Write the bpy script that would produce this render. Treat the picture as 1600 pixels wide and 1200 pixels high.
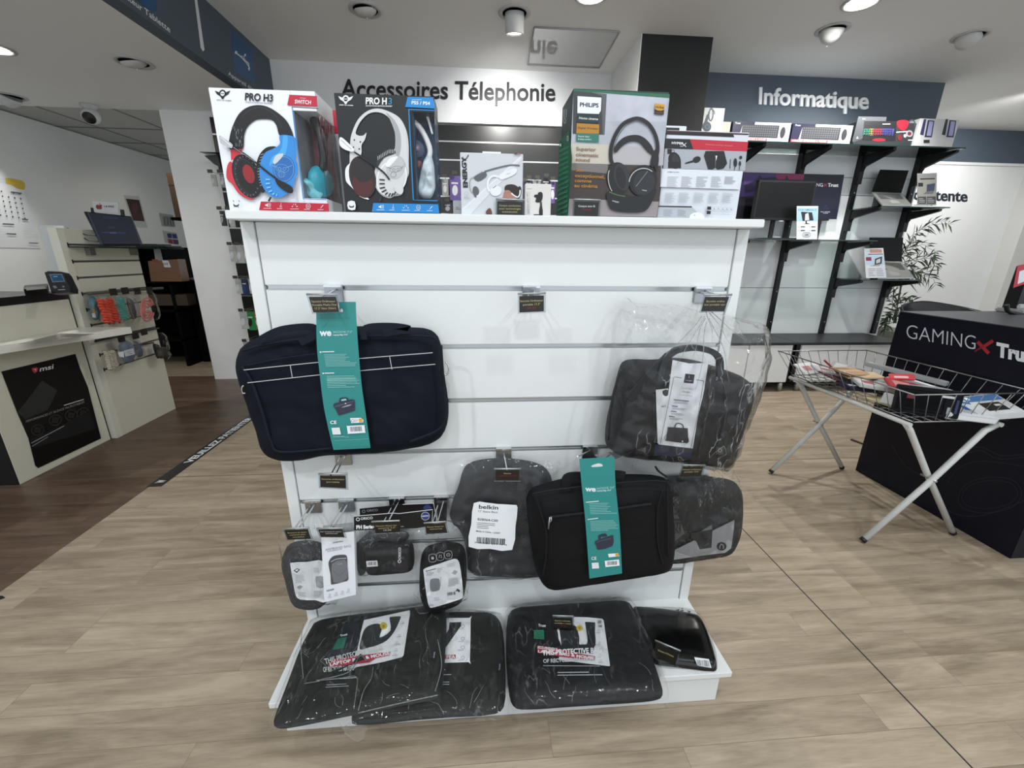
import bpy, bmesh, math, random
from mathutils import Vector, Matrix, noise
from mathutils.geometry import tessellate_polygon
for o in list(bpy.data.objects): bpy.data.objects.remove(o)
random.seed(7)
S = bpy.context.scene
R = math.radians
COL = S.collection
# ---------------------------------------------------------------- camera
CAMH, F, YAW, PITCH, ROLL = 1.22, 652.0, R(4.52), R(17.22), R(0.59)
fw = Vector((math.sin(YAW)*math.cos(PITCH), math.cos(YAW)*math.cos(PITCH), -math.sin(PITCH)))
rt0 = Vector((math.cos(YAW), -math.sin(YAW), 0)); up0 = rt0.cross(fw)
rt = rt0*math.cos(ROLL) + up0*math.sin(ROLL); up = -rt0*math.sin(ROLL) + up0*math.cos(ROLL)
EYE = Vector((0, 0, CAMH))
cam = bpy.data.cameras.new('camera'); camo = bpy.data.objects.new('camera', cam); COL.objects.link(camo)
cam.sensor_fit = 'HORIZONTAL'; cam.sensor_width = 36; cam.lens = 36*F/1600; cam.clip_start = .02
camo.matrix_world = Matrix(((rt.x, up.x, -fw.x, EYE.x), (rt.y, up.y, -fw.y, EYE.y), (rt.z, up.z, -fw.z, EYE.z), (0, 0, 0, 1)))
S.camera = camo
# ---------------------------------------------------------------- world, exposure
W = bpy.data.worlds.new('daylight'); S.world = W; W.use_nodes = True
W.node_tree.nodes['Background'].inputs[0].default_value = (.86, .93, 1, 1)
W.node_tree.nodes['Background'].inputs[1].default_value = 0.95
S.view_settings.view_transform = 'Standard'; S.view_settings.look = 'None'; S.view_settings.gamma = 1
S.view_settings.exposure = 0.45
S.cycles.transparent_max_bounces = 24; S.cycles.max_bounces = 8; S.cycles.sample_clamp_indirect = 4

def lamp(kind, name, loc, energy, color=(1, .97, .93), to=None, size=.1, spot=60, blend=.6, parent=None):
    l = bpy.data.lights.new(name, kind); l.energy = energy; l.color = color
    if kind == 'AREA': l.shape = 'DISK'; l.size = size
    else: l.shadow_soft_size = size
    if kind == 'SPOT': l.spot_size = R(spot); l.spot_blend = blend
    o = bpy.data.objects.new(name, l); COL.objects.link(o); o.location = loc
    if to is not None: o.rotation_euler = (Vector(to)-Vector(loc)).to_track_quat('-Z', 'Y').to_euler()
    if parent: o.parent = parent
    return o
# the shop's ceiling lights out of the picture, behind and above the camera (same recessed lamps as the visible ones)
for x, y, e in ((-1.2, -.5, 12), (.1, -.9, 12), (1.4, -.6, 12), (-.75, .1, 6), (.75, .1, 6), (2.9, .3, 12), (-2.9, .5, 8)):
    lamp('AREA', 'ceiling_lamp_light', (x, y, 2.68 if x > -1.67 else 2.32), e, (.93, .97, 1), (x, y+.25, 0), .12)

# ---------------------------------------------------------------- materials
def lin(h):
    h = h.lstrip('#'); c = [int(h[i:i+2], 16)/255 for i in (0, 2, 4)]
    return tuple((v/12.92 if v <= .04045 else ((v+.055)/1.055)**2.4) for v in c)
MC = {}
def mat(hexc, rough=.5, metal=0, bump=0, bscale=200, spec=.5, var=0, vscale=8, name=None, coat=0, emit=0, weave=False):
    key = (hexc, rough, metal, bump, bscale, spec, var, vscale, coat, emit, weave)
    if key in MC: return MC[key]
    m = bpy.data.materials.new(name or 'surface_'+hexc.strip('#')); m.use_nodes = True
    n = m.node_tree; b = n.nodes['Principled BSDF']; c = lin(hexc)
    b.inputs['Base Color'].default_value = (*c, 1); b.inputs['Roughness'].default_value = rough
    b.inputs['Metallic'].default_value = metal; b.inputs['Specular IOR Level'].default_value = spec
    b.inputs['Coat Weight'].default_value = coat
    if emit: b.inputs['Emission Color'].default_value = (*c, 1); b.inputs['Emission Strength'].default_value = emit
    tc = n.nodes.new('ShaderNodeTexCoord')
    if var:
        t = n.nodes.new('ShaderNodeTexNoise'); t.inputs['Scale'].default_value = vscale; t.inputs['Detail'].default_value = 4
        n.links.new(tc.outputs['Object'], t.inputs['Vector'])
        r = n.nodes.new('ShaderNodeMapRange'); r.inputs[1].default_value = .3; r.inputs[2].default_value = .7
        r.inputs[3].default_value = 1-var; r.inputs[4].default_value = 1+var
        n.links.new(t.outputs['Fac'], r.inputs[0])
        x = n.nodes.new('ShaderNodeVectorMath'); x.operation = 'SCALE'; x.inputs[0].default_value = c
        n.links.new(r.outputs[0], x.inputs['Scale']); n.links.new(x.outputs[0], b.inputs['Base Color'])
    if bump:
        if weave:
            t = n.nodes.new('ShaderNodeTexWave'); t.inputs['Scale'].default_value = bscale; t.inputs['Distortion'].default_value = 2; o = t.outputs['Fac']
        else:
            t = n.nodes.new('ShaderNodeTexNoise'); t.inputs['Scale'].default_value = bscale; t.inputs['Detail'].default_value = 3; o = t.outputs['Fac']
        n.links.new(tc.outputs['Object'], t.inputs['Vector'])
        bp = n.nodes.new('ShaderNodeBump'); bp.inputs['Strength'].default_value = bump; bp.inputs['Distance'].default_value = .002
        n.links.new(o, bp.inputs['Height']); n.links.new(bp.outputs[0], b.inputs['Normal'])
    MC[key] = m; return m

def film_mat(haze=.12, gloss=.3, rough=.12, tint='#ffffff', bscale=60, bstr=.6, name='clear_film', veins=0, vscale=14, vstretch=(1.5, 1.5, .45)):
    m = bpy.data.materials.new(name); m.use_nodes = True; n = m.node_tree; n.nodes.clear()
    out = n.nodes.new('ShaderNodeOutputMaterial'); tr = n.nodes.new('ShaderNodeBsdfTransparent'); gl = n.nodes.new('ShaderNodeBsdfGlossy')
    df = n.nodes.new('ShaderNodeBsdfTranslucent'); d2 = n.nodes.new('ShaderNodeBsdfDiffuse'); ad = n.nodes.new('ShaderNodeMixShader'); ad.inputs[0].default_value = .35
    tr.inputs[0].default_value = (*lin(tint), 1)
    gl.inputs['Roughness'].default_value = rough
    for q in (df, d2): q.inputs[0].default_value = (.85, .88, .9, 1)
    fr = n.nodes.new('ShaderNodeFresnel'); fr.inputs[0].default_value = 1.45
    mu = n.nodes.new('ShaderNodeMath'); mu.operation = 'MULTIPLY_ADD'; mu.inputs[1].default_value = gloss*.85; mu.inputs[2].default_value = 0; mu.use_clamp = True
    tc = n.nodes.new('ShaderNodeTexCoord'); t = n.nodes.new('ShaderNodeTexNoise'); t.inputs['Scale'].default_value = bscale; t.inputs['Detail'].default_value = 1.5
    t.inputs['Distortion'].default_value = 1.0
    bp = n.nodes.new('ShaderNodeBump'); bp.inputs['Strength'].default_value = bstr; bp.inputs['Distance'].default_value = .012
    L = n.links.new
    bm_ = n.nodes.new('ShaderNodeMapping'); bm_.inputs['Scale'].default_value = vstretch; L(tc.outputs['Object'], bm_.inputs['Vector']); L(bm_.outputs[0], t.inputs['Vector']); L(t.outputs['Fac'], bp.inputs['Height'])
    for q in (gl, df, d2, fr): L(bp.outputs[0], q.inputs['Normal'])
    m1 = n.nodes.new('ShaderNodeMixShader'); m2 = n.nodes.new('ShaderNodeMixShader')
    L(df.outputs[0], ad.inputs[1]); L(d2.outputs[0], ad.inputs[2])
    m1.inputs[0].default_value = haze
    if veins:
        vn = n.nodes.new('ShaderNodeTexNoise'); vn.inputs['Scale'].default_value = vscale; vn.inputs['Detail'].default_value = 3; vn.inputs['Distortion'].default_value = .7; vm = n.nodes.new('ShaderNodeMapping'); vm.inputs['Scale'].default_value = vstretch; L(tc.outputs['Object'], vm.inputs['Vector']); L(vm.outputs[0], vn.inputs['Vector'])
        a1 = n.nodes.new('ShaderNodeMath'); a1.operation = 'SUBTRACT'; a1.inputs[1].default_value = .5; L(vn.outputs['Fac'], a1.inputs[0])
        a2 = n.nodes.new('ShaderNodeMath'); a2.operation = 'ABSOLUTE'; L(a1.outputs[0], a2.inputs[0])
        a3 = n.nodes.new('ShaderNodeMapRange'); a3.inputs[1].default_value = 0; a3.inputs[2].default_value = .016; a3.inputs[3].default_value = veins; a3.inputs[4].default_value = 0; L(a2.outputs[0], a3.inputs[0])
        v2 = n.nodes.new('ShaderNodeTexNoise'); v2.inputs['Scale'].default_value = vscale*.6; L(tc.outputs['Object'], v2.inputs['Vector'])
        a5 = n.nodes.new('ShaderNodeMapRange'); a5.inputs[1].default_value = .42; a5.inputs[2].default_value = .62; L(v2.outputs['Fac'], a5.inputs[0])
        a6 = n.nodes.new('ShaderNodeMath'); a6.operation = 'MULTIPLY'; L(a3.outputs[0], a6.inputs[0]); L(a5.outputs[0], a6.inputs[1])
        a4 = n.nodes.new('ShaderNodeMath'); a4.operation = 'ADD'; a4.inputs[1].default_value = haze; a4.use_clamp = True; L(a6.outputs[0], a4.inputs[0]); L(a4.outputs[0], m1.inputs[0])
    L(tr.outputs[0], m1.inputs[1]); L(ad.outputs[0], m1.inputs[2])
    L(fr.outputs[0], mu.inputs[0]); L(mu.outputs[0], m2.inputs[0]); L(m1.outputs[0], m2.inputs[1]); L(gl.outputs[0], m2.inputs[2]); L(m2.outputs[0], out.inputs[0])
    return m
FILM = film_mat(.02, .6, .08, bscale=22, bstr=.5, veins=.3, vscale=34)
FILMH = film_mat(.10, .6, .12, bscale=16, bstr=.5, veins=.35, vscale=12, name='hazy_film')
FILMX = film_mat(.045, .8, .06, bscale=14, bstr=.9, veins=.7, vscale=13, name='crumpled_film')
FILML = film_mat(.02, .7, .06, bscale=12, bstr=.7, veins=.28, vscale=15, vstretch=(1.6, .5, 1.6), name='loose_film')
FILMD = film_mat(.01, .4, .12, bscale=35, bstr=.5, name='tight_film')
def glass_mat(tint, a, name):
    m = bpy.data.materials.new(name); m.use_nodes = True; n = m.node_tree; n.nodes.clear()
    out = n.nodes.new('ShaderNodeOutputMaterial'); tr = n.nodes.new('ShaderNodeBsdfTransparent'); gl = n.nodes.new('ShaderNodeBsdfGlossy')
    tr.inputs[0].default_value = (*lin(tint), 1); gl.inputs['Roughness'].default_value = .03
    fr = n.nodes.new('ShaderNodeFresnel'); fr.inputs[0].default_value = 1.45; mx = n.nodes.new('ShaderNodeMixShader')
    n.links.new(fr.outputs[0], mx.inputs[0]); n.links.new(tr.outputs[0], mx.inputs[1]); n.links.new(gl.outputs[0], mx.inputs[2]); n.links.new(mx.outputs[0], out.inputs[0])
    return m
GLASS = glass_mat('#d4e2de', .1, 'shelf_glass'); GLEDGE = mat('#16302c', .15, name='glass_edge')
CLEAR = glass_mat('#e4e8ea', .1, 'clear_plastic')
WHITE = mat('#dadddc', .45, bump=.05, bscale=400, name='white_melamine'); WALLW = mat('#e2e4e4', .85, bump=.12, bscale=300, name='white_wall_paint')
WALLL = mat('#d6d7d4', .9, bump=.12, bscale=300, name='grey_white_wall_paint'); CEIL = mat('#eceded', .95, bump=.12, bscale=260, name='ceiling_paint')
BLUEG = mat('#4b5763', .6, bump=.05, bscale=300, name='slate_blue_paint'); BLACK = mat('#0c0d0f', .45, name='black_plastic')
ALU = mat('#b9bcbd', .28, 1, name='aluminium'); CHROME = mat('#d8dadc', .12, 1, name='chrome'); STEELG = mat('#b2b5b4', .35, .7, name='grey_steel')
CREAM = mat('#cfcdbd', .6, bump=.04, bscale=300, name='cream_board'); INK = mat('#16181c', .5, name='black_ink'); PAPER = mat('#e4e7ea', .6, name='white_card')

# ---------------------------------------------------------------- geometry helpers
def ray(x, y): return rt*((x-800)/F) + up*((600-y)/F) + fw
def at(x, y, Y): d = ray(x, y); return EYE + d*(Y/d.y)
def atx(x, y, X): d = ray(x, y); return EYE + d*(X/d.x)
def atz(x, y, Z): d = ray(x, y); return EYE + d*((Z-CAMH)/d.z)
class Plane:
    def __init__(s, p, n):
        s.p = Vector(p); s.n = Vector(n).normalized()
        if s.n.dot(EYE-s.p) < 0: s.n = -s.n
    def hit(s, x, y):
        d = ray(x, y); t = (s.p-EYE).dot(s.n)/d.dot(s.n); return EYE + d*t
    def off(s, d): return Plane(s.p+s.n*d, s.n)
def PY(Y): return Plane((0, Y, 0), (0, -1, 0))
def PX(X): return Plane((X, 0, 0), (1, 0, 0))
def PZ(Z): return Plane((0, 0, Z), (0, 0, 1))
def P3(a, b, c): return Plane(a, (b-a).cross(c-a))

ROOTS = []; PARTS = {}
# a detail that belongs to a part is parented to that part
NEST = {'front_print': ('carton', 'body'), 'side_print': ('carton',), 'back_print': ('carton',), 'side_band': ('carton',), 'window_film': ('carton',), 'hanging_tab': ('carton',), 'price_card': ('label_holder',), 'zip_puller': ('zip',), 'lens': ('lamp_head', 'housing'), 'foot_cap': ('leg',),
        'glass_edge': ('glass_panel',), 'header_print': ('header_card',), 'case_print': ('case_body',), 'badge': ('bag_body',), 'film_folds': ('plastic_bag',), 'torn_edge': ('plastic_bag',), 'bag_flap': ('plastic_bag',), 'touchpad': ('base',), 'keyboard': ('base',), 'screen': ('lid', 'housing'), 'logo': ('housing',),
        'print': ('package', 'sheet', 'backing', 'panel', 'card', 'case_body'), 'printed_sheet': ('holder',), 'lettering': ('board', 'tape'), 'instruction_card': ('case_body',), 'zip': ('pouch_body',), 'stitching': ('bag_body',), 'piping': ('bag_body',), 'seam': ('bag_body',), 'pocket_edge': ('bag_body',), 'clip': ('card',)}
class MB:
    def __init__(s): s.v = []; s.f = []; s.m = []; s.mats = []; s.sm = []
    def mi(s, m):
        if m not in s.mats: s.mats.append(m)
        return s.mats.index(m)
    def face(s, idx, m, smooth=False): s.f.append(idx); s.m.append(s.mi(m)); s.sm.append(smooth)
    def add(s, vs, fs, m, smooth=False):
        b = len(s.v); s.v += [Vector(v) for v in vs]
        for f in fs: s.face([b+i for i in f], m, smooth)
    def box(s, x0, x1, y0, y1, z0, z1, m, bev=0):
        if bev:
            bm = bmesh.new(); bmesh.ops.create_cube(bm, size=1)
            for v in bm.verts: v.co = Vector(((x0+x1)/2+v.co.x*(x1-x0), (y0+y1)/2+v.co.y*(y1-y0), (z0+z1)/2+v.co.z*(z1-z0)))
            bmesh.ops.bevel(bm, geom=bm.edges[:], offset=min(bev, .45*min(abs(x1-x0), abs(y1-y0), abs(z1-z0))), segments=2, affect='EDGES')
            bm.verts.index_update(); s.add([v.co for v in bm.verts], [[v.index for v in f.verts] for f in bm.faces], m); bm.free(); return s
        s.add([(x, y, z) for z in (z0, z1) for y in (y0, y1) for x in (x0, x1)], [(0, 2, 3, 1), (4, 5, 7, 6), (0, 1, 5, 4), (2, 6, 7, 3), (0, 4, 6, 2), (1, 3, 7, 5)], m); return s
    def slab(s, quad, d, m, mtop=None):
        """polygon in space extruded by vector d"""
        n = len(quad); q = [Vector(p) for p in quad]; d = Vector(d); b = len(s.v)
        s.v += q + [p+d for p in q]
        tr = tessellate_polygon([q])
        for t in tr: s.face([b+i for i in t], mtop or m); s.face([b+n+i for i in reversed(t)], m)
        for i in range(n): s.face([b+i, b+(i+1) % n, b+n+(i+1) % n, b+n+i], m)
        return s
    def flat(s, pts, m):
        q = [Vector(p) for p in pts]; b = len(s.v); s.v += q
        if len(q) <= 4 and len(q) > 2: s.face([b+i for i in range(len(q))], m); return s
        for t in tessellate_polygon([q]): s.face([b+i for i in t], m)
        return s
    def tube(s, pts, r, m, n=8, cap=True, r2=None):
        pts = [Vector(p) for p in pts]; b = len(s.v); k = len(pts); prev = None
        for i, p in enumerate(pts):
            t = (pts[min(i+1, k-1)]-pts[max(i-1, 0)]).normalized()
            if prev is None: a = t.orthogonal().normalized()
            else: a = (prev-t*prev.dot(t)).normalized() if (prev-t*prev.dot(t)).length > 1e-6 else t.orthogonal().normalized()
            prev = a; c = t.cross(a); rr = r if r2 is None else r+(r2-r)*i/(k-1)
            for j in range(n): an = 2*math.pi*j/n; s.v.append(p+(a*math.cos(an)+c*math.sin(an))*rr)
        for i in range(k-1):
            for j in range(n): s.face([b+i*n+j, b+i*n+(j+1) % n, b+(i+1)*n+(j+1) % n, b+(i+1)*n+j], m, True)
        if cap: s.face([b+j for j in range(n)][::-1], m); s.face([b+(k-1)*n+j for j in range(n)], m)
        return s
    def lathe(s, c, prof, m, axis=(0, 0, 1), n=32):
        ax = Vector(axis).normalized(); a = ax.orthogonal().normalized(); d = ax.cross(a); b = len(s.v); c = Vector(c)
        for r, h in prof:
            for j in range(n): an = 2*math.pi*j/n; s.v.append(c+ax*h+(a*math.cos(an)+d*math.sin(an))*r)
        for i in range(len(prof)-1):
            for j in range(n): s.face([b+i*n+j, b+i*n+(j+1) % n, b+(i+1)*n+(j+1) % n, b+(i+1)*n+j], m, True)
        for i in (0, len(prof)-1):
            if prof[i][0] > 1e-6: s.face([b+i*n+j for j in range(n)], m)
        return s
    def build(s, name, parent=None, fix=True):
        me = bpy.data.meshes.new(name); me.from_pydata([tuple(v) for v in s.v], [], s.f)
        for m in s.mats: me.materials.append(m)
        me.polygons.foreach_set('material_index', s.m); me.polygons.foreach_set('use_smooth', s.sm)
        me.update()
        if fix and not getattr(s, 'art', False):
            bm = bmesh.new(); bm.from_mesh(me); bmesh.ops.recalc_face_normals(bm, faces=bm.faces); bm.to_mesh(me); bm.free()
        o = bpy.data.objects.new(name, me); COL.objects.link(o)
        if parent:
            reg = PARTS.setdefault(parent.name, {}); tgt = next((reg[k] for k in NEST.get(name, ()) if k in reg), None)
            o.parent = tgt or parent; reg[name] = o
        else: ROOTS.append(o)
        return o
def tag(o, label, cat, group=None):
    o['label'] = label; o['category'] = cat
    if group: o['group'] = group
    return o
def thing(name, label, cat, group=None):
    o = bpy.data.objects.new(name, None); o.empty_display_size = .05; COL.objects.link(o); ROOTS.append(o); return tag(o, label, cat, group)
def struct(mb, name): o = mb.build(name); o['kind'] = 'structure'; return o
def finalize():
    for r in ROOTS:
        ch = list(r.children_recursive); obs = [r]+ch; lo = Vector((1e9,)*3); hi = -lo
        for o in obs:
            if o.type == 'MESH':
                for v in o.data.vertices:
                    for i in range(3): lo[i] = min(lo[i], v.co[i]); hi[i] = max(hi[i], v.co[i])
        if lo.x > 1e8: continue
        base = Vector(((lo.x+hi.x)/2, (lo.y+hi.y)/2, lo.z))
        if r.type == 'MESH': r.data.transform(Matrix.Translation(-base)); off = base
        r.location = base
        for c in r.children: c.location = c.location-base
TC = {}
def textmesh(s, bold, ext=0):
    k = (s, bold, ext)
    if k in TC: return TC[k]
    cu = bpy.data.curves.new('lettering', 'FONT'); cu.body = s; cu.size = 1; cu.offset = bold; cu.extrude = ext; cu.resolution_u = 4
    o = bpy.data.objects.new('lettering', cu); COL.objects.link(o); bpy.context.view_layer.update()
    me = bpy.data.meshes.new_from_object(o.evaluated_get(bpy.context.evaluated_depsgraph_get()))
    vs = [tuple(v.co) for v in me.vertices]; fs = [tuple(p.vertices) for p in me.polygons]
    bpy.data.objects.remove(o); bpy.data.curves.remove(cu); bpy.data.meshes.remove(me)
    x0 = min([v[0] for v in vs] or [0]); x1 = max([v[0] for v in vs] or [1])
    TC[k] = (vs, fs, x0, max(x1-x0, .01)); return TC[k]
class Art(MB):
    """flat print on a plane; shapes are traced where they appear and land on the plane in layers"""
    def __init__(s, plane, step=.00012, start=.0006, view=(0, 0, 1)):
        super().__init__(); s.pl = plane; s.step = step; s.k = start; s.art = True; s.view(*view)
    def view(s, ox, oy, sc): s.vw = (ox, oy, sc); return s
    def up(s): s.k += s.step
    def P(s, x, y):
        return s.pl.off(s.k).hit(s.vw[0]+x/s.vw[2], s.vw[1]+y/s.vw[2]) if not getattr(s, 'fn', None) else s.fn(s.vw[0]+x/s.vw[2], s.vw[1]+y/s.vw[2], s.k)
    def poly(s, pts, m): s.up(); s.flat([s.P(*p) for p in pts], m); return s
    def rect(s, x0, y0, x1, y1, m): return s.poly([(x0, y0), (x1, y0), (x1, y1), (x0, y1)], m)
    def ell(s, cx, cy, rx, ry, m, rot=0, n=28):
        c, q = math.cos(R(rot)), math.sin(R(rot))
        return s.poly([(cx+rx*math.cos(a)*c-ry*math.sin(a)*q, cy+rx*math.cos(a)*q+ry*math.sin(a)*c) for a in [2*math.pi*i/n for i in range(n)]], m)
    def line(s, pts, w, m, w2=None, closed=False):
        s.up(); n = len(pts); L = []; Rr = []
        if closed: pts = list(pts)+[pts[0]]; n += 1
        for i, p in enumerate(pts):
            a = pts[max(i-1, 0)]; b = pts[min(i+1, n-1)]
            if closed and i in (0, n-1): a = pts[n-2]; b = pts[1]
            dx, dy = b[0]-a[0], b[1]-a[1]; l = math.hypot(dx, dy) or 1; ww = w if w2 is None else w+(w2-w)*i/(n-1)
            L.append(s.P(p[0]-dy/l*ww/2, p[1]+dx/l*ww/2)); Rr.append(s.P(p[0]+dy/l*ww/2, p[1]-dx/l*ww/2))
        b0 = len(s.v); s.v += L+Rr
        for i in range(n-1): s.face([b0+i, b0+i+1, b0+n+i+1, b0+n+i], m)
        return s
    def ring(s, cx, cy, rx, ry, w, m, rot=0, a0=0, a1=360, n=32):
        c, q = math.cos(R(rot)), math.sin(R(rot)); pts = []
        for i in range(n+1):
            a = R(a0+(a1-a0)*i/n); X = rx*math.cos(a); Y = ry*math.sin(a); pts.append((cx+X*c-Y*q, cy+X*q+Y*c))
        return s.line(pts, w, m)
    def text(s, t, x0, y0, x1, y1, h, m, bold=0, upv=None, thick=0):
        """baseline from (x0,y0) to (x1,y1), cap height h"""
        s.up(); vs, fs, bx, bw = textmesh(t, bold, 1 if thick else 0)
        dx, dy = x1-x0, y1-y0; l = math.hypot(dx, dy)
        u = upv or (dy/l, -dx/l); b = len(s.v); nn = s.pl.n
        for v in vs:
            a = (v[0]-bx)/bw; q = v[1]/.7*h; p = s.P(x0+dx*a+u[0]*q, y0+dy*a+u[1]*q)
            if thick: p = p+nn*(thick*(v[2]+1)/2)
            s.v.append(p)
        for f in fs: s.face([b+i for i in f], m)
        return s
    def lines(s, x0, y0, x1, y1, n, m, w=1, dx=0, dy=0, seed=1):
        """n rows of unreadable small print between two corners; (dx,dy) skews the rows"""
        rd = random.Random(seed); s.up()
        for i in range(n):
            f = (i+.5)/n; yy = y0+(y1-y0)*f; xx = x0+dx*f; e = xx+(x1-x0)*rd.uniform(.6, 1); sl = dy*(e-xx)/(x1-x0 or 1)
            s.flat([s.P(xx, yy-w/2), s.P(e, yy-w/2+sl), s.P(e, yy+w/2+sl), s.P(xx, yy+w/2)], m)
        return s
    def barcode(s, x0, y0, x1, y1, m, n=18, sk=0, dy=0, seed=3):
        rd = random.Random(seed); s.up()
        for i in range(n):
            a = i/n; b = a+rd.uniform(.25, .75)/n; Y = dy*a
            q = lambda t, yy: s.P(x0+(x1-x0)*t+(sk if yy else 0), (y1 if yy else y0)+dy*t)
            s.flat([q(a, 0), q(b, 0), q(b, 1), q(a, 1)], m)
        return s
def resample(pts, N, smooth=0, closed=True):
    pts = [Vector((*p, 0)) if len(p) == 2 else Vector(p) for p in pts]
    for _ in range(smooth):
        q = []
        for i in range(len(pts)):
            a, b = pts[i], pts[(i+1) % len(pts)]; q += [a*.75+b*.25, a*.25+b*.75]
        pts = q
    seg = [(pts[(i+1) % len(pts)]-pts[i]).length for i in range(len(pts))]; T = sum(seg); out = []; i = 0; acc = 0
    for k in range(N):
        t = T*k/N
        while acc+seg[i] < t: acc += seg[i]; i += 1
        out.append(pts[i].lerp(pts[(i+1) % len(pts)], (t-acc)/seg[i] if seg[i] else 0))
    return out
def inflate(mb, m, outline, plane, depth, smooth=2, N=96, rings=16, ex=6, amp=.003, fr=6, back=True, seed=0, fan=None, edge=0, center=None, vary=None, ridge=None):
    """soft body: the outline on the plane, swelling towards the plane's normal"""
    pts = [plane.hit(*p) for p in outline]; pts = resample(pts, N, smooth)
    c = center or sum(pts, Vector())/N; n = plane.n; b = len(mb.v); ss = [1-(i/rings)**1.35 for i in range(rings)]
    for k, s_ in enumerate(ss):
        for j, p in enumerate(pts):
            q = c+(p-c)*s_; d = depth*(1-s_**ex)**.5 if s_ < 1 else 0
            w = noise.noise(q*fr+Vector((seed, 0, 0)))*amp*2*(1-s_**8) + noise.noise(q*fr*3.1+Vector((0, seed, 5)))*amp*(1-s_**8)
            if edge: w += noise.noise(q*fr*4+Vector((9, seed, 0)))*edge*s_
            if fan:
                an = math.atan2((q-fan[0]).z if abs(n.z) < .7 else (q-fan[0]).y, (q-fan[0]).x); ds = (q-fan[0]).length
                w += abs(math.sin(an*fan[1]+noise.noise(q*5)*1.5))*fan[2]*math.exp(-ds/fan[3])
            if vary: w += vary(q)
            if ridge: w += (1-abs(noise.noise(Vector((q.x*ridge[1], q.y*4+seed, q.z*ridge[2]))))*2.2)*ridge[0]*(1-s_**10)
            mb.v.append(q+n*(d+w))
    for k in range(rings-1):
        for j in range(N): mb.face([b+k*N+j, b+k*N+(j+1) % N, b+(k+1)*N+(j+1) % N, b+(k+1)*N+j], m, True)
    mb.v.append(c+n*(depth)); ci = len(mb.v)-1
    for j in range(N): mb.face([b+(rings-1)*N+j, b+(rings-1)*N+(j+1) % N, ci], m, True)
    if back: mb.flat([p.copy() for p in pts], m)
    return pts
def catmull(pts, n=6, closed=False):
    P = [Vector(p) for p in pts]; out = []; L = len(P)
    for i in range(L if closed else L-1):
        g = (lambda k: P[k % L]) if closed else (lambda k: P[max(0, min(L-1, k))])
        a, b, c, d = g(i-1), g(i), g(i+1), g(i+2)
        for k in range(n):
            t = k/n; out.append(.5*((2*b)+(c-a)*t+(2*a-5*b+4*c-d)*t*t+(3*b-a-3*c+d)*t**3))
    if not closed: out.append(P[-1])
    return out
def c2(pts, n=5, closed=False): return [(v.x, v.y) for v in catmull([(p[0], p[1], 0) for p in pts], n, closed)]
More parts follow.
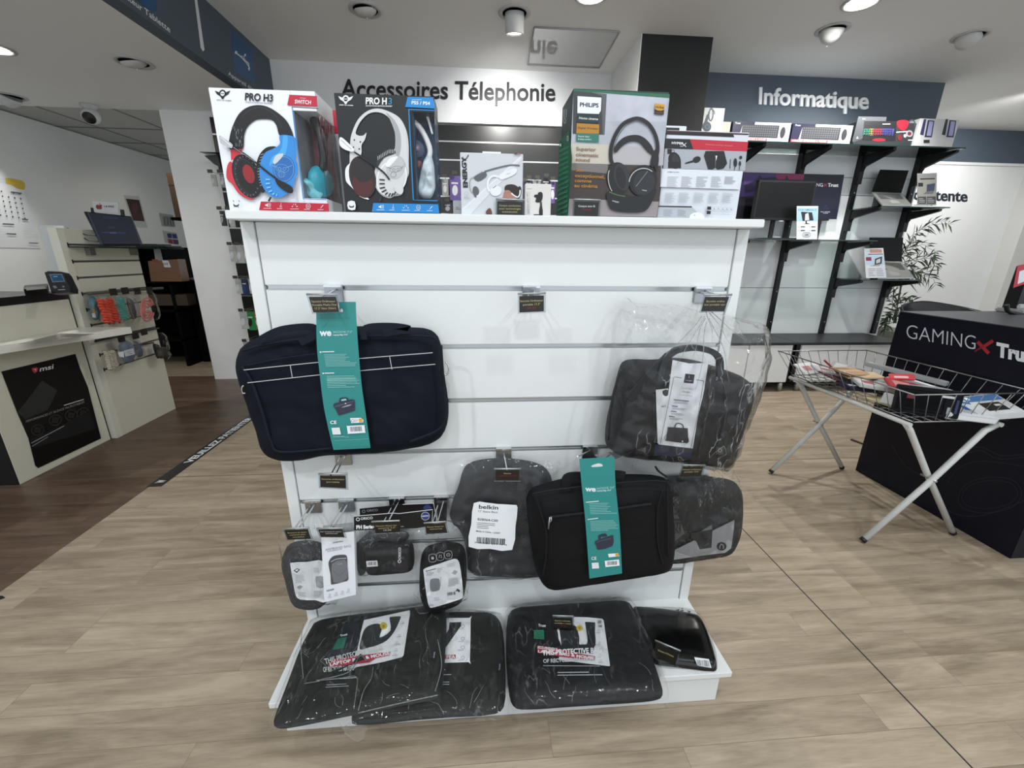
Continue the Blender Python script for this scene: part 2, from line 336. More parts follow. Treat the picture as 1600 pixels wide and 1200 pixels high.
# ================================================================ ROOM
Z1, Z2 = 2.35, 2.718
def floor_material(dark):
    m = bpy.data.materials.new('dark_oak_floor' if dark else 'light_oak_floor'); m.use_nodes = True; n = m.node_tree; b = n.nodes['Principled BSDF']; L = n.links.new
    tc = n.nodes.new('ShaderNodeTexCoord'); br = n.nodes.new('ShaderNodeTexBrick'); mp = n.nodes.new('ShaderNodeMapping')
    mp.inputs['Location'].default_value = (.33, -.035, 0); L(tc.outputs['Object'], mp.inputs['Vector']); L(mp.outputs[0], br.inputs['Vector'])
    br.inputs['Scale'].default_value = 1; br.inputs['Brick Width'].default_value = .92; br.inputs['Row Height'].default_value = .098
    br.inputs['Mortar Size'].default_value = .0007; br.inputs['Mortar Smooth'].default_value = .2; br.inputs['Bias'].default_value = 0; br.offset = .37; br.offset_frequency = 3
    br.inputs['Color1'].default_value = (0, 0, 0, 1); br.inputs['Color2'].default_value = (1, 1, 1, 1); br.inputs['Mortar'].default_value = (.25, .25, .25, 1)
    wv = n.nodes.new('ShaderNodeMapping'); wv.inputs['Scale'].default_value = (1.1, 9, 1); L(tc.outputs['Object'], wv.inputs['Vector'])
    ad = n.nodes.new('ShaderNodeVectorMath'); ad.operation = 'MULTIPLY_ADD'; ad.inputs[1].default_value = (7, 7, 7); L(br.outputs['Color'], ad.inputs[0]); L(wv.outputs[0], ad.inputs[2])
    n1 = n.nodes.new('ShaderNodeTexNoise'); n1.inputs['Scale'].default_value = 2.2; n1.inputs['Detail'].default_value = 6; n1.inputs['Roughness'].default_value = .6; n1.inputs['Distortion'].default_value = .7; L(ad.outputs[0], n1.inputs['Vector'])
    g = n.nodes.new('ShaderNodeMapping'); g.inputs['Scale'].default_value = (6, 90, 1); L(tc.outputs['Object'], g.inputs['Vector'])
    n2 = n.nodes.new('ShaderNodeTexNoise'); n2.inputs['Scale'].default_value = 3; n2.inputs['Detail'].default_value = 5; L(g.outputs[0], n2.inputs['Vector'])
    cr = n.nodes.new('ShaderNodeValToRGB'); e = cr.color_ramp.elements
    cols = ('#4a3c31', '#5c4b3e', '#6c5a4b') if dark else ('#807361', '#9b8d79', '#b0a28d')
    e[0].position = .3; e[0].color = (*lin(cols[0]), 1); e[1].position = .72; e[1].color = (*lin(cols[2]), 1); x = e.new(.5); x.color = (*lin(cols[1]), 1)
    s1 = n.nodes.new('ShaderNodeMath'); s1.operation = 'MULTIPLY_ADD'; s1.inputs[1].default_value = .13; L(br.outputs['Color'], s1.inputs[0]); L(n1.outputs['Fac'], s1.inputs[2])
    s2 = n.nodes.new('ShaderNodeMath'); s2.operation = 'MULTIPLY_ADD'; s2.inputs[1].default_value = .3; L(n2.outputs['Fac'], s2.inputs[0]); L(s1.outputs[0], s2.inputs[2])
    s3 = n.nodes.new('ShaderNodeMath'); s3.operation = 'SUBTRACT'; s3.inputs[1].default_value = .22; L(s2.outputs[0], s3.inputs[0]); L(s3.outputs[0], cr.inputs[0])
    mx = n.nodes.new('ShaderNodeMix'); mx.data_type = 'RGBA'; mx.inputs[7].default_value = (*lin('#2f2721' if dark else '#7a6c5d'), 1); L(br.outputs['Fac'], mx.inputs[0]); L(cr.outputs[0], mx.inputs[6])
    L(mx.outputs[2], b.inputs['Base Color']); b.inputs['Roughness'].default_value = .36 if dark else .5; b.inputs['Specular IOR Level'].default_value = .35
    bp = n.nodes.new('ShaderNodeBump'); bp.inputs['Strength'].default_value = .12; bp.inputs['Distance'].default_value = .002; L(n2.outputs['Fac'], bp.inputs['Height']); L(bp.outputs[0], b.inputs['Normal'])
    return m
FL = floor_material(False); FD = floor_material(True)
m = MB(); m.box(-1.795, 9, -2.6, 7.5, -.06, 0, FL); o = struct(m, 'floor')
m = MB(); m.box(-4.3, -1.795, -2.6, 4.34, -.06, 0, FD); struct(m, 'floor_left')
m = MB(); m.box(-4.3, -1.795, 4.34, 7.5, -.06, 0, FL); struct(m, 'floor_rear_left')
m = MB(); m.box(1.2165, 1.2205, -2.4, 3.5, 0, .0008, INK); struct(m, 'trim_1')
m = MB(); m.box(-2.45, 3.2, 2.235, 2.239, 0, .0008, mat('#5a4c40', .6)); struct(m, 'trim_2')
# ceilings
m = MB(); m.box(-1.70, 9, -2.6, 7.5, Z2, Z2+.05, CEIL); struct(m, 'ceiling')
m = MB(); m.box(-4.3, -1.70, -2.6, 4.25, Z1, Z1+.05, CEIL); struct(m, 'ceiling_left')
TILE = mat('#bdbfbb', .95, bump=.2, bscale=200, name='ceiling_tile')
m = MB(); m.box(-4.3, -1.67, 4.25, 7.5, Z1+.01, Z1+.05, TILE)
for x in (-3.65, -3.05, -2.45): m.box(x-.006, x+.006, 4.25, 7.5, Z1+.004, Z1+.012, mat('#7e7f7c', .8))
for y in (4.9, 5.5, 6.1, 6.7): m.box(-4.3, -1.67, y-.006, y+.006, Z1+.004, Z1+.012, mat('#7e7f7c', .8))
struct(m, 'ceiling_rear_left')
# walls
m = MB(); m.box(-4.15, -4.03, -.6, 7.5, 0, Z1, WALLL); struct(m, 'wall_left')
m = MB(); m.box(-4.15, -1.6, 7.4, 7.5, 0, Z1, WALLL); struct(m, 'wall_rear_left')
m = MB(); m.box(-2.65, 1.17, 4.22, 4.34, 0, Z2, WALLW); struct(m, 'wall_back')
m = MB(); m.box(-1.76, -1.677, -2.6, 4.19, Z1-.0005, Z2+.02, BLUEG); bulk = struct(m, 'wall_soffit')
m = MB(); m.box(1.17, 1.69, 3.462, 4.34, 0, Z2, mat('#17191b', .7, name='black_wall_paint')); m.box(1.165, 1.1705, 3.462, 4.215, 0, Z2, WALLW); struct(m, 'wall_pillar')
m = MB(); m.box(1.69, 4.16, 4.04, 4.16, 0, 2.2, WALLW); m.box(1.69, 4.16, 4.035, 4.16, 2.2, Z2, BLUEG); struct(m, 'wall_right_display')
m = MB(); m.box(4.16, 9, 5.28, 5.4, 0, 2.36, WALLW); m.box(4.16, 9, 5.275, 5.4, 2.36, Z2, BLUEG); m.box(4.16, 9, 5.262, 5.275, 2.33, 2.36, WALLW); struct(m, 'wall_far_right')
m = MB(); m.box(7.9, 8.0, 2.2, 5.3, 0, Z2, WALLL); struct(m, 'wall_right')
# fascia writing on the soffit
A = Art(PX(-1.677)); ICON = mat('#1b4f7c', .35, name='blue_icon'); LET = mat('#dfe3e6', .5, name='white_lettering')
A.view(0, 0, 3.636)
A.poly(c2([(1312, 190), (1325, 178), (1425, 262), (1436, 290), (1444, 455), (1436, 470), (1345, 410), (1336, 392)], 3, True), ICON)
A.line([(1342, 300), (1412, 360), (1416, 392)], 6, LET); A.ell(1341, 298, 7, 9, LET); A.line([(1365, 318), (1385, 320), (1392, 345)], 4, LET); A.rect(1388, 306, 1397, 320, LET); A.line([(1375, 330), (1405, 365), (1410, 375)], 4, LET); A.poly([(1408, 388), (1421, 385), (1416, 403)], LET)
A.poly(c2([(800, -90), (860, -60), (885, -20), (892, 55), (880, 66), (795, 15)], 3, True), ICON)
A.text('Appareil électronique', 1297, 425, 1560, 600, 22, LET, .01, upv=(-.05, -1))
A.text('Ordinateur Tablette', 610, -88, 968, 187, 34, LET, .01, upv=(-.08, -1))
A.poly([(1098, -60), (1112, -60), (1162, 285), (1152, 292), (1140, 270)], LET)
so = A.build('fascia_writing'); so['kind'] = 'structure'; so.name = 'trim_3'
# ---- sign board above the black slatwall
m = MB(); m.box(-2.2, 1.165, 4.16, 4.22, 2.31, Z2, mat('#e4e6e8', .35, name='gloss_white_sign')); 
t = thing('sign_board', 'long glossy white sign board with black telephone accessories lettering', 'sign'); m.build('board', t)
A = Art(PY(4.16), start=.001)
TXT = mat('#14161a', .4, name='black_lettering')
A.text('Accessoires Télephonie', 533, 152, 867, 158, 28, TXT, .012, thick=.012); A.build('lettering', t)
A = Art(PY(4.035), start=.001)
A.text('Informatique', 1184, 163, 1355, 171, 26, mat('#e9ecee', .4, name='white_letters'), .02, thick=.015)
t = A.build('wall_lettering'); tag(t, 'white raised letters spelling Informatique on slate blue wall', 'sign')
A = Art(PY(5.28), start=.001)
A.text("Salle d'attente", 1378, 310, 1511, 315, 17, mat('#1c2430', .5), .02, thick=.006)
t = A.build('wall_lettering'); tag(t, 'small dark letters reading attente on far white wall', 'sign')
# access hatch in the ceiling
m = MB(); H4 = [(.40, 3.44), (1.0, 3.44), (1.02, 4.03), (.42, 4.03)]
m.slab([(x, y, Z2-.004) for x, y in H4], (0, 0, .004), mat('#bdbfc0', .04, spec=1.0, name='glossy_hatch'))
for i in range(4):
    a, b = Vector((*H4[i], Z2-.006)), Vector((*H4[(i+1) % 4], Z2-.006)); m.tube([a, b], .006, mat('#a4a6a7', .5), 6)
t = tag(m.build('ceiling_hatch'), 'square white access hatch with glossy panel in the ceiling', 'hatch')

# ---------------------------------------------------------------- ceiling spots
RINGM = mat('#b9bbbb', .5, name='white_enamel'); HEADM = mat('#c6c8c8', .45, name='white_lamp_head')
def ceiling_spot(px, py, z, label, tilt=(0, 0, -1), lit=0, shape='dome', h=.05, r=.074, cone=46, energy=0, target=None):
    c = atz(px, py, z); t = thing('ceiling_spotlight', label, 'spotlight', 'recessed ceiling spotlights')
    MB().lathe(c, [(r*1.38, 0), (r*1.42, -.004), (r*1.3, -.009), (r*1.08, -.007), (r*1.05, .0)], RINGM).build('trim_ring', t)
    MB().lathe(c, [(0, -.0006), (r*1.05, -.0006)], mat('#8b8d8e', .8)).build('recess', t)
    ax = Vector(tilt).normalized(); em = mat('#fff6ea', .3, emit=lit) if lit else mat('#8f9192', .2); lp = c+ax*(h+.03)
    if shape == 'flush':
        MB().lathe(c, [(0, -.006), (r*.98, -.006), (r*1.0, -.001)], em).build('lens', t); lp = c+Vector((0, 0, -.02))
    elif shape == 'can':
        MB().lathe(c, [(r*.84, 0), (r*.86, h*.3), (r*.84, h*.95), (r*.78, h), (r*.70, h*1.01), (r*.66, h*.9)], HEADM, ax).build('lamp_head', t)
        MB().lathe(c+ax*(h*.92), [(0, 0), (r*.67, 0)], em, ax).build('lens', t)
    else:
        MB().lathe(c+Vector((0, 0, .004)), [(r*.98, 0), (r*.95, h*.25), (r*.82, h*.6), (r*.55, h*.88), (r*.2, h), (0, h*1.02)], HEADM, ax).build('lamp_head', t)
        if lit:
            q = c+Vector((ax.x*r*.75, ax.y*r*.75, -.012)); MB().lathe(q, [(0, 0), (r*.22, 0), (r*.2, -.006), (0, -.008)], em, (0, 0, 1)).build('lens', t)
        else:
            q = c+ax*h*1.02; MB().lathe(q, [(.005, -.004), (.004, .008), (0, .009)], HEADM, ax, 10).build('knob', t)
    if energy: lamp('SPOT', 'lamp_light', lp, energy, (1, .98, .95), target, .03, cone, .9)
    return t
ceiling_spot(804, 20, Z2, 'lit cylindrical ceiling spot aimed at the telephone accessories sign', (.02, .2, -1), 6, 'can', .11, energy=34, cone=100, target=(.25, 4.16, 2.1))
ceiling_spot(571, 15, Z2, 'unlit round ceiling spot above the headset boxes, left of the cylindrical one', (.1, .3, -1), h=.04)
ceiling_spot(1301, 46, Z2, 'white domed ceiling spot in front of the Informatique lettering', (.0, .3, -1), 0, 'dome', .085, energy=13, cone=95, target=(2.95, 4.0, 1.9))
ceiling_spot(1516, 56, Z2, 'lit ceiling spot near right side throwing a streak across the ceiling', (-.55, .1, -.9), 26, 'dome', .085, energy=52, cone=120, target=(2.9, 3.9, 1.2))
ceiling_spot(924, -8, Z2, 'bright ceiling spot cut off at top edge, above the access hatch', (0, 0, -1), 60, 'flush', energy=55, cone=150, target=(.3, 3.4, 0))
ceiling_spot(1346, 3, Z2, 'very bright ceiling spot at top edge, above the right display wall', (0, 0, -1), 90, 'flush', energy=70, cone=150, target=(2.6, 3.5, .6))
ceiling_spot(209, 97, Z1, 'flat white ceiling spot in low ceiling beside the slate fascia', (.1, .3, -1), h=.035)
ceiling_spot(14, 150, Z1, 'white ceiling spot in low ceiling lighting the price poster', (-.6, .1, -.8), 20, 'dome', .085, energy=26, cone=75, target=(-4.05, 3.9, 1.25))
ceiling_spot(-14, 74, Z1, 'lit ceiling spot of low ceiling, only its glow in frame', (0, 0, -1), 30, 'flush', energy=34, cone=150, target=(-3.0, 2.8, 0))
# far lamps in the rooms beyond
lamp('SPOT', 'far_lamp_light', (5.2, 4.0, 2.68), 90, (1, .98, .95), (5.4, 5.3, 1.2), .05, 130, .8)
lamp('SPOT', 'rear_room_light', (-3.3, 5.2, 2.3), 6, (1, .93, .82), (-3.5, 5.6, 0), .08, 150, .8)
# security camera
t = thing('security_camera', 'small white dome camera with black lens under low ceiling', 'camera'); c = atz(138, 163, Z1)
MB().lathe(c, [(.055, 0), (.055, -.02), (.03, -.035), (.028, -.06)], RINGM).build('mount', t)
h = MB(); ax = Vector((.25, -.85, -.45)).normalized(); p = c+Vector((0, 0, -.085)); pr = [(.002, -.06), (.03, -.055), (.052, -.03), (.06, .0), (.056, .03), (.046, .05)]
h.lathe(p, pr, HEADM, ax); h.build('housing', t)
MB().lathe(p, [(.045, .048), (.04, .056), (.0, .058)], BLACK, ax).build('lens', t)

# ================================================================ GONDOLA
GX0, GX1, GY = -.552, .688, 1.08
g = thing('display_gondola', 'white free-standing slatwall display unit with aluminium grooves and foot shelf', 'display unit')
m = MB(); m.box(GX0, GX1, 1.025, 1.62, 1.288, 1.307, WHITE, .002); m.build('top_board', g)
for x in (GX0, GX1-.03): MB().box(x, x+.03, GY, 1.60, 0, 1.287, WHITE, .001).build('side_panel', g)
m = MB(); zs = [1.138-.15*k for k in range(8)]; edges = [1.287]+zs+[0.118]
SH = .011
for k in range(len(edges)-1):
    zt = edges[k]-(SH/2 if k else 0); zb = edges[k+1]+(SH/2 if k < len(edges)-2 else 0)
    if zt-zb > .01: m.box(GX0+.032, GX1-.032, GY+.004, GY+.018, zb, zt, WHITE, .0012)
m.build('slat_panel', g)
m = MB()
for z in zs[:-1]:
    m.box(GX0+.036, GX1-.036, GY+.010, GY+.017, z-SH/2, z+SH/2, ALU); m.box(GX0+.036, GX1-.036, GY+.0035, GY+.013, z-SH/2, z-SH/2+.0015, ALU); m.box(GX0+.036, GX1-.036, GY+.0035, GY+.013, z+SH/2-.0015, z+SH/2, ALU)
m.build('groove_rail', g)
MB().box(GX0+.03, GX1-.03, GY+.02, GY+.035, .0, 1.287, WHITE).build('back_board', g)
MB().box(GX0, GX1, .82, 1.60, .100, .118, WHITE, .002).build('foot_shelf', g)
MB().box(GX0+.025, GX1-.025, .832, 1.58, 0, .100, WHITE, .001).build('plinth', g)

# ---------------------------------------------------------------- hooks with price holders
HOLD = glass_mat('#e6eaec', .1, 'label_holder'); CARD = mat('#17150f', .35, name='black_price_card'); GOLD = mat('#b3a674', .5, name='gold_print'); REDP = mat('#7a1f26', .5, name='red_print')
def price_card(parent, quad, lines, Y=None, plane=None, holder=True, seed=1):
    pl = plane or PY(Y)
    q = [Vector((*p, 0)) for p in quad]; c = sum(q, Vector())/4
    L = lambda a, b: q[0]*(1-a)*(1-b)+q[1]*a*(1-b)+q[2]*a*b+q[3]*(1-a)*b
    if holder:
        m = MB(); hq = [pl.hit(*L(a, b).xy) for a, b in ((-.06, -.16), (1.08, -.16), (1.08, 1.08), (-.06, 1.08))]; m.slab(hq, pl.n*-.0015, HOLD)
        m.tube([hq[0], hq[1]], .0022, STEELG, 6); m.build('label_holder', parent)
    A = Art(pl, start=.0006); A.poly([tuple(L(a, b).xy) for a, b in ((0, 0), (1, 0), (1, 1), (0, 1))], CARD)
    n = len(lines)
    for i, (t, w, col) in enumerate(lines):
        v = .36+.23*i if n > 1 else .5; a = L(.5-w/2, v); b = L(.5+w/2, v); h = (L(0, 1)-L(0, 0)).length*.13
        up_ = (L(.5, 0)-L(.5, 1)).normalized(); A.text(t, a.x, a.y, b.x, b.y, h, col, .0, upv=(up_.x, up_.y))
    A.build('price_card', parent)
PLATE = mat('#a3a6a9', .3, 1, name='brushed_chrome')
def hook(px, k, Ytip, quad, lines, label, double=True, dz=-.012, seed=1):
    z = 1.138-.15*k; t = thing('display_hook', label, 'hook', 'chrome slatwall hooks with price cards')
    b = at(px, 600, GY); 
    base = Vector((0, GY, z)); 
    # x of the hook on the board
    lo, hi = -1., 1.
    for _ in range(40):
        mid = (lo+hi)/2; v = Vector((mid, GY, z))-EYE; X = 800+F*v.dot(rt)/v.dot(fw)
        if X < px: lo = mid
        else: hi = mid
    base.x = lo
    m = MB(); m.box(lo-.022, lo+.022, GY-.004, GY+.004, z-.034, z+.004, PLATE, .001); m.box(lo-.022, lo+.022, GY-.008, GY+.003, z+.002, z+.007, CHROME, .001); m.build('back_plate', t)
    q = [Vector((*p, 0)) for p in quad]; tip = at(*((q[0]+q[1])/2).xy, Ytip)
    for i, dx in enumerate((-.007, .007) if double else (0,)):
        s0 = Vector((lo+dx, GY-.004, z-.008+(.004 if i else 0))); e = tip+Vector((dx*1.1, 0.004, .004 if i else -.004))
        md = s0.lerp(e, .85); MB().tube(catmull([s0, s0.lerp(e, .4), md, e], 5), .0022, CHROME, 8).build('prong', t)
    if lines: price_card(t, quad, lines, Ytip, seed=seed)
    return t
# ================================================================ BOXES ON THE TOP BOARD
YB = 1.04; TZ = 1.307
RED = mat('#b51a33', .4, name='red_print_gloss'); BLU = mat('#1580c4', .4, name='blue_print_gloss'); BOXW = mat('#e3e7ec', .4, name='white_carton'); BOXK = mat('#111416', .4, name='black_carton')
SKYB = mat('#2f86cf', .4, name='light_blue_print'); SKY2 = mat('#2567ad', .4, name='mid_blue_print'); DK = mat('#101113', .4, name='dark_print'); DK2 = mat('#26282c', .5, name='charcoal_print')
REDL = mat('#c23440', .4, name='headset_red'); GR = mat('#9a9ea3', .5, name='grey_print'); LG = mat('#c4c8cc', .5, name='light_grey_print'); SILV = mat('#b4b9bd', .3, name='silver_print')
def carton(x0, x1, y0, y1, z0, z1, m, parent, name='carton', bev=.001): return MB().box(x0, x1, y0, y1, z0, z1, m, bev).build(name, parent)
def frame_with_window(parent, x0, x1, y0, y1, z0, z1, wx, wz0, wz1, m, inner):
    """carton whose right front corner is a film window"""
    b = MB(); b.box(x0, wx, y0, y1, z0, z1, m, .0008); b.box(wx, x1, y0, y1, z0, wz0, m); b.box(wx, x1, y0, y1, wz1, z1, m); b.box(wx, x1, y1-.004, y1, wz0, wz1, inner)
    b.box(wx, wx+.0015, y0+.002, y1-.004, wz0, wz1, inner)
    b.build('carton', parent)
    w = MB(); w.box(wx, x1-.0002, y0+.0002, y0+.0006, wz0, wz1, FILMD); w.box(x1-.0006, x1-.0002, y0+.0004, y1, wz0, wz1, FILMD); w.build('window_film', parent)
def skull(A, cx, cy, s, c, k):
    A.poly([(cx-s, cy-.5*s), (cx-.35*s, cy-.25*s), (cx-.3*s, cy+.25*s), (cx-.75*s, cy-.05*s)], c); A.poly([(cx+s, cy-.5*s), (cx+.35*s, cy-.25*s), (cx+.3*s, cy+.25*s), (cx+.75*s, cy-.05*s)], c)
    A.poly(c2([(cx-.4*s, cy-.35*s), (cx, cy-.62*s), (cx+.4*s, cy-.35*s), (cx+.3*s, cy+.2*s), (cx, cy+.62*s), (cx-.3*s, cy+.2*s)], 3, True), c)
    A.ell(cx, cy-.1*s, .26*s, .3*s, k); A.ell(cx-.1*s, cy-.1*s, .07*s, .09*s, c); A.ell(cx+.1*s, cy-.1*s, .07*s, .09*s, c); A.ring(cx, cy-.12*s, .3*s, .38*s, .05*s, c)
def icon_bar(A, pts, col, x0, x1, y, s, dy):
    A.poly(pts, col); w = LET
    for i in range(5):
        x = x0+(x1-x0)*i/4; yy = y+dy*i/4
        if i == 0: A.poly([(x-20, yy-6), (x-8, yy-6), (x+4, yy-18), (x+4, yy+18), (x-8, yy+7), (x-20, yy+7)], w); A.ring(x+2, yy, 14, 16, 4, w, a0=-60, a1=60, n=8); A.ring(x+8, yy, 20, 22, 3, w, a0=-60, a1=60, n=8)
        elif i == 1: A.line([(x, yy-22), (x-4, yy+12)], 2.5, w); A.ring(x-2, yy+10, 10, 8, 2, w, n=12)
        elif i == 2: A.text('1.5', x-12, yy-6, x+12, yy-6, 12, w, .01); A.poly([(x-30, yy+6), (x-16, yy), (x-16, yy+12)], w); A.poly([(x+30, yy+6), (x+16, yy), (x+16, yy+12)], w)
        elif i == 3: A.ring(x, yy, 20, 20, 3, w, n=18); A.line([(x-9, yy-4), (x+9, yy-4), (x+9, yy+6), (x-9, yy+6)], 3, w, closed=True)
        else: A.line([(x-12, yy+16), (x+12, yy-12)], 3, w, 7)
        A.lines(x-38, yy+24, x+38, yy+34, 1, w, 4, seed=i)
# ---- white box, red and blue headset
t = thing('headset_box', 'white headset box printed with red and blue headset and red SWITCH flag', 'box')
frame_with_window(t, -.548, -.337, YB, YB+.11, TZ, 1.541, -.386, TZ+.028, 1.505, BOXW, mat('#7b8087', .5, name='grey_carton_inside'))
A = Art(PY(YB), view=(320, 130, 5.714))
A.view(320, 130, 5.714)
skull(A, 158, 100, 70, DK, BOXW); A.text('SPIRIT OF GAMER', 104, 152, 237, 160, 8, DK, .02)
A.text('PRO H3', 357, 150, 606, 164, 64, DK, .03); A.text('SWITCH EDITION HEADSET', 362, 174, 608, 188, 13, DK, .0)
A.poly([(755, 102), (1000, 115), (1006, 210), (736, 196)], RED); A.text('NINTENDO', 850, 136, 902, 139, 8, LET); A.text('SWITCH', 803, 180, 947, 189, 34, LET, .02)
# headset illustration
A.poly(c2([(222, 590), (222, 480), (250, 380), (300, 280), (370, 220), (460, 195), (560, 210), (660, 270), (740, 350), (790, 470), (760, 490), (670, 470), (640, 380), (600, 330), (530, 320), (450, 330), (380, 390), (350, 470), (335, 590)], 4, True), DK)
A.line(c2([(330, 300), (400, 240), (470, 215), (560, 235), (640, 300), (690, 400)], 4), 10, DK2)
rd = random.Random(2)
for i in range(26):
    x = 240+rd.random()*95; y = 380+rd.random()*170; A.line([(x, y), (x-4, y+22)], 2.2, GR)
A.poly([(228, 590), (335, 588), (330, 620), (260, 680), (235, 690)], REDL)
A.poly(c2([(235, 700), (200, 740), (192, 830), (215, 880), (240, 895), (290, 970), (350, 1020), (430, 1040), (400, 960), (300, 800)], 4, True), REDL)
A.ell(375, 830, 118, 205, DK, -22); A.ell(365, 835, 100, 180, DK2, -22); A.ell(378, 835, 84, 160, DK, -22); A.ell(392, 810, 48, 88, mat('#8e2329', .6, bump=.3, bscale=900), -20)
for i in range(22):
    a = 2*math.pi*i/22; c0, s0 = math.cos(a), math.sin(a); x, y = 375+112*c0*.93+60*s0*.35, 830+190*s0*.95+20*c0; A.line([(x, y), (x*.93+375*.07, y*.93+830*.07)], 3, GR)
A.poly(c2([(640, 570), (560, 570), (500, 620), (465, 700), (458, 820), (480, 920), (520, 980), (560, 900), (560, 700), (640, 640)], 4, True), DK)
for i in range(12):
    y = 640+i*25; A.line([(468+abs(6-i)*5, y), (500+abs(6-i)*4, y-10)], 5, GR)
A.poly(c2([(672, 465), (800, 480), (815, 560), (812, 680), (828, 720), (826, 810), (800, 870), (790, 930), (740, 985), (670, 1020), (600, 1015), (540, 960), (500, 880), (488, 790), (500, 700), (540, 620), (620, 580), (670, 540)], 4, True), SKYB)
A.poly(c2([(700, 470), (740, 480), (730, 600), (700, 660), (640, 680), (600, 720), (575, 740), (600, 660), (660, 620), (690, 560)], 4, True), mat('#4aa3e0', .3, name='pale_blue_print'))
A.ell(706, 765, 100, 122, SKY2); A.ring(706, 765, 88, 110, 3, mat('#79aee0', .4)); A.poly(c2([(608, 700), (640, 640), (700, 628), (690, 660), (630, 720)], 3, True), LG)
sk = mat('#7fa9da', .4, name='blue_line_print'); A.ring(690, 760, 60, 35, 3, sk, 10); A.ring(668, 765, 14, 12, 4, sk); A.ring(712, 765, 14, 12, 4, sk); A.line([(600, 735), (650, 752)], 5, sk); A.line([(780, 735), (730, 755)], 5, sk); A.ring(686, 812, 30, 28, 4, sk)
for i in range(3): A.line([(668+i*16, 800), (668+i*16, 832)], 3, sk)
for i, (x, y, a) in enumerate(((560, 860, 0), (560, 895, 15), (568, 930, 30), (585, 962, 45), (612, 985, 65), (640, 995, 80))):
    A.line([(x-18*math.cos(R(a)), y+18*math.sin(R(a))*.6), (x+22*math.cos(R(a)), y-22*math.sin(R(a))*.2)], 11, mat('#7fc2ee', .4))
A.poly(c2([(130, 465), (170, 490), (235, 535), (250, 560), (235, 580), (150, 545), (132, 510)], 3, True), SILV); A.line([(140, 480), (235, 560)], 5, LET)
A.line(c2([(245, 572), (350, 630), (450, 705), (560, 795), (650, 860)], 4), 17, DK); A.line([(255, 572), (450, 700)], 4, GR)
A.poly(c2([(630, 850), (700, 880), (770, 920), (790, 960), (770, 985), (720, 965), (650, 910)], 4, True), DK); A.line([(590, 1015), (570, 1055)], 18, DK)
A.ell(280, 1085, 26, 18, DK); A.ell(280, 1078, 20, 12, BOXW); A.line([(250, 1045), (262, 1060)], 5, DK); A.line([(300, 1045), (312, 1060)], 5, DK); A.text('SOG', 258, 1108, 304, 1110, 12, DK, .02)
icon_bar(A, [(500, 1056), (1106, 1075), (1110, 1145), (484, 1134)], RED, 560, 1045, 1088, 1, 12)
# blue window rim
A.line([(780, 212), (880, 1035), (1085, 1040)], 9, BLU); A.line([(780, 212), (1012, 228)], 7, DK)
A.build('front_print', t)
# things inside the window: headset arm and coloured card
m = MB(); c = Vector((-.362, YB+.05, 1.43)); m.box(-.384, -.342, YB+.09, YB+.1, TZ+.03, 1.50, mat('#7a3a44', .5, name='dull_red_card')); m.build('inner_card', t)
m = MB(); m.tube(catmull([(-.36, YB+.045, 1.502), (-.350, YB+.04, 1.47), (-.346, YB+.04, 1.43), (-.352, YB+.04, 1.40)], 5), .009, BLACK, 10)
m.lathe((-.362, YB+.045, 1.375), [(0, -.012), (.026, -.012), (.034, 0), (.03, .012), (.0, .014)], mat('#1fa0b4', .35, name='turquoise_plastic'), (.9, -.4, 0))
m.build('headset', t)
m = MB(); m.add([], [], BOXW); inflate(m, mat('#7fd0da', .25, name='pale_turquoise_bag'), [(474, 335-60), (494, 335-50), (508, 310), (480, 311)], PY(YB+.03), .02, 1, 24, 6, 3, .01, 30); m.build('accessory_bag', t)
# ---- second box behind
t = thing('headset_box', 'red and white headset box edge showing behind the white headset box', 'box')
carton(-.44, -.312, 1.19, 1.29, TZ, 1.548, mat('#c9cdd2', .4), t); MB().box(-.4405, -.3115, 1.1885, 1.1895, 1.5, 1.549, RED).build('front_print', t); MB().box(-.3125, -.311, 1.19, 1.29, TZ, 1.50, mat('#5c1f29', .4)).build('side_print', t)
# ---- black box, white headset
t = thing('headset_box', 'black headset box printed with white headset and blue PS5 / PS4 flag', 'box')
frame_with_window(t, -.298, -.091, YB, YB+.08, TZ, 1.540, -.138, TZ+.028, 1.510, BOXK, mat('#123a5c', .5, name='dark_blue_carton'))
WP = mat('#c9cacb', .4, name='pale_headset_print'); WP2 = mat('#e2e3e4', .4, name='white_headset_print'); WP3 = mat('#9c9fa2', .4, name='shaded_headset_print')
A = Art(PY(YB)); A.view(510, 140, 6)
skull(A, 181, 95, 70, WP2, BOXK); A.text('SPIRIT OF GAMER', 120, 148, 252, 154, 10, WP2, .03)
A.text('PRO H', 368, 134, 566, 138, 60, WP2, .035); A.text('3', 580, 138, 615, 139, 60, mat('#2b7ba0', .4), .02); A.text('PLAYSTATION EDITION HEADSET', 370, 158, 618, 162, 13, WP2, .02)
A.poly([(762, 68), (1000, 74), (1020, 178), (738, 163)], BLU); A.text('PS5 / PS4', 798, 136, 970, 144, 30, LET, .025); A.lines(800, 92, 940, 98, 1, LET, 3)
A.poly(c2([(218, 700), (222, 520), (235, 420), (290, 290), (370, 210), (460, 178), (560, 195), (680, 260), (745, 370), (770, 500), (772, 680), (770, 800), (720, 880), (710, 980), (640, 1000), (590, 1018), (520, 990), (465, 920), (450, 830), (465, 720), (530, 620), (620, 580), (645, 530), (640, 400), (590, 270), (500, 215), (400, 225), (320, 300), (275, 400), (300, 430), (345, 430), (375, 405), (360, 470), (330, 520), (325, 610), (260, 650), (225, 720)], 5, True), WP)
A.poly(c2([(560, 215), (640, 290), (690, 400), (700, 520), (680, 620), (640, 590), (650, 500), (640, 400), (600, 290)], 4, True), WP3)
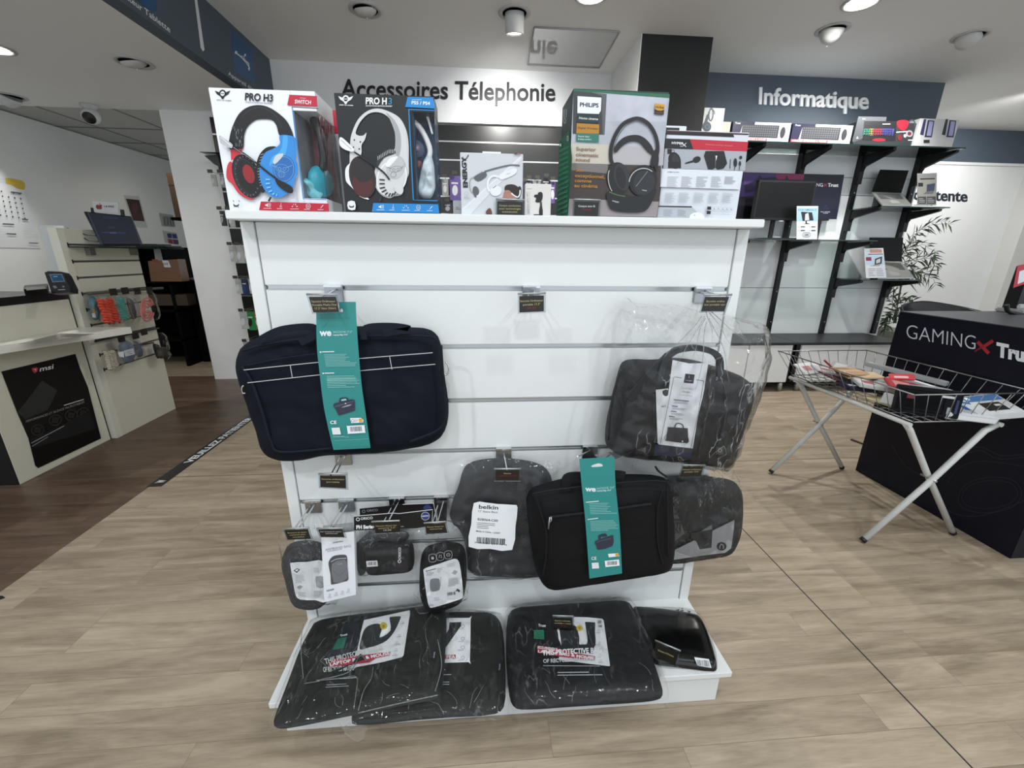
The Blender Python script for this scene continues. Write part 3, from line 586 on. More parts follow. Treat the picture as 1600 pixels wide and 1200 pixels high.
for x, y in ((262, 472), (318, 490), (253, 541), (308, 556)): A.ell(x, y, 7, 8, DK)
A.poly(c2([(225, 690), (180, 740), (180, 840), (200, 880), (250, 930), (310, 1000), (400, 1030), (330, 960), (240, 840), (215, 760)], 4, True), WP2)
A.ell(338, 820, 122, 200, mat('#2a1f20', .6, name='dark_brown_print'), -14); A.ell(340, 890, 95, 120, mat('#4a1f20', .6, name='maroon_print'), -14); A.ell(345, 760, 95, 110, mat('#221e1f', .6), -14)
A.poly(c2([(480, 650), (530, 580), (600, 560), (640, 570), (640, 600), (540, 640), (470, 740)], 3, True), DK2)
for i in range(11): x = 484+i*15; y = 640-min(i, 7)*9; A.line([(x, y+20), (x-2, y-16)], 4, WP)
A.ell(612, 830, 140, 175, WP2, 22); A.ell(612, 830, 128, 162, WP, 22); A.ell(648, 730, 84, 110, mat('#b5b7b9', .3), 10); A.ring(648, 730, 84, 110, 3, WP3, 10); A.poly(c2([(555, 700), (600, 640), (670, 625), (640, 670), (580, 730)], 3, True), WP2)
sk = mat('#7d8084', .4, name='grey_line_print'); A.ring(650, 745, 60, 26, 3, sk, -8); A.ring(632, 750, 13, 11, 3, sk); A.ring(672, 748, 13, 11, 3, sk); A.ring(628, 795, 26, 24, 3, sk); A.line([(570, 725), (610, 740)], 4, sk); A.line([(725, 715), (690, 740)], 4, sk)
for i, (x, y, a) in enumerate(((522, 845, -5), (522, 882, 0), (525, 920, 12), (540, 950, 28), (562, 975, 42), (592, 985, 55), (618, 985, 62), (642, 972, 60))): c0, s0 = math.cos(R(a)), math.sin(R(a)); l = 25 if i < 4 else 17; A.line([(x-l*c0, y+l*s0), (x+l*c0, y-l*s0)], 12, DK)
A.poly(c2([(640, 900), (690, 870), (720, 920), (715, 970), (680, 980), (640, 940)], 3, True), WP)
A.poly(c2([(122, 455), (150, 452), (225, 520), (260, 560), (240, 582), (170, 560), (125, 520)], 3, True), WP2); A.line([(135, 470), (235, 560)], 5, WP3)
A.line(c2([(260, 585), (360, 650), (450, 710), (540, 780), (592, 845)], 4), 16, DK)
A.line([(512, 1005), (500, 1050)], 14, DK2); A.poly(c2([(202, 1050), (265, 1048), (270, 1125), (205, 1120)], 2, True), LET); A.ell(236, 1092, 24, 16, DK); A.ell(236, 1085, 18, 10, LET)
icon_bar(A, [(440, 1063), (1048, 1075), (1058, 1158), (426, 1145)], BLU, 510, 980, 1098, 1, 8)
A.line([(772, 180), (815, 1035), (1040, 1042)], 10, BLU); A.line([(772, 185), (1015, 195)], 8, BLU)
A.build('front_print', t)
m = MB(); PV = PY(YB+.03); arc = [PV.hit(510+x/6, 140+y/6) for x, y in c2([(800, 290), (870, 350), (930, 450), (970, 560), (960, 640), (930, 720)], 4)]
m.tube(arc, .006, WP2, 8); m.slab([PV.hit(510+x/6, 140+y/6) for x, y in ((935, 250), (960, 255), (1000, 410), (985, 415))], (0, .006, 0), WP2)
q = PV.hit(510+845/6, 140+560/6); m.lathe(q, [(0, -.01), (.016, -.008), (.019, 0), (.016, .008), (0, .01)], mat('#3e4f66', .3, name='blue_grey_plastic'), (.2, -1, 0)); m.lathe(q, [(0, .009), (.007, .011), (0, .012)], mat('#8f7d8d', .3), (.2, -1, 0)); m.build('headset', t)
m = MB(); inflate(m, mat('#c7d5dc', .3, name='pale_bag'), [(510+x/6, 140+y/6) for x, y in ((930, 600), (1005, 620), (1030, 1020), (850, 1020), (870, 820))], PV, .015, 1, 28, 7, 3, .008, 30); inflate(m, mat('#a05a58', .4), [(510+x/6, 140+y/6) for x, y in ((820, 670), (900, 660), (890, 740), (840, 750))], PY(YB+.045), .008, 1, 16, 4, 3, .004, 30); m.build('accessory_bag', t)

# ---- bone-conduction earphone box (white)
t = thing('earphone_box', 'pale grey earphone box with vertical ENERGY lettering and woman wearing earphones', 'box')
x0, x1 = at(721, 335, YB).x, at(816, 335, YB).x; zt = at(760, 239, YB).z
carton(x0, x1, YB, YB+.05, TZ, zt, mat('#c3c7cb', .4, name='pale_grey_carton'), t); MB().box(at(754, 235, YB).x, at(783, 235, YB).x, YB+.01, YB+.013, zt, zt+.005, BOXW).build('hanging_tab', t)
A = Art(PY(YB)); A.view(680, 180, 7.273)
A.poly([(300, 1060), (980, 450), (988, 500), (400, 1130), (300, 1130)], mat('#cfd3d6', .3)); A.line([(310, 1075), (980, 470)], 8, LET); A.line([(385, 1100), (985, 530)], 5, LET)
A.text('ENERGY', 368, 822, 348, 470, 48, DK, .05, upv=(-1, .03)); A.line(c2([(310, 470), (340, 500), (378, 448), (370, 478), (345, 500)], 3), 5, DK)
A.line(c2([(540, 640), (460, 690), (400, 730), (392, 800), (405, 860), (450, 900)], 5), 14, GR); A.line(c2([(560, 640), (700, 600), (850, 568), (960, 572)], 5), 18, mat('#5d6064', .4)); A.poly(c2([(440, 705), (545, 645), (580, 655), (578, 700), (490, 750)], 3, True), mat('#54575b', .4))
A.ell(462, 858, 34, 52, mat('#54575b', .4), -15); A.poly(c2([(425, 860), (450, 930), (470, 925), (440, 850)], 3, True), mat('#54575b', .4))
W2 = mat('#b3b8bb', .4, name='soft_grey_print'); W3 = mat('#dde0e2', .4)
A.line(c2([(900, 610), (800, 660), (740, 700), (660, 690), (610, 730), (595, 800), (620, 870)], 5), 26, W3); A.poly(c2([(730, 680), (800, 640), (900, 600), (930, 620), (905, 670), (800, 720), (740, 730)], 3, True), W3); A.ell(690, 860, 66, 58, W3, -20); A.line([(655, 830), (695, 800)], 6, DK); A.text('ear', 810, 675, 860, 665, 18, W2)
SKIN = mat('#a07566', .5, name='printed_skin'); HAIR = mat('#241a18', .5, name='printed_hair')
A.poly(c2([(790, 860), (775, 920), (765, 935), (780, 945), (780, 970), (930, 975), (930, 900), (880, 850)], 4, True), SKIN); A.poly(c2([(790, 850), (800, 800), (860, 785), (920, 800), (960, 850), (940, 930), (890, 920), (860, 870), (830, 850)], 4, True), HAIR); A.ell(950, 880, 28, 75, HAIR, 8)
A.line(c2([(865, 885), (900, 915), (940, 930), (960, 900), (965, 850)], 4), 14, LET)
A.poly(c2([(575, 1095), (620, 1055), (645, 1100), (640, 1132), (590, 1132)], 3, True), mat('#5e3b34', .6)); A.ring(355, 890, 22, 22, 3, GR); A.lines(325, 925, 400, 945, 2, GR, 4); A.rect(895, 430, 975, 447, mat('#8d5560', .5)); A.rect(905, 430, 925, 447, DK2)
A.build('front_print', t)
price_card(t, [(777, 314.5), (816.5, 315.5), (816.5, 336), (776.5, 336)], [('Casque conduction', .85, GOLD), ('avec technologie', .85, GOLD), ('osseuse', .6, GOLD)], YB-.006)
# ---- car cup holder box
t = thing('holder_box', 'white car cup holder box with black phone mount picture', 'box')
x0, x1 = at(819.5, 338, YB+.01).x, at(860, 338, YB+.01).x; zt = at(835, 287, YB+.01).z
carton(x0, x1, YB+.01, YB+.06, TZ, zt, mat('#d3d0cb', .4, name='cream_carton'), t)
A = Art(PY(YB+.01)); A.view(680, 180, 7.273); A.text('CAR CUP HOLDER', 1035, 870, 1050, 1120, 20, GR, 0, upv=(1, 0)); A.text('earldom', 1042, 838, 1100, 838, 8, DK2); A.rect(1072, 860, 1076, 1132, LG)
A.poly(c2([(1130, 905), (1165, 900), (1170, 880), (1205, 872), (1222, 900), (1215, 960), (1190, 990), (1140, 985), (1148, 940), (1125, 930)], 3, True), DK); A.poly([(1192, 985), (1212, 985), (1216, 1060), (1190, 1060)], DK2); A.poly(c2([(1188, 1040), (1215, 1040), (1222, 1132), (1182, 1132)], 2, True), DK); A.rect(1120, 1126, 1222, 1136, DK); A.build('front_print', t)

# ---- home cinema headphone box
t = thing('headphone_box', 'tall dark green headphone box with over-ear headphones in a charging dock', 'box')
PX0, PX1, PZT = .2095, .4235, 1.5655
PG = mat('#123230', .4, name='dark_green_carton'); PG2 = mat('#1d6146', .4, name='green_print'); PG3 = mat('#2c8a62', .4, name='bright_green_print')
carton(PX0, PX1, YB, YB+.125, TZ, PZT, PG, t)
A = Art(PY(YB)); A.view(860, 130, 5.455)
PH = mat('#8d929b', .5, var=.12, vscale=14, name='concrete_print'); A.poly([(200, 50), (1018, 95), (1014, 128), (198, 68)], PG2)
A.poly([(196, 66), (1014, 128), (905, 1140), (148, 1130)], mat('#a7abb5', .45, var=.1, vscale=25, name='pale_concrete_print')); A.poly([(480, 95), (990, 128), (985, 330), (470, 325)], mat('#b2b5c0', .45, var=.1, vscale=25)); 
A.poly([(196, 66), (350, 78), (480, 92), (462, 440), (190, 432)], mat('#34363a', .4)); A.poly([(350, 78), (480, 92), (462, 440), (445, 438), (440, 110)], mat('#55575c', .4))
A.poly([(178, 515), (500, 525), (500, 690), (170, 680)], mat('#bcb4a8', .5, name='pale_wood_print')); A.poly([(500, 525), (970, 560), (960, 700), (500, 690)], mat('#a9a7aa', .5))
A.poly([(170, 682), (945, 705), (925, 1010), (156, 985)], mat('#3a2f2c', .4, name='brown_print')); A.poly([(170, 682), (490, 692), (490, 770), (165, 740)], mat('#6f6a68', .4)); A.poly([(156, 985), (925, 1010), (906, 1138), (148, 1130)], mat('#8b8586', .5))
A.poly([(232, 110), (435, 123), (430, 235), (412, 262), (230, 255)], LET); A.text('PHILIPS', 250, 198, 410, 206, 34, mat('#15243a', .4), .035)
A.poly([(230, 255), (412, 262), (410, 340), (222, 335)], mat('#13292e', .4)); A.text('Home cinema', 244, 305, 406, 315, 20, LET, .01); A.poly([(225, 340), (416, 352), (414, 430), (220, 425)], mat('#a87614', .5, name='ochre_print')); A.text('Digital Wireless', 234, 388, 404, 396, 17, DK2, .01)
A.poly([(220, 425), (414, 430), (412, 505), (218, 497)], mat('#2a6e60', .4)); A.text('Sound clear', 236, 458, 334, 462, 14, LET); A.text('& deep comfort', 236, 482, 350, 486, 14, LET)
BRN = mat('#7c5f45', .5, name='brown_lettering')
for s, a in (('Superior', (220, 572, 388, 580)), ('cinematic', (218, 620, 410, 630)), ('sound', (216, 662, 335, 670))): A.text(s, *a, 30, BRN, .015)
OCH = mat('#a9772a', .5, name='ochre_lettering')
for s, a in (('Son', (216, 752, 284, 756)), ('exceptionnel,', (208, 800, 462, 812)), ('comme', (206, 843, 350, 848)), ('au cinéma', (202, 886, 402, 892))): A.text(s, *a, 28, OCH, .02)
A.poly([(893, 172), (974, 182), (966, 270), (886, 262)], mat('#1a1712', .4)); A.poly([(893, 172), (974, 182), (970, 226), (945, 234), (915, 232), (889, 218)], mat('#c08f1c', .4)); A.text('Hi-Res', 897, 212, 968, 217, 20, DK, .02); A.text('AUDIO', 898, 258, 960, 262, 14, mat('#8b5a2a', .4))
# headphones picture
A.line(c2([(530, 690), (515, 640), (520, 540), (560, 430), (630, 340), (740, 300), (830, 340), (890, 430), (915, 540), (900, 640), (860, 710)], 6), 32, DK); A.line(c2([(545, 600), (545, 540), (590, 430), (650, 360), (740, 315), (820, 360)], 6), 5, mat('#4c4e52', .3))
A.poly(c2([(540, 560), (580, 500), (640, 455), (730, 440), (800, 465), (860, 530), (885, 600), (850, 600), (800, 550), (760, 505), (690, 495), (620, 530), (560, 590)], 4, True), DK)
A.poly(c2([(905, 560), (925, 640), (905, 760), (880, 700), (850, 700), (870, 600)], 3, True), DK)
A.ell(580, 810, 98, 138, DK, -8); A.ring(535, 830, 40, 105, 6, SILV, -8, 95, 240); A.ell(610, 800, 66, 118, mat('#26282c', .4), -12); A.ell(600, 805, 40, 95, DK, -12)
A.ell(790, 830, 118, 135, DK, 18); A.ell(800, 850, 92, 105, mat('#232529', .4), 18); A.ring(790, 850, 118, 125, 7, SILV, 20, 165, 290); A.line([(730, 880), (830, 750)], 3, GR); A.text('PHILIPS', 780, 915, 820, 922, 9, LET)
A.poly(c2([(480, 930), (560, 925), (700, 960), (820, 950), (900, 895), (890, 960), (830, 1070), (760, 1100), (620, 1098), (530, 1080), (495, 1040)], 3, True), mat('#15171a', .25)); A.line(c2([(500, 925), (560, 950), (640, 965)], 3), 8, mat('#4d6b35', .4)); A.text('PHILIPS', 528, 1008, 582, 1022, 12, LET)
A.build('front_print', t)
# left side print
A = Art(PX(PX0)); A.pl = Plane((PX0, 0, 0), (-1, 0, 0)); A.view(860, 130, 5.455); A.poly([(78, 490), (160, 400), (185, 640), (150, 1130), (50, 1130), (60, 900)], PG2)
for i in range(14): y = 540+i*42; A.poly([(76-i*1.5, y+30), (158-i*.8, y-10), (156-i*.8, y+10), (76-i*1.5, y+50)], PG3)
A.ring(122, 320, 9, 22, 3, LET); A.line([(118, 225), (136, 222), (134, 290), (116, 290)], 4, LET, closed=True); A.rect(80, 515, 92, 540, LET); A.ring(148, 470, 6, 22, 3, LET); A.build('side_print', t)
price_card(t, [(898.5, 315), (935.5, 316), (934, 337.5), (897.5, 337.5)], [('Casque sans fil', .7, LET), ('Philips', .4, REDP)], YB-.006)
# ---- wireless headset box seen from the back
t = thing('headset_box', 'flat white headset box showing its back text, red and black band on top', 'box')
PYH = YB+.01; x0 = at(1028, 338, PYH).x; x1 = at(1150, 340, PYH).x; zt = at(1100, 205, PYH).z
carton(x0, x1, PYH, PYH+.05, TZ, zt, mat('#cdd2da', .4, name='cool_white_carton'), t)
A = Art(PY(PYH)); A.view(1020, 190, 7.5)
A.poly([(160, 103), (1124, 140), (1122, 156), (158, 125)], mat('#3f1420', .4)); A.poly([(158, 120), (940, 145), (955, 182), (158, 150)], DK)
A.poly([(150, 197), (435, 205), (475, 325), (142, 316)], DK); A.poly([(435, 205), (1118, 238), (1102, 352), (478, 325)], RED); A.text('HYPER', 222, 262, 362, 270, 26, LET, .03); A.line([(345, 255), (390, 295)], 8, LET); A.line([(392, 250), (350, 290), (320, 288)], 6, LET); A.text('WIRELESS GAMING HEADSET', 615, 275, 940, 292, 14, mat('#d98a93', .5))
A.poly([(142, 316), (1102, 352), (1080, 575), (122, 548)], mat('#9fa4ab', .45, name='grey_panel_print'))
A.ell(255, 455, 72, 100, DK, -15); A.ell(268, 455, 40, 75, DK2, -15); A.rect(172, 320, 222, 380, DK); A.ring(236, 350, 18, 18, 4, DK); A.rect(180, 470, 330, 545, DK)
A.ell(515, 445, 48, 36, DK, -25); A.line([(380, 490), (470, 465)], 14, DK, 24); A.poly([(600, 400), (620, 345), (835, 345), (872, 490), (830, 550), (760, 562), (735, 540), (745, 395), (735, 395), (730, 545), (700, 560), (650, 560)], DK); A.poly([(735, 400), (755, 400), (742, 460)], LET)
A.line([(912, 440), (905, 550)], 7, DK); A.ell(968, 480, 20, 52, DK); A.line([(965, 520), (955, 572)], 6, DK); A.ell(1032, 420, 16, 20, DK); A.ell(1022, 490, 13, 28, DK); A.line([(1022, 510), (1012, 575)], 6, DK)
A.poly([(108, 550), (1055, 580), (1015, 795), (88, 765)], mat('#d2d7df', .45)); A.text('HYPERX CLOUD II', 172, 597, 310, 600, 12, DK2, .02)
for i, x in enumerate((175, 340, 515, 690, 850)):
    A.lines(x, 640, x+135, 770 if i < 4 else 730, 12, GR, 3.5, dx=-14, dy=5, seed=i)
    A.lines(x-28, 830, x+107, 950, 11, GR, 3.5, dx=-14, dy=5, seed=i+9)
A.poly([(70, 985), (455, 992), (462, 1008), (68, 1000)], DK); A.poly([(66, 1004), (470, 1010), (520, 1060), (430, 1130), (50, 1122)], mat('#aab0b8', .45))
for i, x in enumerate((125, 290)): A.lines(x, 1030, x+110, 1110, 6, mat('#70767e', .5), 3.5, dy=4, seed=i+20)
A.ell(518, 1125, 88, 62, LET); A.text('IR', 480, 1105, 500, 1105, 14, DK2); A.poly([(640, 995), (685, 997), (682, 1034), (636, 1031)], DK); A.poly([(634, 1045), (680, 1048), (676, 1086), (630, 1083)], DK); A.line([(692, 1000), (945, 1012), (938, 1042), (688, 1034)], 2.5, GR, closed=True); A.line([(686, 1048), (910, 1058), (902, 1092), (682, 1086)], 2.5, GR, closed=True)
for i in range(5): A.poly([(710+i*50, 1026+i*2), (718+i*50, 1006+i*2), (730+i*50, 1028+i*2)], GR)
A.build('back_print', t)
MB().box(at(1030, 300, PYH).x-.004, at(1036, 262, PYH).x, PYH-.0003, PYH+.03, at(1036, 292, PYH).z, at(1036, 260, PYH).z, DK).build('side_band', t)
t = thing('headset_box', 'small white and black box top showing behind the flat white headset box', 'box')
a, b = at(1041, 196, 1.22), at(1072, 207, 1.22); carton(a.x-.02, b.x, 1.22, 1.26, TZ, a.z, BOXW, t); MB().box(a.x-.02, b.x-.02, 1.2185, 1.2195, b.z-.01, a.z-.005, DK).build('front_print', t)

# ---- small things behind, on the top board
t = thing('phone_box', 'small white carton standing behind the pale earphone box', 'box'); x0, x1 = at(708, 330, 1.15).x, at(730, 330, 1.15).x; carton(x0, x1, 1.15, 1.19, TZ, at(710, 313, 1.15).z, BOXW, t); A = Art(PY(1.15)); A.lines(712, 323, 720, 328, 2, GR, 1); A.build('front_print', t)
# ================================================================ HANGING GOODS
NAVY = mat('#090f1a', .8, bump=.04, bscale=140, spec=.2, name='navy_nylon'); NAVY2 = mat('#0d1521', .75, bump=.04, bscale=140, spec=.25, name='navy_webbing')
NYL = mat('#08080a', .75, bump=.04, bscale=140, spec=.25, name='black_nylon'); NYL2 = mat('#0f1012', .7, bump=.04, bscale=140, spec=.3, name='black_webbing'); STITCH = mat('#b8bcc0', .7, name='white_stitching')
TEAL = mat('#2a8481', .45, name='teal_card'); TEALD = mat('#1f7573', .5, name='teal_card_crease')
def band(A, L, Rr, m): A.poly(list(L)+list(reversed(Rr)), m)
def strap(pts, w, th, m, plane, name, parent):
    """webbing following traced points on a plane"""
    c = [plane.hit(*p) for p in c2(pts, 6)]; n = plane.n; mb = MB(); b = 0; k = len(c)
    for i, p in enumerate(c):
        t_ = (c[min(i+1, k-1)]-c[max(0, i-1)]).normalized(); s_ = t_.cross(n)*w/2
        mb.v += [p-s_, p+s_, p+s_+n*th, p-s_+n*th]
    for i in range(k-1):
        for j in range(4): mb.face([i*4+j, i*4+(j+1) % 4, (i+1)*4+(j+1) % 4, (i+1)*4+j], m, False)
    mb.face([0, 1, 2, 3], m); mb.face([k*4-4, k*4-3, k*4-2, k*4-1], m)
    return mb.build(name, parent)
def teal_tag(parent, Y, L, Rr, title, view, k, s):
    """card sleeve: left and right edges as px lists, printed"""
    A = Art(PY(Y), start=.0004)
    A.view(0, 0, 1); band(A, L, Rr, TEAL); o = A.build('card_sleeve', parent); return o

# ---------------- large navy laptop bag
t = thing('laptop_bag', 'large dark navy laptop bag with white stitching and long teal card sleeve', 'bag')
out = [(377, 545), (392, 530), (440, 517), (495, 513), (560, 509), (640, 511), (672, 513), (688, 528), (690, 560), (697, 600), (702, 640), (698, 668), (688, 684), (655, 695), (590, 702), (515, 704), (470, 714), (435, 713), (420, 705), (410, 685), (396, 640), (382, 600), (374, 570)]
YF = .985
MB_ = MB(); inflate(MB_, NAVY, out, PY(1.068), .078, 1, 140, 26, 7, .004, 9, seed=3, vary=lambda q: .005*noise.noise(Vector((q.x*14-q.z*12, 1, q.z*4)))+.003*noise.noise(Vector((q.x*30+q.z*22, 2, q.z*12)))); MB_.build('bag_body', t)
PB = PY(.990)
# top gusset and seam piping
MB_ = MB(); MB_.tube([PB.hit(*p) for p in c2([(379, 548), (420, 537), (500, 527), (600, 524), (672, 526), (686, 536)], 6)], .0035, NAVY2, 6); MB_.build('piping', t)
MB_ = MB(); MB_.tube([PB.hit(*p) for p in c2([(689, 540), (693, 600), (696, 650), (684, 672), (640, 690)], 6)], .0035, NAVY2, 6); MB_.build('piping', t)
MB_ = MB(); MB_.tube([PB.hit(*p) for p in c2([(378, 572), (395, 600), (412, 650), (424, 690), (440, 706), (520, 700)], 6)], .0035, NAVY2, 6); MB_.build('piping', t)
for y0, y1, x0, x1 in ((577, 551, 381, 676), (597, 569, 387, 680)): strap([(x0, y0+1), ((x0+x1)/2, (y0+y1)/2-1), (x1, y1)], .0016, .001, STITCH, PY(.986), 'stitching', t)
for a in (((453.5, 570), (457, 590)), ((609, 557.5), (612.5, 577))): strap([a[0], a[1]], .0014, .001, STITCH, PY(.9855), 'stitching', t)
MB_ = MB(); MB_.tube([PY(.986).hit(*p) for p in c2([(385, 571), (440, 560), (500, 552)], 4)], .0018, NAVY2, 6); MB_.build('pocket_edge', t)
strap([(405, 532), (440, 515), (488, 511), (492, 523), (470, 535)], .016, .005, NAVY2, PY(.985), 'carry_handle', t)
strap([(570, 530), (572, 512), (612, 509), (640, 514), (600, 521)], .014, .005, NAVY2, PY(.985), 'carry_handle', t)
MB_ = MB(); MB_.tube([PY(1.0).hit(*p) for p in c2([(696, 566), (700, 570), (701, 580), (697, 586), (692, 582)], 4)], .002, CHROME, 6); MB_.build('strap_ring', t)
MB_ = MB(); MB_.tube([PY(1.0).hit(*p) for p in c2([(381, 602), (378, 606), (379, 614), (384, 614)], 4)], .002, CHROME, 6); MB_.build('strap_ring', t)
Yt = .974
Lf = c2([(494, 490), (495, 540), (499, 580), (505, 630), (512, 665), (521, 703)], 5); Rt = c2([(556, 472), (557, 500), (560, 545), (565, 600), (572, 650), (579, 700)], 5)
A = Art(PY(Yt), start=.0003); A.poly([(494, 487), (530, 487), (530, 472), (555, 471.5)]+Rt+list(reversed(Lf)), TEAL)
A.poly([(530, 485), (534, 482), (536, 485), (535.5, 487.5), (530, 487.5)], WHITE)
A.view(470, 440, 7.5)
for a, b in (((190, 430), (590, 425)), ((440, 370), (540, 550)), ((340, 440), (260, 545))): A.line([a, b], 3, TEALD)
A.text('we', 218, 634, 358, 634, 76, LET, .035); A.text('SACOCHE 17.3"', 378, 602, 604, 600, 24, mat('#a9d6d4', .5), 0); A.text('Laptop Bag 17.3"', 378, 632, 552, 628, 14, LET, .03)
PT = mat('#8fc6c3', .5, name='pale_teal_print')
A.ell(232, 826, 10, 9, LET); A.line([(250, 824), (392, 820)], 10, LET); A.lines(270, 850, 650, 1000, 9, PT, 5, dx=25, dy=-8, seed=4)
A.ell(262, 1076, 10, 9, LET); A.line([(278, 1074), (392, 1071)], 10, LET); A.lines(300, 1102, 680, 1210, 6, PT, 5, dx=25, dy=-8, seed=5)
A.view(490, 590, 10); A.lines(200, 10, 690, 165, 6, PT, 8, dx=20, dy=-8, seed=6)
BAGP = mat('#2c3040', .5, name='bag_picture'); BAGP2 = mat('#464a5c', .5)
A.poly(c2([(400, 390), (405, 330), (430, 315), (500, 308), (535, 325), (545, 350), (520, 360), (500, 325), (440, 335), (430, 390)], 3, True), BAGP)
A.poly([(430, 345), (500, 330), (520, 352), (435, 365)], mat('#9ccbd0', .5)); A.poly(c2([(310, 440), (320, 405), (400, 385), (560, 345), (620, 345), (642, 370), (642, 500), (630, 520), (410, 588), (385, 580), (345, 500), (318, 465)], 2, True), BAGP); A.poly([(330, 440), (630, 360), (630, 375), (335, 470)], BAGP2); A.poly(c2([(430, 470), (520, 430), (600, 418), (540, 450)], 2, True), mat('#8d90a0', .4)); A.ell(498, 404, 10, 8, LET)
A.text('CE', 260, 725, 360, 722, 50, LET, .03)
A.poly([(568, 632), (740, 628), (778, 660), (778, 700), (590, 712)], PAPER); A.poly([(705, 640), (760, 640), (770, 695), (712, 698)], mat('#d1a03a', .5)); A.ring(612, 675, 22, 22, 5, DK2); A.lines(640, 650, 700, 695, 3, GR, 5, seed=2)
A.poly(c2([(520, 765), (530, 755), (785, 742), (795, 752), (806, 850), (795, 862), (550, 878), (535, 868)], 2, True), PAPER); A.barcode(565, 770, 750, 845, INK, 24, sk=12, dy=-8)
A.poly([(278, 785), (405, 778), (430, 888), (300, 892)], mat('#d9dfdf', .6)); A.lines(300, 905, 560, 935, 2, PT, 5, seed=8)
A.line([(320, 985), (860, 955)], 3, PT); A.line([(310, 1100), (890, 1075)], 5, TEALD)
A.build('card_sleeve', t)

# ---------------- medium black laptop bag
t = thing('laptop_bag', 'black laptop bag with slanted zip pocket and teal card sleeve, lower right', 'bag')
out = [(824, 765), (850, 755), (880, 747), (910, 742), (975, 740), (1030, 742), (1046, 752), (1050, 800), (1052, 850), (1049, 875), (1040, 886), (960, 898), (905, 906), (858, 914), (846, 909), (836, 890), (828, 840), (822, 790)]
MB_ = MB(); inflate(MB_, NYL, out, PY(.99), .06, 1, 100, 18, 7, .002, 12, seed=8); MB_.build('bag_body', t)
PB = PY(.929)
MB_ = MB(); MB_.tube([PB.hit(*p) for p in c2([(832, 772), (870, 765), (960, 755), (1036, 752), (1042, 770), (1044, 870)], 6)], .0025, NYL2, 6); MB_.build('piping', t)
MB_ = MB(); MB_.tube([PB.hit(*p) for p in c2([(836, 775), (842, 790), (853, 830), (853, 870), (848, 900)], 6)], .0022, NYL2, 6); MB_.build('piping', t)
MB_ = MB(); MB_.tube([PB.hit(*p) for p in c2([(1035, 765), (1027, 800), (1028, 850), (1036, 882)], 6)], .0022, NYL2, 6); MB_.build('piping', t)
ZIP = mat('#24272c', .35, .4, name='zip_tape')
strap([(858, 807), (930, 798), (1017, 786)], .006, .003, ZIP, PY(.9275), 'zip', t)
MB_ = MB(); MB_.tube([PY(.924).hit(*p) for p in ((859, 808), (858, 816), (857, 826))], .002, STEELG, 6); MB_.tube([PY(.924).hit(*p) for p in ((861, 807), (862, 813), (858, 817))], .0014, CHROME, 6); MB_.build('zip_puller', t)
strap([(886, 766), (885, 745), (915, 742), (960, 740), (975, 742)], .020, .006, NYL2, PY(.945), 'carry_handle', t)
MB_ = MB(); MB_.tube([PY(.95).hit(*p) for p in c2([(1024, 729), (1030, 737), (1042, 745)], 4)], .003, NYL2, 6); MB_.build('strap_end', t)
A = Art(PY(.917), start=.0003); A.poly(c2([(905, 717), (909, 760), (915, 820), (921, 904)], 4)+c2([(972, 896), (968, 820), (962, 760), (960, 713.5)], 4), TEAL)
A.view(690, 700, 3.265); A.poly(c2([(765, 90), (800, 78), (820, 85), (818, 94), (770, 97)], 2, True), mat('#cfd6d6', .3))
A.text('we', 732, 220, 786, 222, 25, LET, .035); A.text('SACOCHE 15.6"', 792, 212, 882, 205, 10, mat('#a9d6d4', .5)); A.text('Laptop Bag 15.6"', 792, 222, 866, 218, 7, LET, .02)
A.line([(736, 277), (802, 271)], 4, LET); A.lines(752, 280, 892, 340, 7, PT, 2.4, dx=8, dy=-4, seed=4); A.line([(744, 365), (798, 358)], 4, LET); A.lines(757, 370, 900, 425, 7, PT, 2.4, dx=6, dy=-4, seed=5)
A.poly(c2([(800, 465), (802, 445), (835, 436), (845, 448), (835, 452), (812, 455), (812, 468)], 2, True), BAGP); A.poly(c2([(784, 475), (870, 445), (876, 455), (872, 500), (800, 520), (790, 500)], 2, True), BAGP); A.line([(790, 480), (865, 460)], 5, BAGP2)
A.text('CE', 764, 571, 790, 570, 15, LET, .02); A.poly([(849, 540), (900, 536), (908, 552), (853, 558)], PAPER); A.poly([(885, 538), (903, 537), (905, 552), (888, 553)], mat('#d1a03a', .5)); A.poly([(832, 576), (905, 568), (908, 600), (836, 608)], PAPER); A.barcode(845, 579, 895, 598, INK, 20, dy=-3)
A.poly([(765, 586), (800, 584), (804, 614), (768, 616)], mat('#d9dfdf', .6)); A.build('card_sleeve', t)

# ---------------- wrapped black briefcase
t = thing('laptop_bag', 'black briefcase in crumpled clear plastic bag, hanging at upper right', 'bag')
PBK = PY(1.055); V = lambda pts: [(780+x/3.636, 440+y/3.636) for x, y in pts]
LEA = mat('#06080d', .55, bump=.04, bscale=140, spec=.35, name='black_leatherette'); LEA2 = mat('#0f1319', .45, bump=.04, bscale=140, name='black_trim')
m = MB(); inflate(m, LEA, V([(680, 490), (700, 450), (760, 438), (880, 445), (950, 430), (1100, 440), (1250, 490), (1340, 520), (1400, 550), (1416, 590), (1405, 650), (1370, 760), (1330, 900), (1310, 980), (1280, 1025), (1230, 1035), (1080, 1010), (880, 985), (700, 975), (640, 960), (598, 920), (605, 800), (640, 650)]), PBK, .085, 1, 110, 18, 6, .006, 9, seed=5); m.build('bag_body', t)
PF = PY(.962)
strap(V([(905, 560), (925, 460), (985, 395), (1060, 375), (1130, 375), (1210, 400), (1245, 450), (1240, 560)]), .014, .012, LEA2, PF, 'carry_handle', t)
strap(V([(735, 670), (820, 570), (900, 480), (960, 420)]), .022, .004, LEA2, PF, 'shoulder_strap', t)
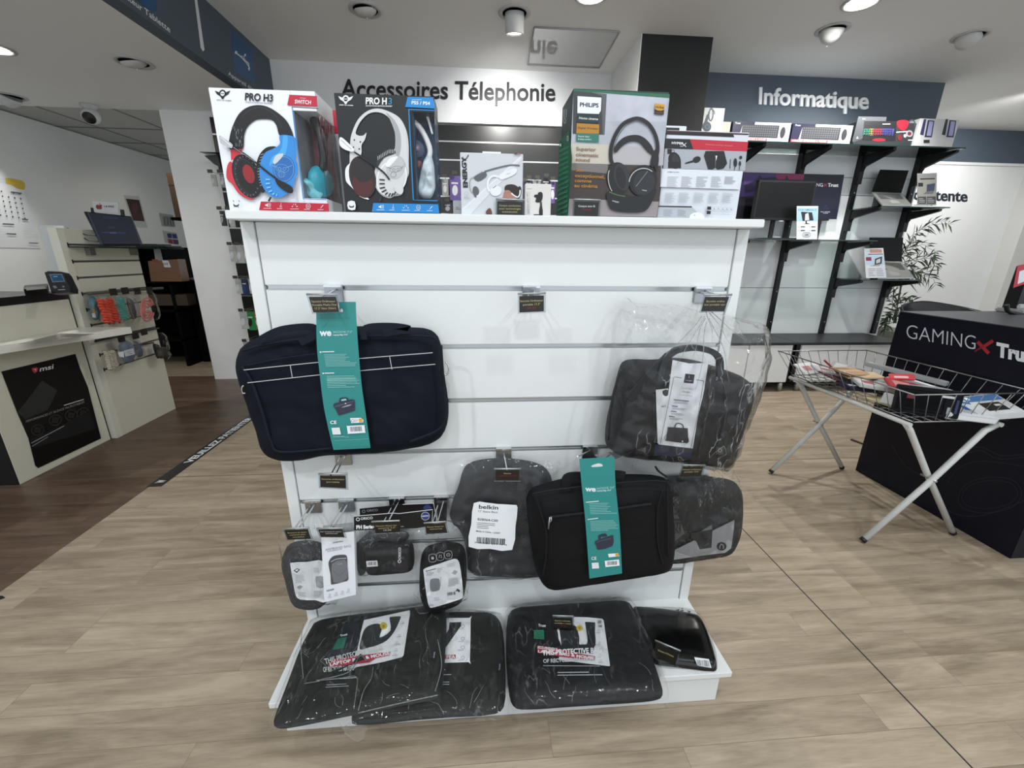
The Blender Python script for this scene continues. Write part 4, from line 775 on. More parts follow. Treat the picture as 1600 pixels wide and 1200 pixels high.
for pts in ([(690, 500), (640, 680), (620, 900)], [(880, 640), (880, 980)], [(1200, 480), (1180, 720), (1130, 1000)], [(1250, 500), (1290, 700), (1240, 1000)]):
    m = MB(); m.tube([PY(.968).hit(*p) for p in c2(V(pts), 6)], .003, LEA2, 6); m.build('seam', t)
A = Art(PY(.955), start=.0003)
A.poly(V([(890, 615), (960, 607), (960, 900), (900, 920)]), PAPER); A.poly(c2(V([(930, 620), (955, 614), (966, 635), (948, 652), (930, 640)]), 3, True), INK); A.text('wi', *V([(920, 716)])[0], *V([(945, 714)])[0], 5, DK2)
A.up(); A.up(); A.poly(V([(985, 445), (1080, 465), (1188, 462), (1160, 640), (1130, 760), (1100, 948), (905, 925), (960, 640)]), mat('#dfe2e6', .45, name='white_hang_tag')); A.poly(V([(885, 925), (1100, 950), (1085, 1000), (880, 985)]), mat('#141b33', .5, name='navy_band'))
A.view(1000, 540, 6); A.poly([(425, 262), (514, 272), (500, 357), (410, 348)], mat('#151a2b', .5)); A.text('wenger', 426, 328, 492, 334, 9, LET); A.line([(462, 280), (460, 305)], 3, LET)
A.line([(320, 292), (390, 303)], 4, INK); A.line([(530, 320), (600, 332)], 4, INK); A.line([(318, 295), (275, 500), (190, 920)], 3, INK); A.line([(598, 332), (560, 560), (478, 960)], 3, INK)
A.text('THE LAPTOP BAG', 388, 402, 496, 416, 11, GR); A.text('DIA NPC', 400, 436, 470, 446, 12, DK2); A.text('For your 15" laptop', 368, 462, 492, 478, 10, GR)
for y, x in ((508, 318), (566, 300), (614, 288), (662, 272)): A.line([(x, y), (x+(140 if y < 520 else 55), y+(14 if y < 520 else 6))], 7, DK2); A.lines(x+5, y+12, x+150, y+34, 2, GR, 4, dy=12, seed=y)
A.line(c2([(325, 770), (340, 735), (370, 730), (400, 745), (408, 775)], 4), 9, INK); A.poly(c2([(262, 780), (275, 765), (430, 775), (448, 785), (450, 880), (440, 915), (260, 895), (245, 885)], 2, True), mat('#14171f', .4)); A.line([(275, 800), (430, 808)], 3, DK2); A.line(c2([(250, 835), (232, 860), (240, 890)], 3), 4, INK); A.line(c2([(450, 862), (455, 900), (430, 918)], 3), 7, INK); A.ell(398, 897, 7, 7, LET)
A.build('hang_tag', t)
A = Art(PY(.955)); A.view(980, 690, 6); A.poly([(838, 50), (905, 52), (900, 122), (832, 120)], mat('#4c5054', .3, .5, name='metal_badge')); A.ring(870, 82, 16, 16, 3, LG); A.build('badge', t)
# film
fo = V([(690, 130), (715, 82), (740, 110), (850, 130), (980, 125), (1080, 150), (1130, 165), (1250, 180), (1400, 215), (1500, 240), (1505, 330), (1522, 400), (1500, 470), (1440, 640), (1380, 800), (1330, 960), (1300, 1030), (1260, 1060), (1130, 1040), (900, 1000), (740, 985), (640, 965), (540, 985), (525, 960), (560, 830), (600, 640), (640, 420), (660, 250), (655, 190)])
fc = PY(1.0).hit(1093, 480)
m = MB(); inflate(m, FILMX, fo, PY(1.045), .106, 0, 180, 46, 3, .004, 8, back=False, seed=1, fan=(fc, 13, .010, .16), edge=.012, ridge=(.0065, 30, 20)); m.build('plastic_bag', t)
m = MB()
rd = random.Random(12)
FOLD = film_mat(.45, 1.2, .14, bscale=80, bstr=.8, name='film_crease')
for i in range(8):
    a = R(226+i*13.6+rd.uniform(-2, 2)); s0 = rd.uniform(.005, .03); l = rd.uniform(.05, .17); pts = []
    for k in range(6):
        d = s0+l*k/5; q = fc+Vector((math.cos(a)*d+math.sin(k*1.3+i)*.003, 0, math.sin(a)*d)); q.y = .965-.030*min(1, d/.1)+rd.uniform(-.002, .002); pts.append(q)
    m.tube(catmull(pts, 4), .0013, FOLD, 5, r2=.0004)
for i in range(0):
    p0 = V([(rd.uniform(1190, 1480), rd.uniform(210, 420))])[0]; q = PY(.952).hit(*p0); a = rd.uniform(0, 6.3); pts = [q]
    for k in range(3): a += rd.uniform(-.9, .9); pts.append(pts[-1]+Vector((math.cos(a), rd.uniform(-.15, .15), math.sin(a)))*rd.uniform(.008, .02))
    m.tube(catmull(pts, 3), .0014, FOLD, 4, r2=.0006)
for i in range(0):
    p0 = V([(rd.uniform(600, 760), rd.uniform(110, 420))])[0]; q = PY(.955).hit(*p0); a = rd.uniform(4, 5.2); pts = [q]
    for k in range(3): a += rd.uniform(-.5, .5); pts.append(pts[-1]+Vector((math.cos(a), rd.uniform(-.1, .1), math.sin(a)))*rd.uniform(.01, .025))
    m.tube(catmull(pts, 3), .0012, FOLD, 4, r2=.0005)
for i in range(0):
    p0 = V([(rd.uniform(1200, 1440), rd.uniform(450, 900))])[0]; q = PY(.948).hit(*p0); a = rd.uniform(4.4, 5.0); pts = [q]
    for k in range(3): a += rd.uniform(-.3, .3); pts.append(pts[-1]+Vector((math.cos(a), rd.uniform(-.1, .1), math.sin(a)))*rd.uniform(.012, .03))
    m.tube(catmull(pts, 3), .0012, FOLD, 4, r2=.0005)
m.build('film_folds', t)

# ---------------- wrapped grey-black sleeve with white sticker (centre)
t = thing('laptop_sleeve', 'dark grey laptop case in hazy plastic with white belkin barcode sticker', 'laptop case')
V = lambda pts: [(690+x/5.715, 700+y/5.715) for x, y in pts]
NEO = mat('#191b1f', .7, bump=.04, bscale=140, spec=.3, name='dark_grey_neoprene')
m = MB(); inflate(m, NEO, V([(150, 350), (190, 180), (260, 120), (420, 90), (640, 90), (860, 130), (960, 200), (1000, 330), (990, 700), (900, 1130), (760, 1150), (500, 1135), (230, 1125), (225, 900), (160, 700), (60, 640), (100, 450)]), PY(1.065), .035, 1, 90, 14, 6, .003, 9, seed=2); m.build('case_body', t)
m = MB(); fc = PY(1.0).hit(788, 735)
inflate(m, FILMH, V([(35, 120), (180, 118), (400, 60), (600, 50), (800, 100), (960, 110), (1040, 70), (1060, 130), (1030, 400), (1000, 800), (920, 1150), (760, 1165), (232, 1160), (225, 900), (150, 650), (10, 640), (60, 450), (20, 200)]), PY(1.05), .035, 1, 120, 26, 3, .006, 10, back=False, seed=4, fan=(fc, 7, .010, .13), edge=.008); m.build('plastic_bag', t)
A = Art(PY(.998)); A.view(690, 700, 5.715); A.poly(c2([(288, 492), (400, 488), (500, 500), (640, 508), (678, 530), (660, 700), (630, 910), (430, 900), (242, 882), (265, 680)], 2, True), PAPER)
A.text('belkin', 332, 540, 505, 550, 34, INK, .02); A.text('12" Sleeve Black', 328, 572, 502, 582, 16, DK2, .005); A.text('B2B064-C00', 322, 645, 502, 660, 20, DK2, .01); A.lines(316, 660, 480, 720, 4, DK2, 3.5, dy=10, seed=2); A.text('Made in China - L0207', 308, 748, 522, 768, 14, DK2, .005)
A.barcode(315, 795, 570, 850, INK, 32, sk=-4, dy=16); A.text('7 45883 67710 4', 292, 850, 582, 872, 12, DK2); A.build('sticker', t)

# ---------------- wrapped right sleeve
t = thing('laptop_sleeve', 'dark grey laptop case in printed plastic with light grey corner, far right', 'laptop case')
V = lambda pts: [(980+x/6, 690+y/6) for x, y in pts]
CH = mat('#1d1d1e', .75, bump=.04, bscale=140, name='charcoal_felt')
m = MB(); inflate(m, CH, V([(300, 330), (700, 310), (800, 330), (960, 350), (1040, 400), (1068, 480), (1070, 700), (1050, 850), (1000, 980), (940, 1050), (760, 1075), (400, 1135), (330, 1100), (310, 700)]), PY(1.065), .04, 1, 90, 14, 6, .003, 10, seed=6); m.build('case_body', t)
A = Art(PY(1.02)); A.view(980, 690, 6)
G1 = mat('#8a8c8d', .6, name='light_grey_panel'); A.poly([(415, 1030), (640, 920), (830, 820), (1005, 735), (1000, 820), (975, 1000), (920, 1042), (700, 1070), (415, 1112)], G1); A.poly([(660, 860), (790, 780), (800, 830), (690, 880)], mat('#5a5b5c', .6)); A.poly([(600, 860), (800, 820), (790, 995), (680, 1010), (650, 940), (590, 900)], CH)
A.ell(885, 982, 46, 40, INK); A.line(c2([(868, 1005), (870, 975), (890, 965), (902, 978), (902, 1005)], 3), 9, G1); A.ell(880, 960, 5, 5, G1)
A.poly([(415, 560), (480, 700), (540, 860), (420, 960)], mat('#4a4b4b', .6)); A.text('slippers', 500, 300, 500, 865, 60, INK, .05, upv=(-1, 0)) if False else A.text('SUPPLIES', 500, 400, 500, 865, 62, INK, .05, upv=(-1, 0)); A.text('Going', 610, 930, 585, 670, 55, INK, .01, upv=(-1, 0)); A.build('print', t)
m = MB(); fc = PY(1.0).hit(1080, 745); inflate(m, FILM, V([(-20, 180), (270, 150), (500, 200), (900, 180), (980, 200), (1000, 280), (1050, 360), (1074, 500), (1074, 720), (1040, 880), (960, 1050), (760, 1090), (400, 1140), (200, 1000), (0, 700)]), PY(1.045), .036, 1, 110, 24, 3, .006, 14, back=False, seed=7, fan=(fc, 6, .009, .1), edge=.008); m.build('plastic_bag', t)
m = MB()
for i in range(14):
    q = PY(1.0).hit(*V([(rd.uniform(700, 1050), rd.uniform(190, 360))])[0]); a = rd.uniform(5.2, 6.2); pts = [q]
    for k in range(2): a += rd.uniform(-.8, .8); pts.append(pts[-1]+Vector((math.cos(a), 0, math.sin(a)))*rd.uniform(.005, .014))
    m.tube(catmull(pts, 3), .0011, FOLD, 4, r2=.0005)
m.build('film_folds', t)

# ---------------- small pouches in the low row
V = lambda pts: [(430+x/6.664, 770+y/6.664) for x, y in pts]
GF = mat('#3a3b3e', .9, bump=.8, bscale=700, var=.35, vscale=220, name='heather_grey_fabric')
def small_film(out, Y, d, seed, m_=None, fanp=None, n=9):
    m = MB(); fc = PY(Y).hit(*fanp) if fanp else None
    inflate(m, m_ or FILM, out, PY(Y), d, 1, 80, 18, 3, .004, 22, back=False, seed=seed, fan=(fc, 6, .006, .06) if fc else None, edge=.006)
    b = [PY(Y-d-.004).hit(*p) for p in out]; r_ = random.Random(seed)
    return m
def creases(parent, zones, Y, n, seed, size=(.004, .011)):
    r_ = random.Random(seed); m = MB()
    for i in range(n):
        z = zones[i % len(zones)]; q = PY(Y).hit(r_.uniform(z[0], z[2]), r_.uniform(z[1], z[3])); a = r_.uniform(0, 6.28); pts = [q]
        for k in range(2): a += r_.uniform(-1, 1); pts.append(pts[-1]+Vector((math.cos(a), 0, math.sin(a)))*r_.uniform(*size))
        m.tube(catmull(pts, 3), .0009, FOLD, 4, r2=.0003)
    m.build('film_folds', parent)
t = thing('armband_pouch', 'grey heather pouch with white instruction card in clear bag, lower left', 'pouch')
m = MB(); inflate(m, GF, V([(95, 620), (130, 540), (220, 500), (360, 490), (500, 520), (560, 620), (600, 900), (590, 1060), (540, 1120), (480, 1150), (380, 1155), (260, 1130), (205, 1070), (170, 960), (130, 800), (100, 700)]), PY(1.06), .05, 1, 80, 14, 7, .001, 10); m.build('pouch_body', t)
m = MB(); m.tube([PY(1.012).hit(*p) for p in c2(V([(130, 600), (200, 565), (340, 560), (480, 590)]), 5)], .0018, mat('#2a2b2d', .6), 6); m.build('zip', t)
A = Art(PY(1.006)); A.view(430, 770, 6.664); A.poly(c2([(158, 760), (175, 728), (330, 720), (560, 730), (560, 1120), (420, 1118), (260, 1112), (212, 1060), (190, 950)], 2, True), PAPER)
A.poly([(190, 810), (225, 785), (260, 800), (225, 835)], DK2); A.poly([(205, 808), (226, 794), (245, 802), (225, 820)], PAPER); A.lines(210, 850, 320, 940, 7, GR, 4, dy=6, seed=3); A.poly([(222, 985), (255, 962), (290, 975), (255, 1008)], GR); A.lines(235, 1030, 350, 1080, 3, GR, 4, dy=10, seed=4); A.lines(402, 780, 460, 830, 4, GR, 4, seed=5)
A.poly(c2([(420, 880), (440, 872), (500, 875), (510, 985), (430, 980)], 2, True), GR); A.line([(408, 900), (405, 990)], 4, LG); A.lines(400, 1020, 500, 1090, 5, GR, 4, seed=6); A.line([(385, 740), (385, 1110)], 2, LG); A.build('instruction_card', t)
small_film(V([(40, 360), (250, 330), (480, 320), (520, 360), (560, 620), (620, 900), (680, 1130), (600, 1150), (380, 1160), (230, 1130), (170, 1010), (110, 800), (60, 600)]), 1.035, .038, 3, fanp=(465, 828)).build('plastic_bag', t)
creases(t, [(436, 825, 450, 860), (485, 820, 505, 850), (440, 845, 500, 852)], .990, 10, 5)
t = thing('armband_bag_box', 'white card reading ARMBAND BAG with picture of a grey bag', 'box')
m = MB(); m.slab([PY(.985).hit(*p) for p in V([(478, 440), (820, 395), (842, 1060), (512, 1140)])], (0, .018, 0), BOXW); m.build('carton', t)
m = MB(); m.slab([PY(.984).hit(*p) for p in V([(500, 345), (810, 310), (820, 400), (480, 440)])], (0, .001, 0), CLEAR); m.build('hanging_tab', t)
A = Art(PY(.985)); A.view(430, 770, 6.664); A.text('yesido', 600, 524, 706, 510, 14, DK2, .01); A.text('ARMBAND BAG', 524, 606, 790, 562, 24, GR, 0); A.lines(540, 600, 775, 628, 1, GR, 5, dy=-42, seed=1)
A.poly(c2([(556, 720), (590, 670), (640, 650), (720, 645), (748, 668), (752, 760), (762, 900), (720, 925), (600, 955), (580, 940), (575, 850), (560, 780)], 2, True), mat('#4b4c50', .6)); A.poly(c2([(590, 740), (700, 700), (740, 715), (752, 890), (610, 935)], 2, True), mat('#727478', .6)); A.line(c2([(580, 720), (640, 690), (740, 680)], 3), 6, LG); A.line([(605, 820), (665, 865), (745, 790)], 4, mat('#55575b', .6)); A.text('yesido', 645, 750, 700, 742, 9, LG)
A.text('5.0 Inch', 538, 1030, 612, 1010, 15, INK, .03)
for x, y in ((568, 1062), (635, 1045), (700, 1030), (765, 1010)): A.ring(x, y, 9, 10, 3, GR, n=10); A.lines(x-24, y+16, x+28, y+36, 3, LG, 3, dy=-8, seed=x)
A.build('front_print', t)
t = thing('drive_case', 'flat black hard drive case in clear bag under ORICO header card', 'pouch')
V = lambda pts: [(550+x/6.315, 770+y/6.315) for x, y in pts]
m = MB(); inflate(m, mat('#121315', .5, bump=.04, bscale=140, name='black_eva'), V([(105, 505), (300, 490), (560, 480), (612, 500), (620, 700), (600, 735), (420, 750), (190, 768), (150, 745), (130, 690), (118, 600)]), PY(1.04), .035, 2, 80, 14, 8, .001, 10); m.build('case_body', t)
A = Art(PY(1.0)); A.view(550, 770, 6.315); A.text('ORICO', 482, 655, 482, 540, 24, LET, .03, upv=(-1, 0)); A.ring(468, 676, 14, 14, 6, LET); A.poly([(140, 675), (250, 668), (256, 725), (146, 732)], PAPER); A.barcode(155, 682, 245, 716, INK, 10, dy=-3); A.build('case_print', t)
small_film(V([(20, 370), (300, 350), (640, 335), (640, 700), (610, 750), (400, 760), (160, 780), (150, 820), (35, 800)]), 1.02, .028, 5, FILM, (610, 818)).build('plastic_bag', t)
creases(t, [(575, 830, 640, 855)], .985, 9, 9)
m = MB(); m.slab([PY(.988).hit(*p) for p in V([(18, 232), (400, 200), (465, 205), (795, 165), (795, 325), (630, 350), (20, 372)])], (0, .002, 0), BLACK); m.build('header_card', t)
A = Art(PY(.988)); A.view(550, 770, 6.315); A.line([(18, 232), (400, 200), (465, 205), (795, 165), (790, 290)], 6, LET); A.text('ORICO', 86, 268, 205, 258, 24, LET, .02); A.ring(58, 262, 16, 15, 6, LET); A.text('PH Series', 42, 356, 225, 350, 34, LET, .06); A.ell(724, 230, 44, 44, mat('#39487e', .4, name='blue_seal')); A.ring(724, 230, 40, 40, 4, LG); A.line([(692, 232), (756, 226)], 10, LG); A.line([(480, 333), (510, 331)], 4, LG); A.build('header_print', t)
t = thing('drive_case', 'black ORICO header card peeking out behind the front header card', 'pouch')
m = MB(); m.slab([PY(1.045).hit(*p) for p in V([(75, 160), (370, 130), (400, 120), (800, 105), (828, 240), (828, 300), (80, 300)])], (0, .002, 0), BLACK); m.build('header_card', t)
A = Art(PY(1.045)); A.view(550, 770, 6.315); A.line([(500, 115), (805, 103), (830, 240)], 6, LET); A.text('ORICO', 146, 188, 256, 180, 22, GR, .02); A.ring(115, 184, 14, 13, 5, GR); A.poly(c2([(706, 160), (712, 130), (740, 118), (775, 130), (780, 155)], 3, True), mat('#39487e', .4)); A.build('header_print', t)
m = MB(); inflate(m, mat('#3b3c3e', .4), V([(40, 380), (560, 360), (570, 480), (120, 500), (150, 800), (45, 830)]), PY(1.06), .01, 1, 40, 8, 4, .002, 10); m.build('case_body', t)
t = thing('hard_drive_pouch', 'black oval pouch with three icons and white card in crinkled bag', 'pouch')
m = MB(); inflate(m, mat('#0e0e10', .7, bump=.04, bscale=140, spec=.2, name='black_felt'), V([(690, 590), (740, 520), (880, 485), (1000, 480), (1100, 510), (1130, 620), (1135, 850), (1110, 1000), (1060, 1060), (900, 1110), (780, 1140), (730, 1110), (680, 1010), (665, 900), (670, 700)]), PY(1.03), .045, 2, 80, 14, 7, .001, 10); m.build('pouch_body', t)
A = Art(PY(.982)); A.view(550, 770, 6.315)
for i, x in enumerate((795, 872, 950)):
    y = 645-i*16; A.line(c2([(x-34, y-30), (x+28, y-38), (x+34, y+28), (x-28, y+36)], 2, True), 4, LG, closed=True)
    if i == 0: A.ell(x, y, 14, 14, LG)
    elif i == 1: A.line([(x-14, y+14), (x-10, y-12), (x+10, y-14), (x+6, y+14), (x+18, y+8)], 5, LG)
    else: A.ring(x, y, 18, 16, 4, LG); A.line([(x-8, y+2), (x+8, y-2)], 5, LG)
A.poly(c2([(708, 800), (720, 745), (860, 700), (1000, 652), (1045, 665), (1065, 720), (1085, 860), (1096, 1010), (1080, 1045), (960, 1085), (800, 1132), (762, 1120), (740, 1040)], 2, True), PAPER)
A.line([(728, 775), (830, 748)], 7, INK); A.lines(735, 785, 815, 825, 4, GR, 4, dy=-20, seed=1); A.lines(840, 740, 885, 790, 4, GR, 4, seed=2); A.poly(c2([(768, 880), (785, 850), (850, 845), (865, 870), (868, 940), (850, 965), (790, 975), (772, 950)], 2, True), mat('#7f8083', .6)); A.line([(878, 830), (872, 920), (850, 960)], 4, GR); A.lines(810, 1035, 885, 1070, 2, GR, 4, dy=-15, seed=3)
A.lines(935, 700, 1050, 740, 4, LG, 4, dy=-20, seed=4); A.poly([(983, 795), (1010, 762), (1045, 775), (1020, 810)], GR); A.lines(950, 850, 1060, 930, 7, GR, 4, dy=-20, seed=5); A.poly([(1020, 975), (1040, 945), (1068, 965), (1055, 985), (1040, 968)], DK2); A.barcode(942, 985, 1025, 1015, INK, 9, dy=-10); A.ell(785, 1110, 24, 12, LG); A.build('instruction_card', t)
small_film(V([(585, 340), (700, 310), (1120, 245), (1145, 300), (1150, 850), (1160, 1000), (1120, 1060), (900, 1130), (680, 1190), (620, 1150), (600, 1020), (640, 900), (620, 600)]), 1.005, .034, 7, FILM, (683, 818)).build('plastic_bag', t)
creases(t, [(650, 825, 720, 850), (700, 815, 730, 830), (650, 920, 665, 945), (722, 925, 732, 935)], .965, 16, 11)
t = thing('cable_pouch', 'strip of black pouch half hidden behind the ORICO header card', 'pouch')
m = MB(); m.slab([PY(1.055).hit(*p) for p in V([(835, 100), (940, 95), (930, 300), (850, 300)])], (0, .012, 0), mat('#202124', .4)); m.build('pouch_body', t)

# ---------------- hooks
GL = GOLD
hook(521, 0, .955, [(482.4, 463.7), (524.7, 463.7), (530, 487), (489.7, 488.3)], [('Sacoche Ordinateur', .9, GL), ('Portable Media One', .92, GL), ('17.3" Noir (Noir)', .8, GL)], 'hook with black price card above the navy laptop bag')
hook(830, 0, .985, [(811.4, 463), (849.8, 461.8), (849.8, 486.5), (811.5, 488.3)], [('Sacoche Ordinateur', .94, GL), ('portable 17.3"', .7, GL), ('29,90', .35, REDP)], 'empty hook with black price card in the middle of top groove')
hook(1098, 0, .955, [(1101.6, 464), (1139.4, 464), (1131.6, 486.6), (1095.3, 486.6)], [('Sacoche ordina-', .8, GL), ('teur portable noir', .9, GL)], 'hook with black price card holding the wrapped briefcase')
hook(536, 3, .93, [(500, 743), (540, 743), (540.8, 763), (500.5, 761)], [('Sacoche ordinateur', .9, GL), ('portable', .5, GL)], 'empty hook with half-slid price card below the navy bag')
hook(787, 3, .97, [(774.3, 735), (811, 735), (810.7, 750.7), (774.3, 750.7)], [('Housse', .3, GL), ('ordinateur portable', .8, REDP)], 'hook with price card above the belkin sticker case', double=False)
hook(922, 3, .91, [(903, 712), (903.5, 712), (903.5, 712.4), (903, 712.4)], [], 'hook passing through the teal sleeve of the black laptop bag', double=False)
hook(1076, 3, .975, [(1066.7, 729), (1099, 729), (1095, 744), (1062.5, 745)], [('Housse ordinateur', .9, GL), ('portable 15.6"', .7, GL)], 'hook with tilted price card above the grey-cornered case')
hook(489, 4, .955, [(444.3, 828.5), (481, 826.7), (485.8, 841.7), (449.5, 843.2)], [('Brassard de sport', .8, GL), ('universel pour', .7, GL), ('smartphone', .5, GL)], 'hook with price card above the grey heather pouch')
hook(541, 4, .955, [(497.2, 827.3), (534.3, 827), (538.3, 839.3), (501.3, 839)], [('Sac brassard sport', .9, LG), ('universel', .5, LG)], 'hook with price card above the ARMBAND BAG card')
hook(620, 4, .94, [(583.3, 817.5), (622, 816), (626, 831), (586.7, 833.3)], [('Housse disque dur', .85, GL), ('externe 2.5"', .7, GL), ('19,90', .3, LG)], 'hook with price card across the ORICO header card')
hook(690, 4, .94, [(664.3, 819.4), (694.9, 817.5), (698.9, 832.5), (666.4, 834.1)], [('Housse disque dur', .85, GL), ('externe', .6, GL)], 'hook with price card above the black oval pouch')

# ================================================================ LAPTOP CASES ON THE FOOT SHELF
OLV = mat('#1a1e19', .7, bump=.04, bscale=140, spec=.3, name='olive_black_nylon'); BKN = mat('#0f1114', .7, bump=.04, bscale=140, spec=.3, name='soft_black_nylon')
def tilt_plane(z0, x0, x1, dzx, y0=.75, dzy=0): return P3(Vector((x0, y0, z0)), Vector((x1, y0, z0+dzx)), Vector((x0, y0+.3, z0+dzy)))
# under, right-hand one
t = thing('laptop_sleeve', 'olive black laptop case in clear bag lying under another, middle of foot shelf', 'laptop case', 'laptop cases on the foot shelf')
P = PZ(.122); m = MB(); ctr = atz(690, 1050, .122)
inflate(m, OLV, [(570, 985), (600, 962), (760, 957), (780, 965), (787, 990), (790, 1050), (790, 1105), (775, 1118), (680, 1122), (560, 1135), (545, 1128)], PZ(.122), .026, 1, 100, 14, 7, .001, 9); m.build('case_body', t)
A = Art(PZ(.1495)); A.view(410, 920, 4.103); A.poly(c2([(1000, 190), (1130, 188), (1325, 186), (1335, 195), (1330, 460), (1320, 470), (1140, 475), (1000, 478)], 2, True), PAPER)
A.poly([(1150, 330), (1195, 260), (1200, 215), (1275, 213), (1272, 240), (1180, 370), (1150, 405)], mat('#202321', .5)); A.text('& MOUSE', 1080, 452, 1240, 448, 26, REDL, .03); A.line([(1140, 438), (1240, 436)], 26, mat('#a5404c', .5)); A.text('FEA', 1180, 449, 1238, 447, 22, LET, .03)
for y in (240, 320, 375, 440): A.ring(1285, y, 12, 10, 3, GR, n=8); A.lines(1255, y+14, 1310, y+20, 1, GR, 3)
A.text('MATERIAL', 1020, 522, 1172, 520, 32, LG, .015); A.line([(1110, 552), (1210, 549)], 4, LG); A.lines(1120, 590, 1200, 620, 2, LG, 4, seed=2)
A.poly(c2([(1510, 475), (1522, 468), (1530, 475), (1528, 530), (1512, 528)], 2, True), INK); A.text('trust', 1522, 520, 1526, 480, 9, GR, .01, upv=(-1, 0)); A.build('print', t)
m = MB(); inflate(m, FILML, [(560, 975), (600, 957), (780, 955), (792, 975), (796, 1050), (800, 1120), (780, 1126), (680, 1126), (560, 1140), (538, 1134)], PZ(.126), .030, 1, 90, 20, 8, .002, 30, back=False, seed=4, edge=.004); m.build('plastic_bag', t)
m = MB(); pts = [atz(530, 1125, .13), atz(536, 1138, .11), atz(550, 1152, .09), atz(566, 1158, .075), atz(572, 1145, .10), atz(576, 1133, .12), atz(560, 1134, .13)]
inflate(m, FILMH, [(530, 1124), (534, 1142), (550, 1154), (566, 1159), (571, 1146), (577, 1132)], P3(pts[0], pts[3], pts[5]), .004, 1, 40, 10, 3, .004, 30, back=False, edge=.004); m.build('bag_flap', t)
def creasesP(parent, plane, zones, n, seed, size=(.008, .022), r=.0009, dirn=None):
    r_ = random.Random(seed); m = MB(); e1 = Vector((1, 0, 0)); e1 = (e1-plane.n*e1.dot(plane.n)).normalized(); e2 = plane.n.cross(e1)
    for i in range(n):
        z = zones[i % len(zones)]; q = plane.hit(r_.uniform(z[0], z[2]), r_.uniform(z[1], z[3])); a = r_.uniform(0, 6.28) if dirn is None else dirn+r_.uniform(-.4, .4); pts = [q]
        for k in range(3): a += r_.uniform(-.5, .5); pts.append(pts[-1]+(e1*math.cos(a)+e2*math.sin(a))*r_.uniform(*size)+plane.n*r_.uniform(-.001, .0015))
        m.tube(catmull(pts, 3), r, FOLD, 4, r2=r*.3)
    m.build('film_folds', parent)
creasesP(t, PZ(.155), [(600, 1095, 760, 1118)], 6, 3, dirn=1.57)
# top-left one
t = thing('laptop_sleeve', 'olive black laptop case in torn clear bag, on top at left of foot shelf', 'laptop case', 'laptop cases on the foot shelf')
PL = P3(atz(480, 975, .140), atz(425, 1140, .138), atz(690, 945, .166))
m = MB(); inflate(m, OLV, [(484, 985), (492, 972), (530, 965), (620, 955), (688, 945), (697, 950), (698, 985), (694, 1050), (690, 1085), (682, 1093), (640, 1101), (555, 1117), (480, 1133), (438, 1140), (427, 1135), (428, 1122), (450, 1065), (470, 1010)], PL, .022, 1, 110, 14, 8, .001, 9); m.build('case_body', t)
A = Art(PL.off(.0262)); A.view(500, 940, 7.273)
A.poly([(500, 210), (1020, 98), (1022, 140), (950, 610), (930, 632), (700, 690), (360, 755), (420, 520), (450, 400)], mat('#d3d6d8', .4))
A.poly(c2([(255, 290), (300, 250), (440, 240), (420, 560), (120, 640), (90, 600), (200, 450), (210, 340)], 2, True), mat('#161b24', .5)); A.poly(c2([(450, 540), (480, 380), (510, 310), (560, 270), (640, 250), (690, 265), (700, 330), (680, 410), (800, 330), (790, 190), (820, 172), (905, 168), (915, 190), (850, 330), (760, 440), (640, 500), (560, 520)], 3, True), mat('#272c2b', .5, name='case_picture')); A.poly(c2([(700, 330), (760, 300), (790, 250), (770, 350), (685, 405)], 2, True), PAPER)
A.ell(722, 275, 40, 42, mat('#b9a43a', .6, name='yellow_flower')); A.ell(722, 280, 16, 16, mat('#8f7a1c', .6))
A.poly([(200, 420), (310, 400), (270, 530), (140, 550)], mat('#1f6450', .5, name='green_square')); A.text('Trust', 232, 400, 314, 380, 24, LET, .02)
for x, y in ((935, 245), (900, 395), (880, 480), (865, 555), (850, 605)): A.ring(x, y-12, 14, 12, 3, GR, n=8); A.lines(x-32, y+4, x+30, y+14, 1, GR, 5, dy=-8, seed=x)
A.poly([(150, 648), (800, 568), (790, 608), (640, 640), (560, 690), (100, 745), (110, 700)], mat('#9c2f40', .5, name='red_band')); A.text('LAPTOP BAG & MOUSE', 115, 732, 795, 600, 34, LET, .03)
A.text('THIS PROTECTIVE BAG IS', 60, 708, 715, 545, 58, mat('#c3c9c8', .4), .02); A.text('OF RECYCLED MATERIAL', 38, 800, 420, 775, 56, mat('#c3c9c8', .4), .02); A.line([(-40, 895), (420, 862)], 6, LG); A.lines(80, 935, 400, 985, 2, GR, 7, dx=-20, dy=-18, seed=3)
A.poly([(0, 835), (130, 790), (350, 712), (460, 590), (530, 650), (380, 700), (190, 800), (60, 870), (-90, 890)], mat('#12140e', .8)); A.poly([(385, 760), (560, 715), (610, 780), (560, 890), (470, 1020), (440, 1160), (395, 1170), (400, 1000), (425, 880)], mat('#17190f', .8, name='bare_case_through_tear'))
A.poly(c2([(1262, 560), (1325, 552), (1322, 650), (1258, 655)], 2, True), INK); A.text('trust', 1300, 640, 1308, 570, 18, GR, .02, upv=(-1, -.05)); A.build('print', t)
m = MB(); inflate(m, FILML, [(478, 990), (486, 968), (530, 960), (620, 950), (692, 940), (702, 950), (702, 990), (698, 1050), (694, 1092), (684, 1102), (640, 1106), (560, 1124), (490, 1140), (430, 1146), (415, 1146), (424, 1122), (446, 1065), (466, 1010)], PL.off(.004), .0275, 1, 110, 24, 9, .002, 28, back=False, seed=9, edge=.004); m.build('plastic_bag', t)
TE = PL.off(.0305); m = MB()
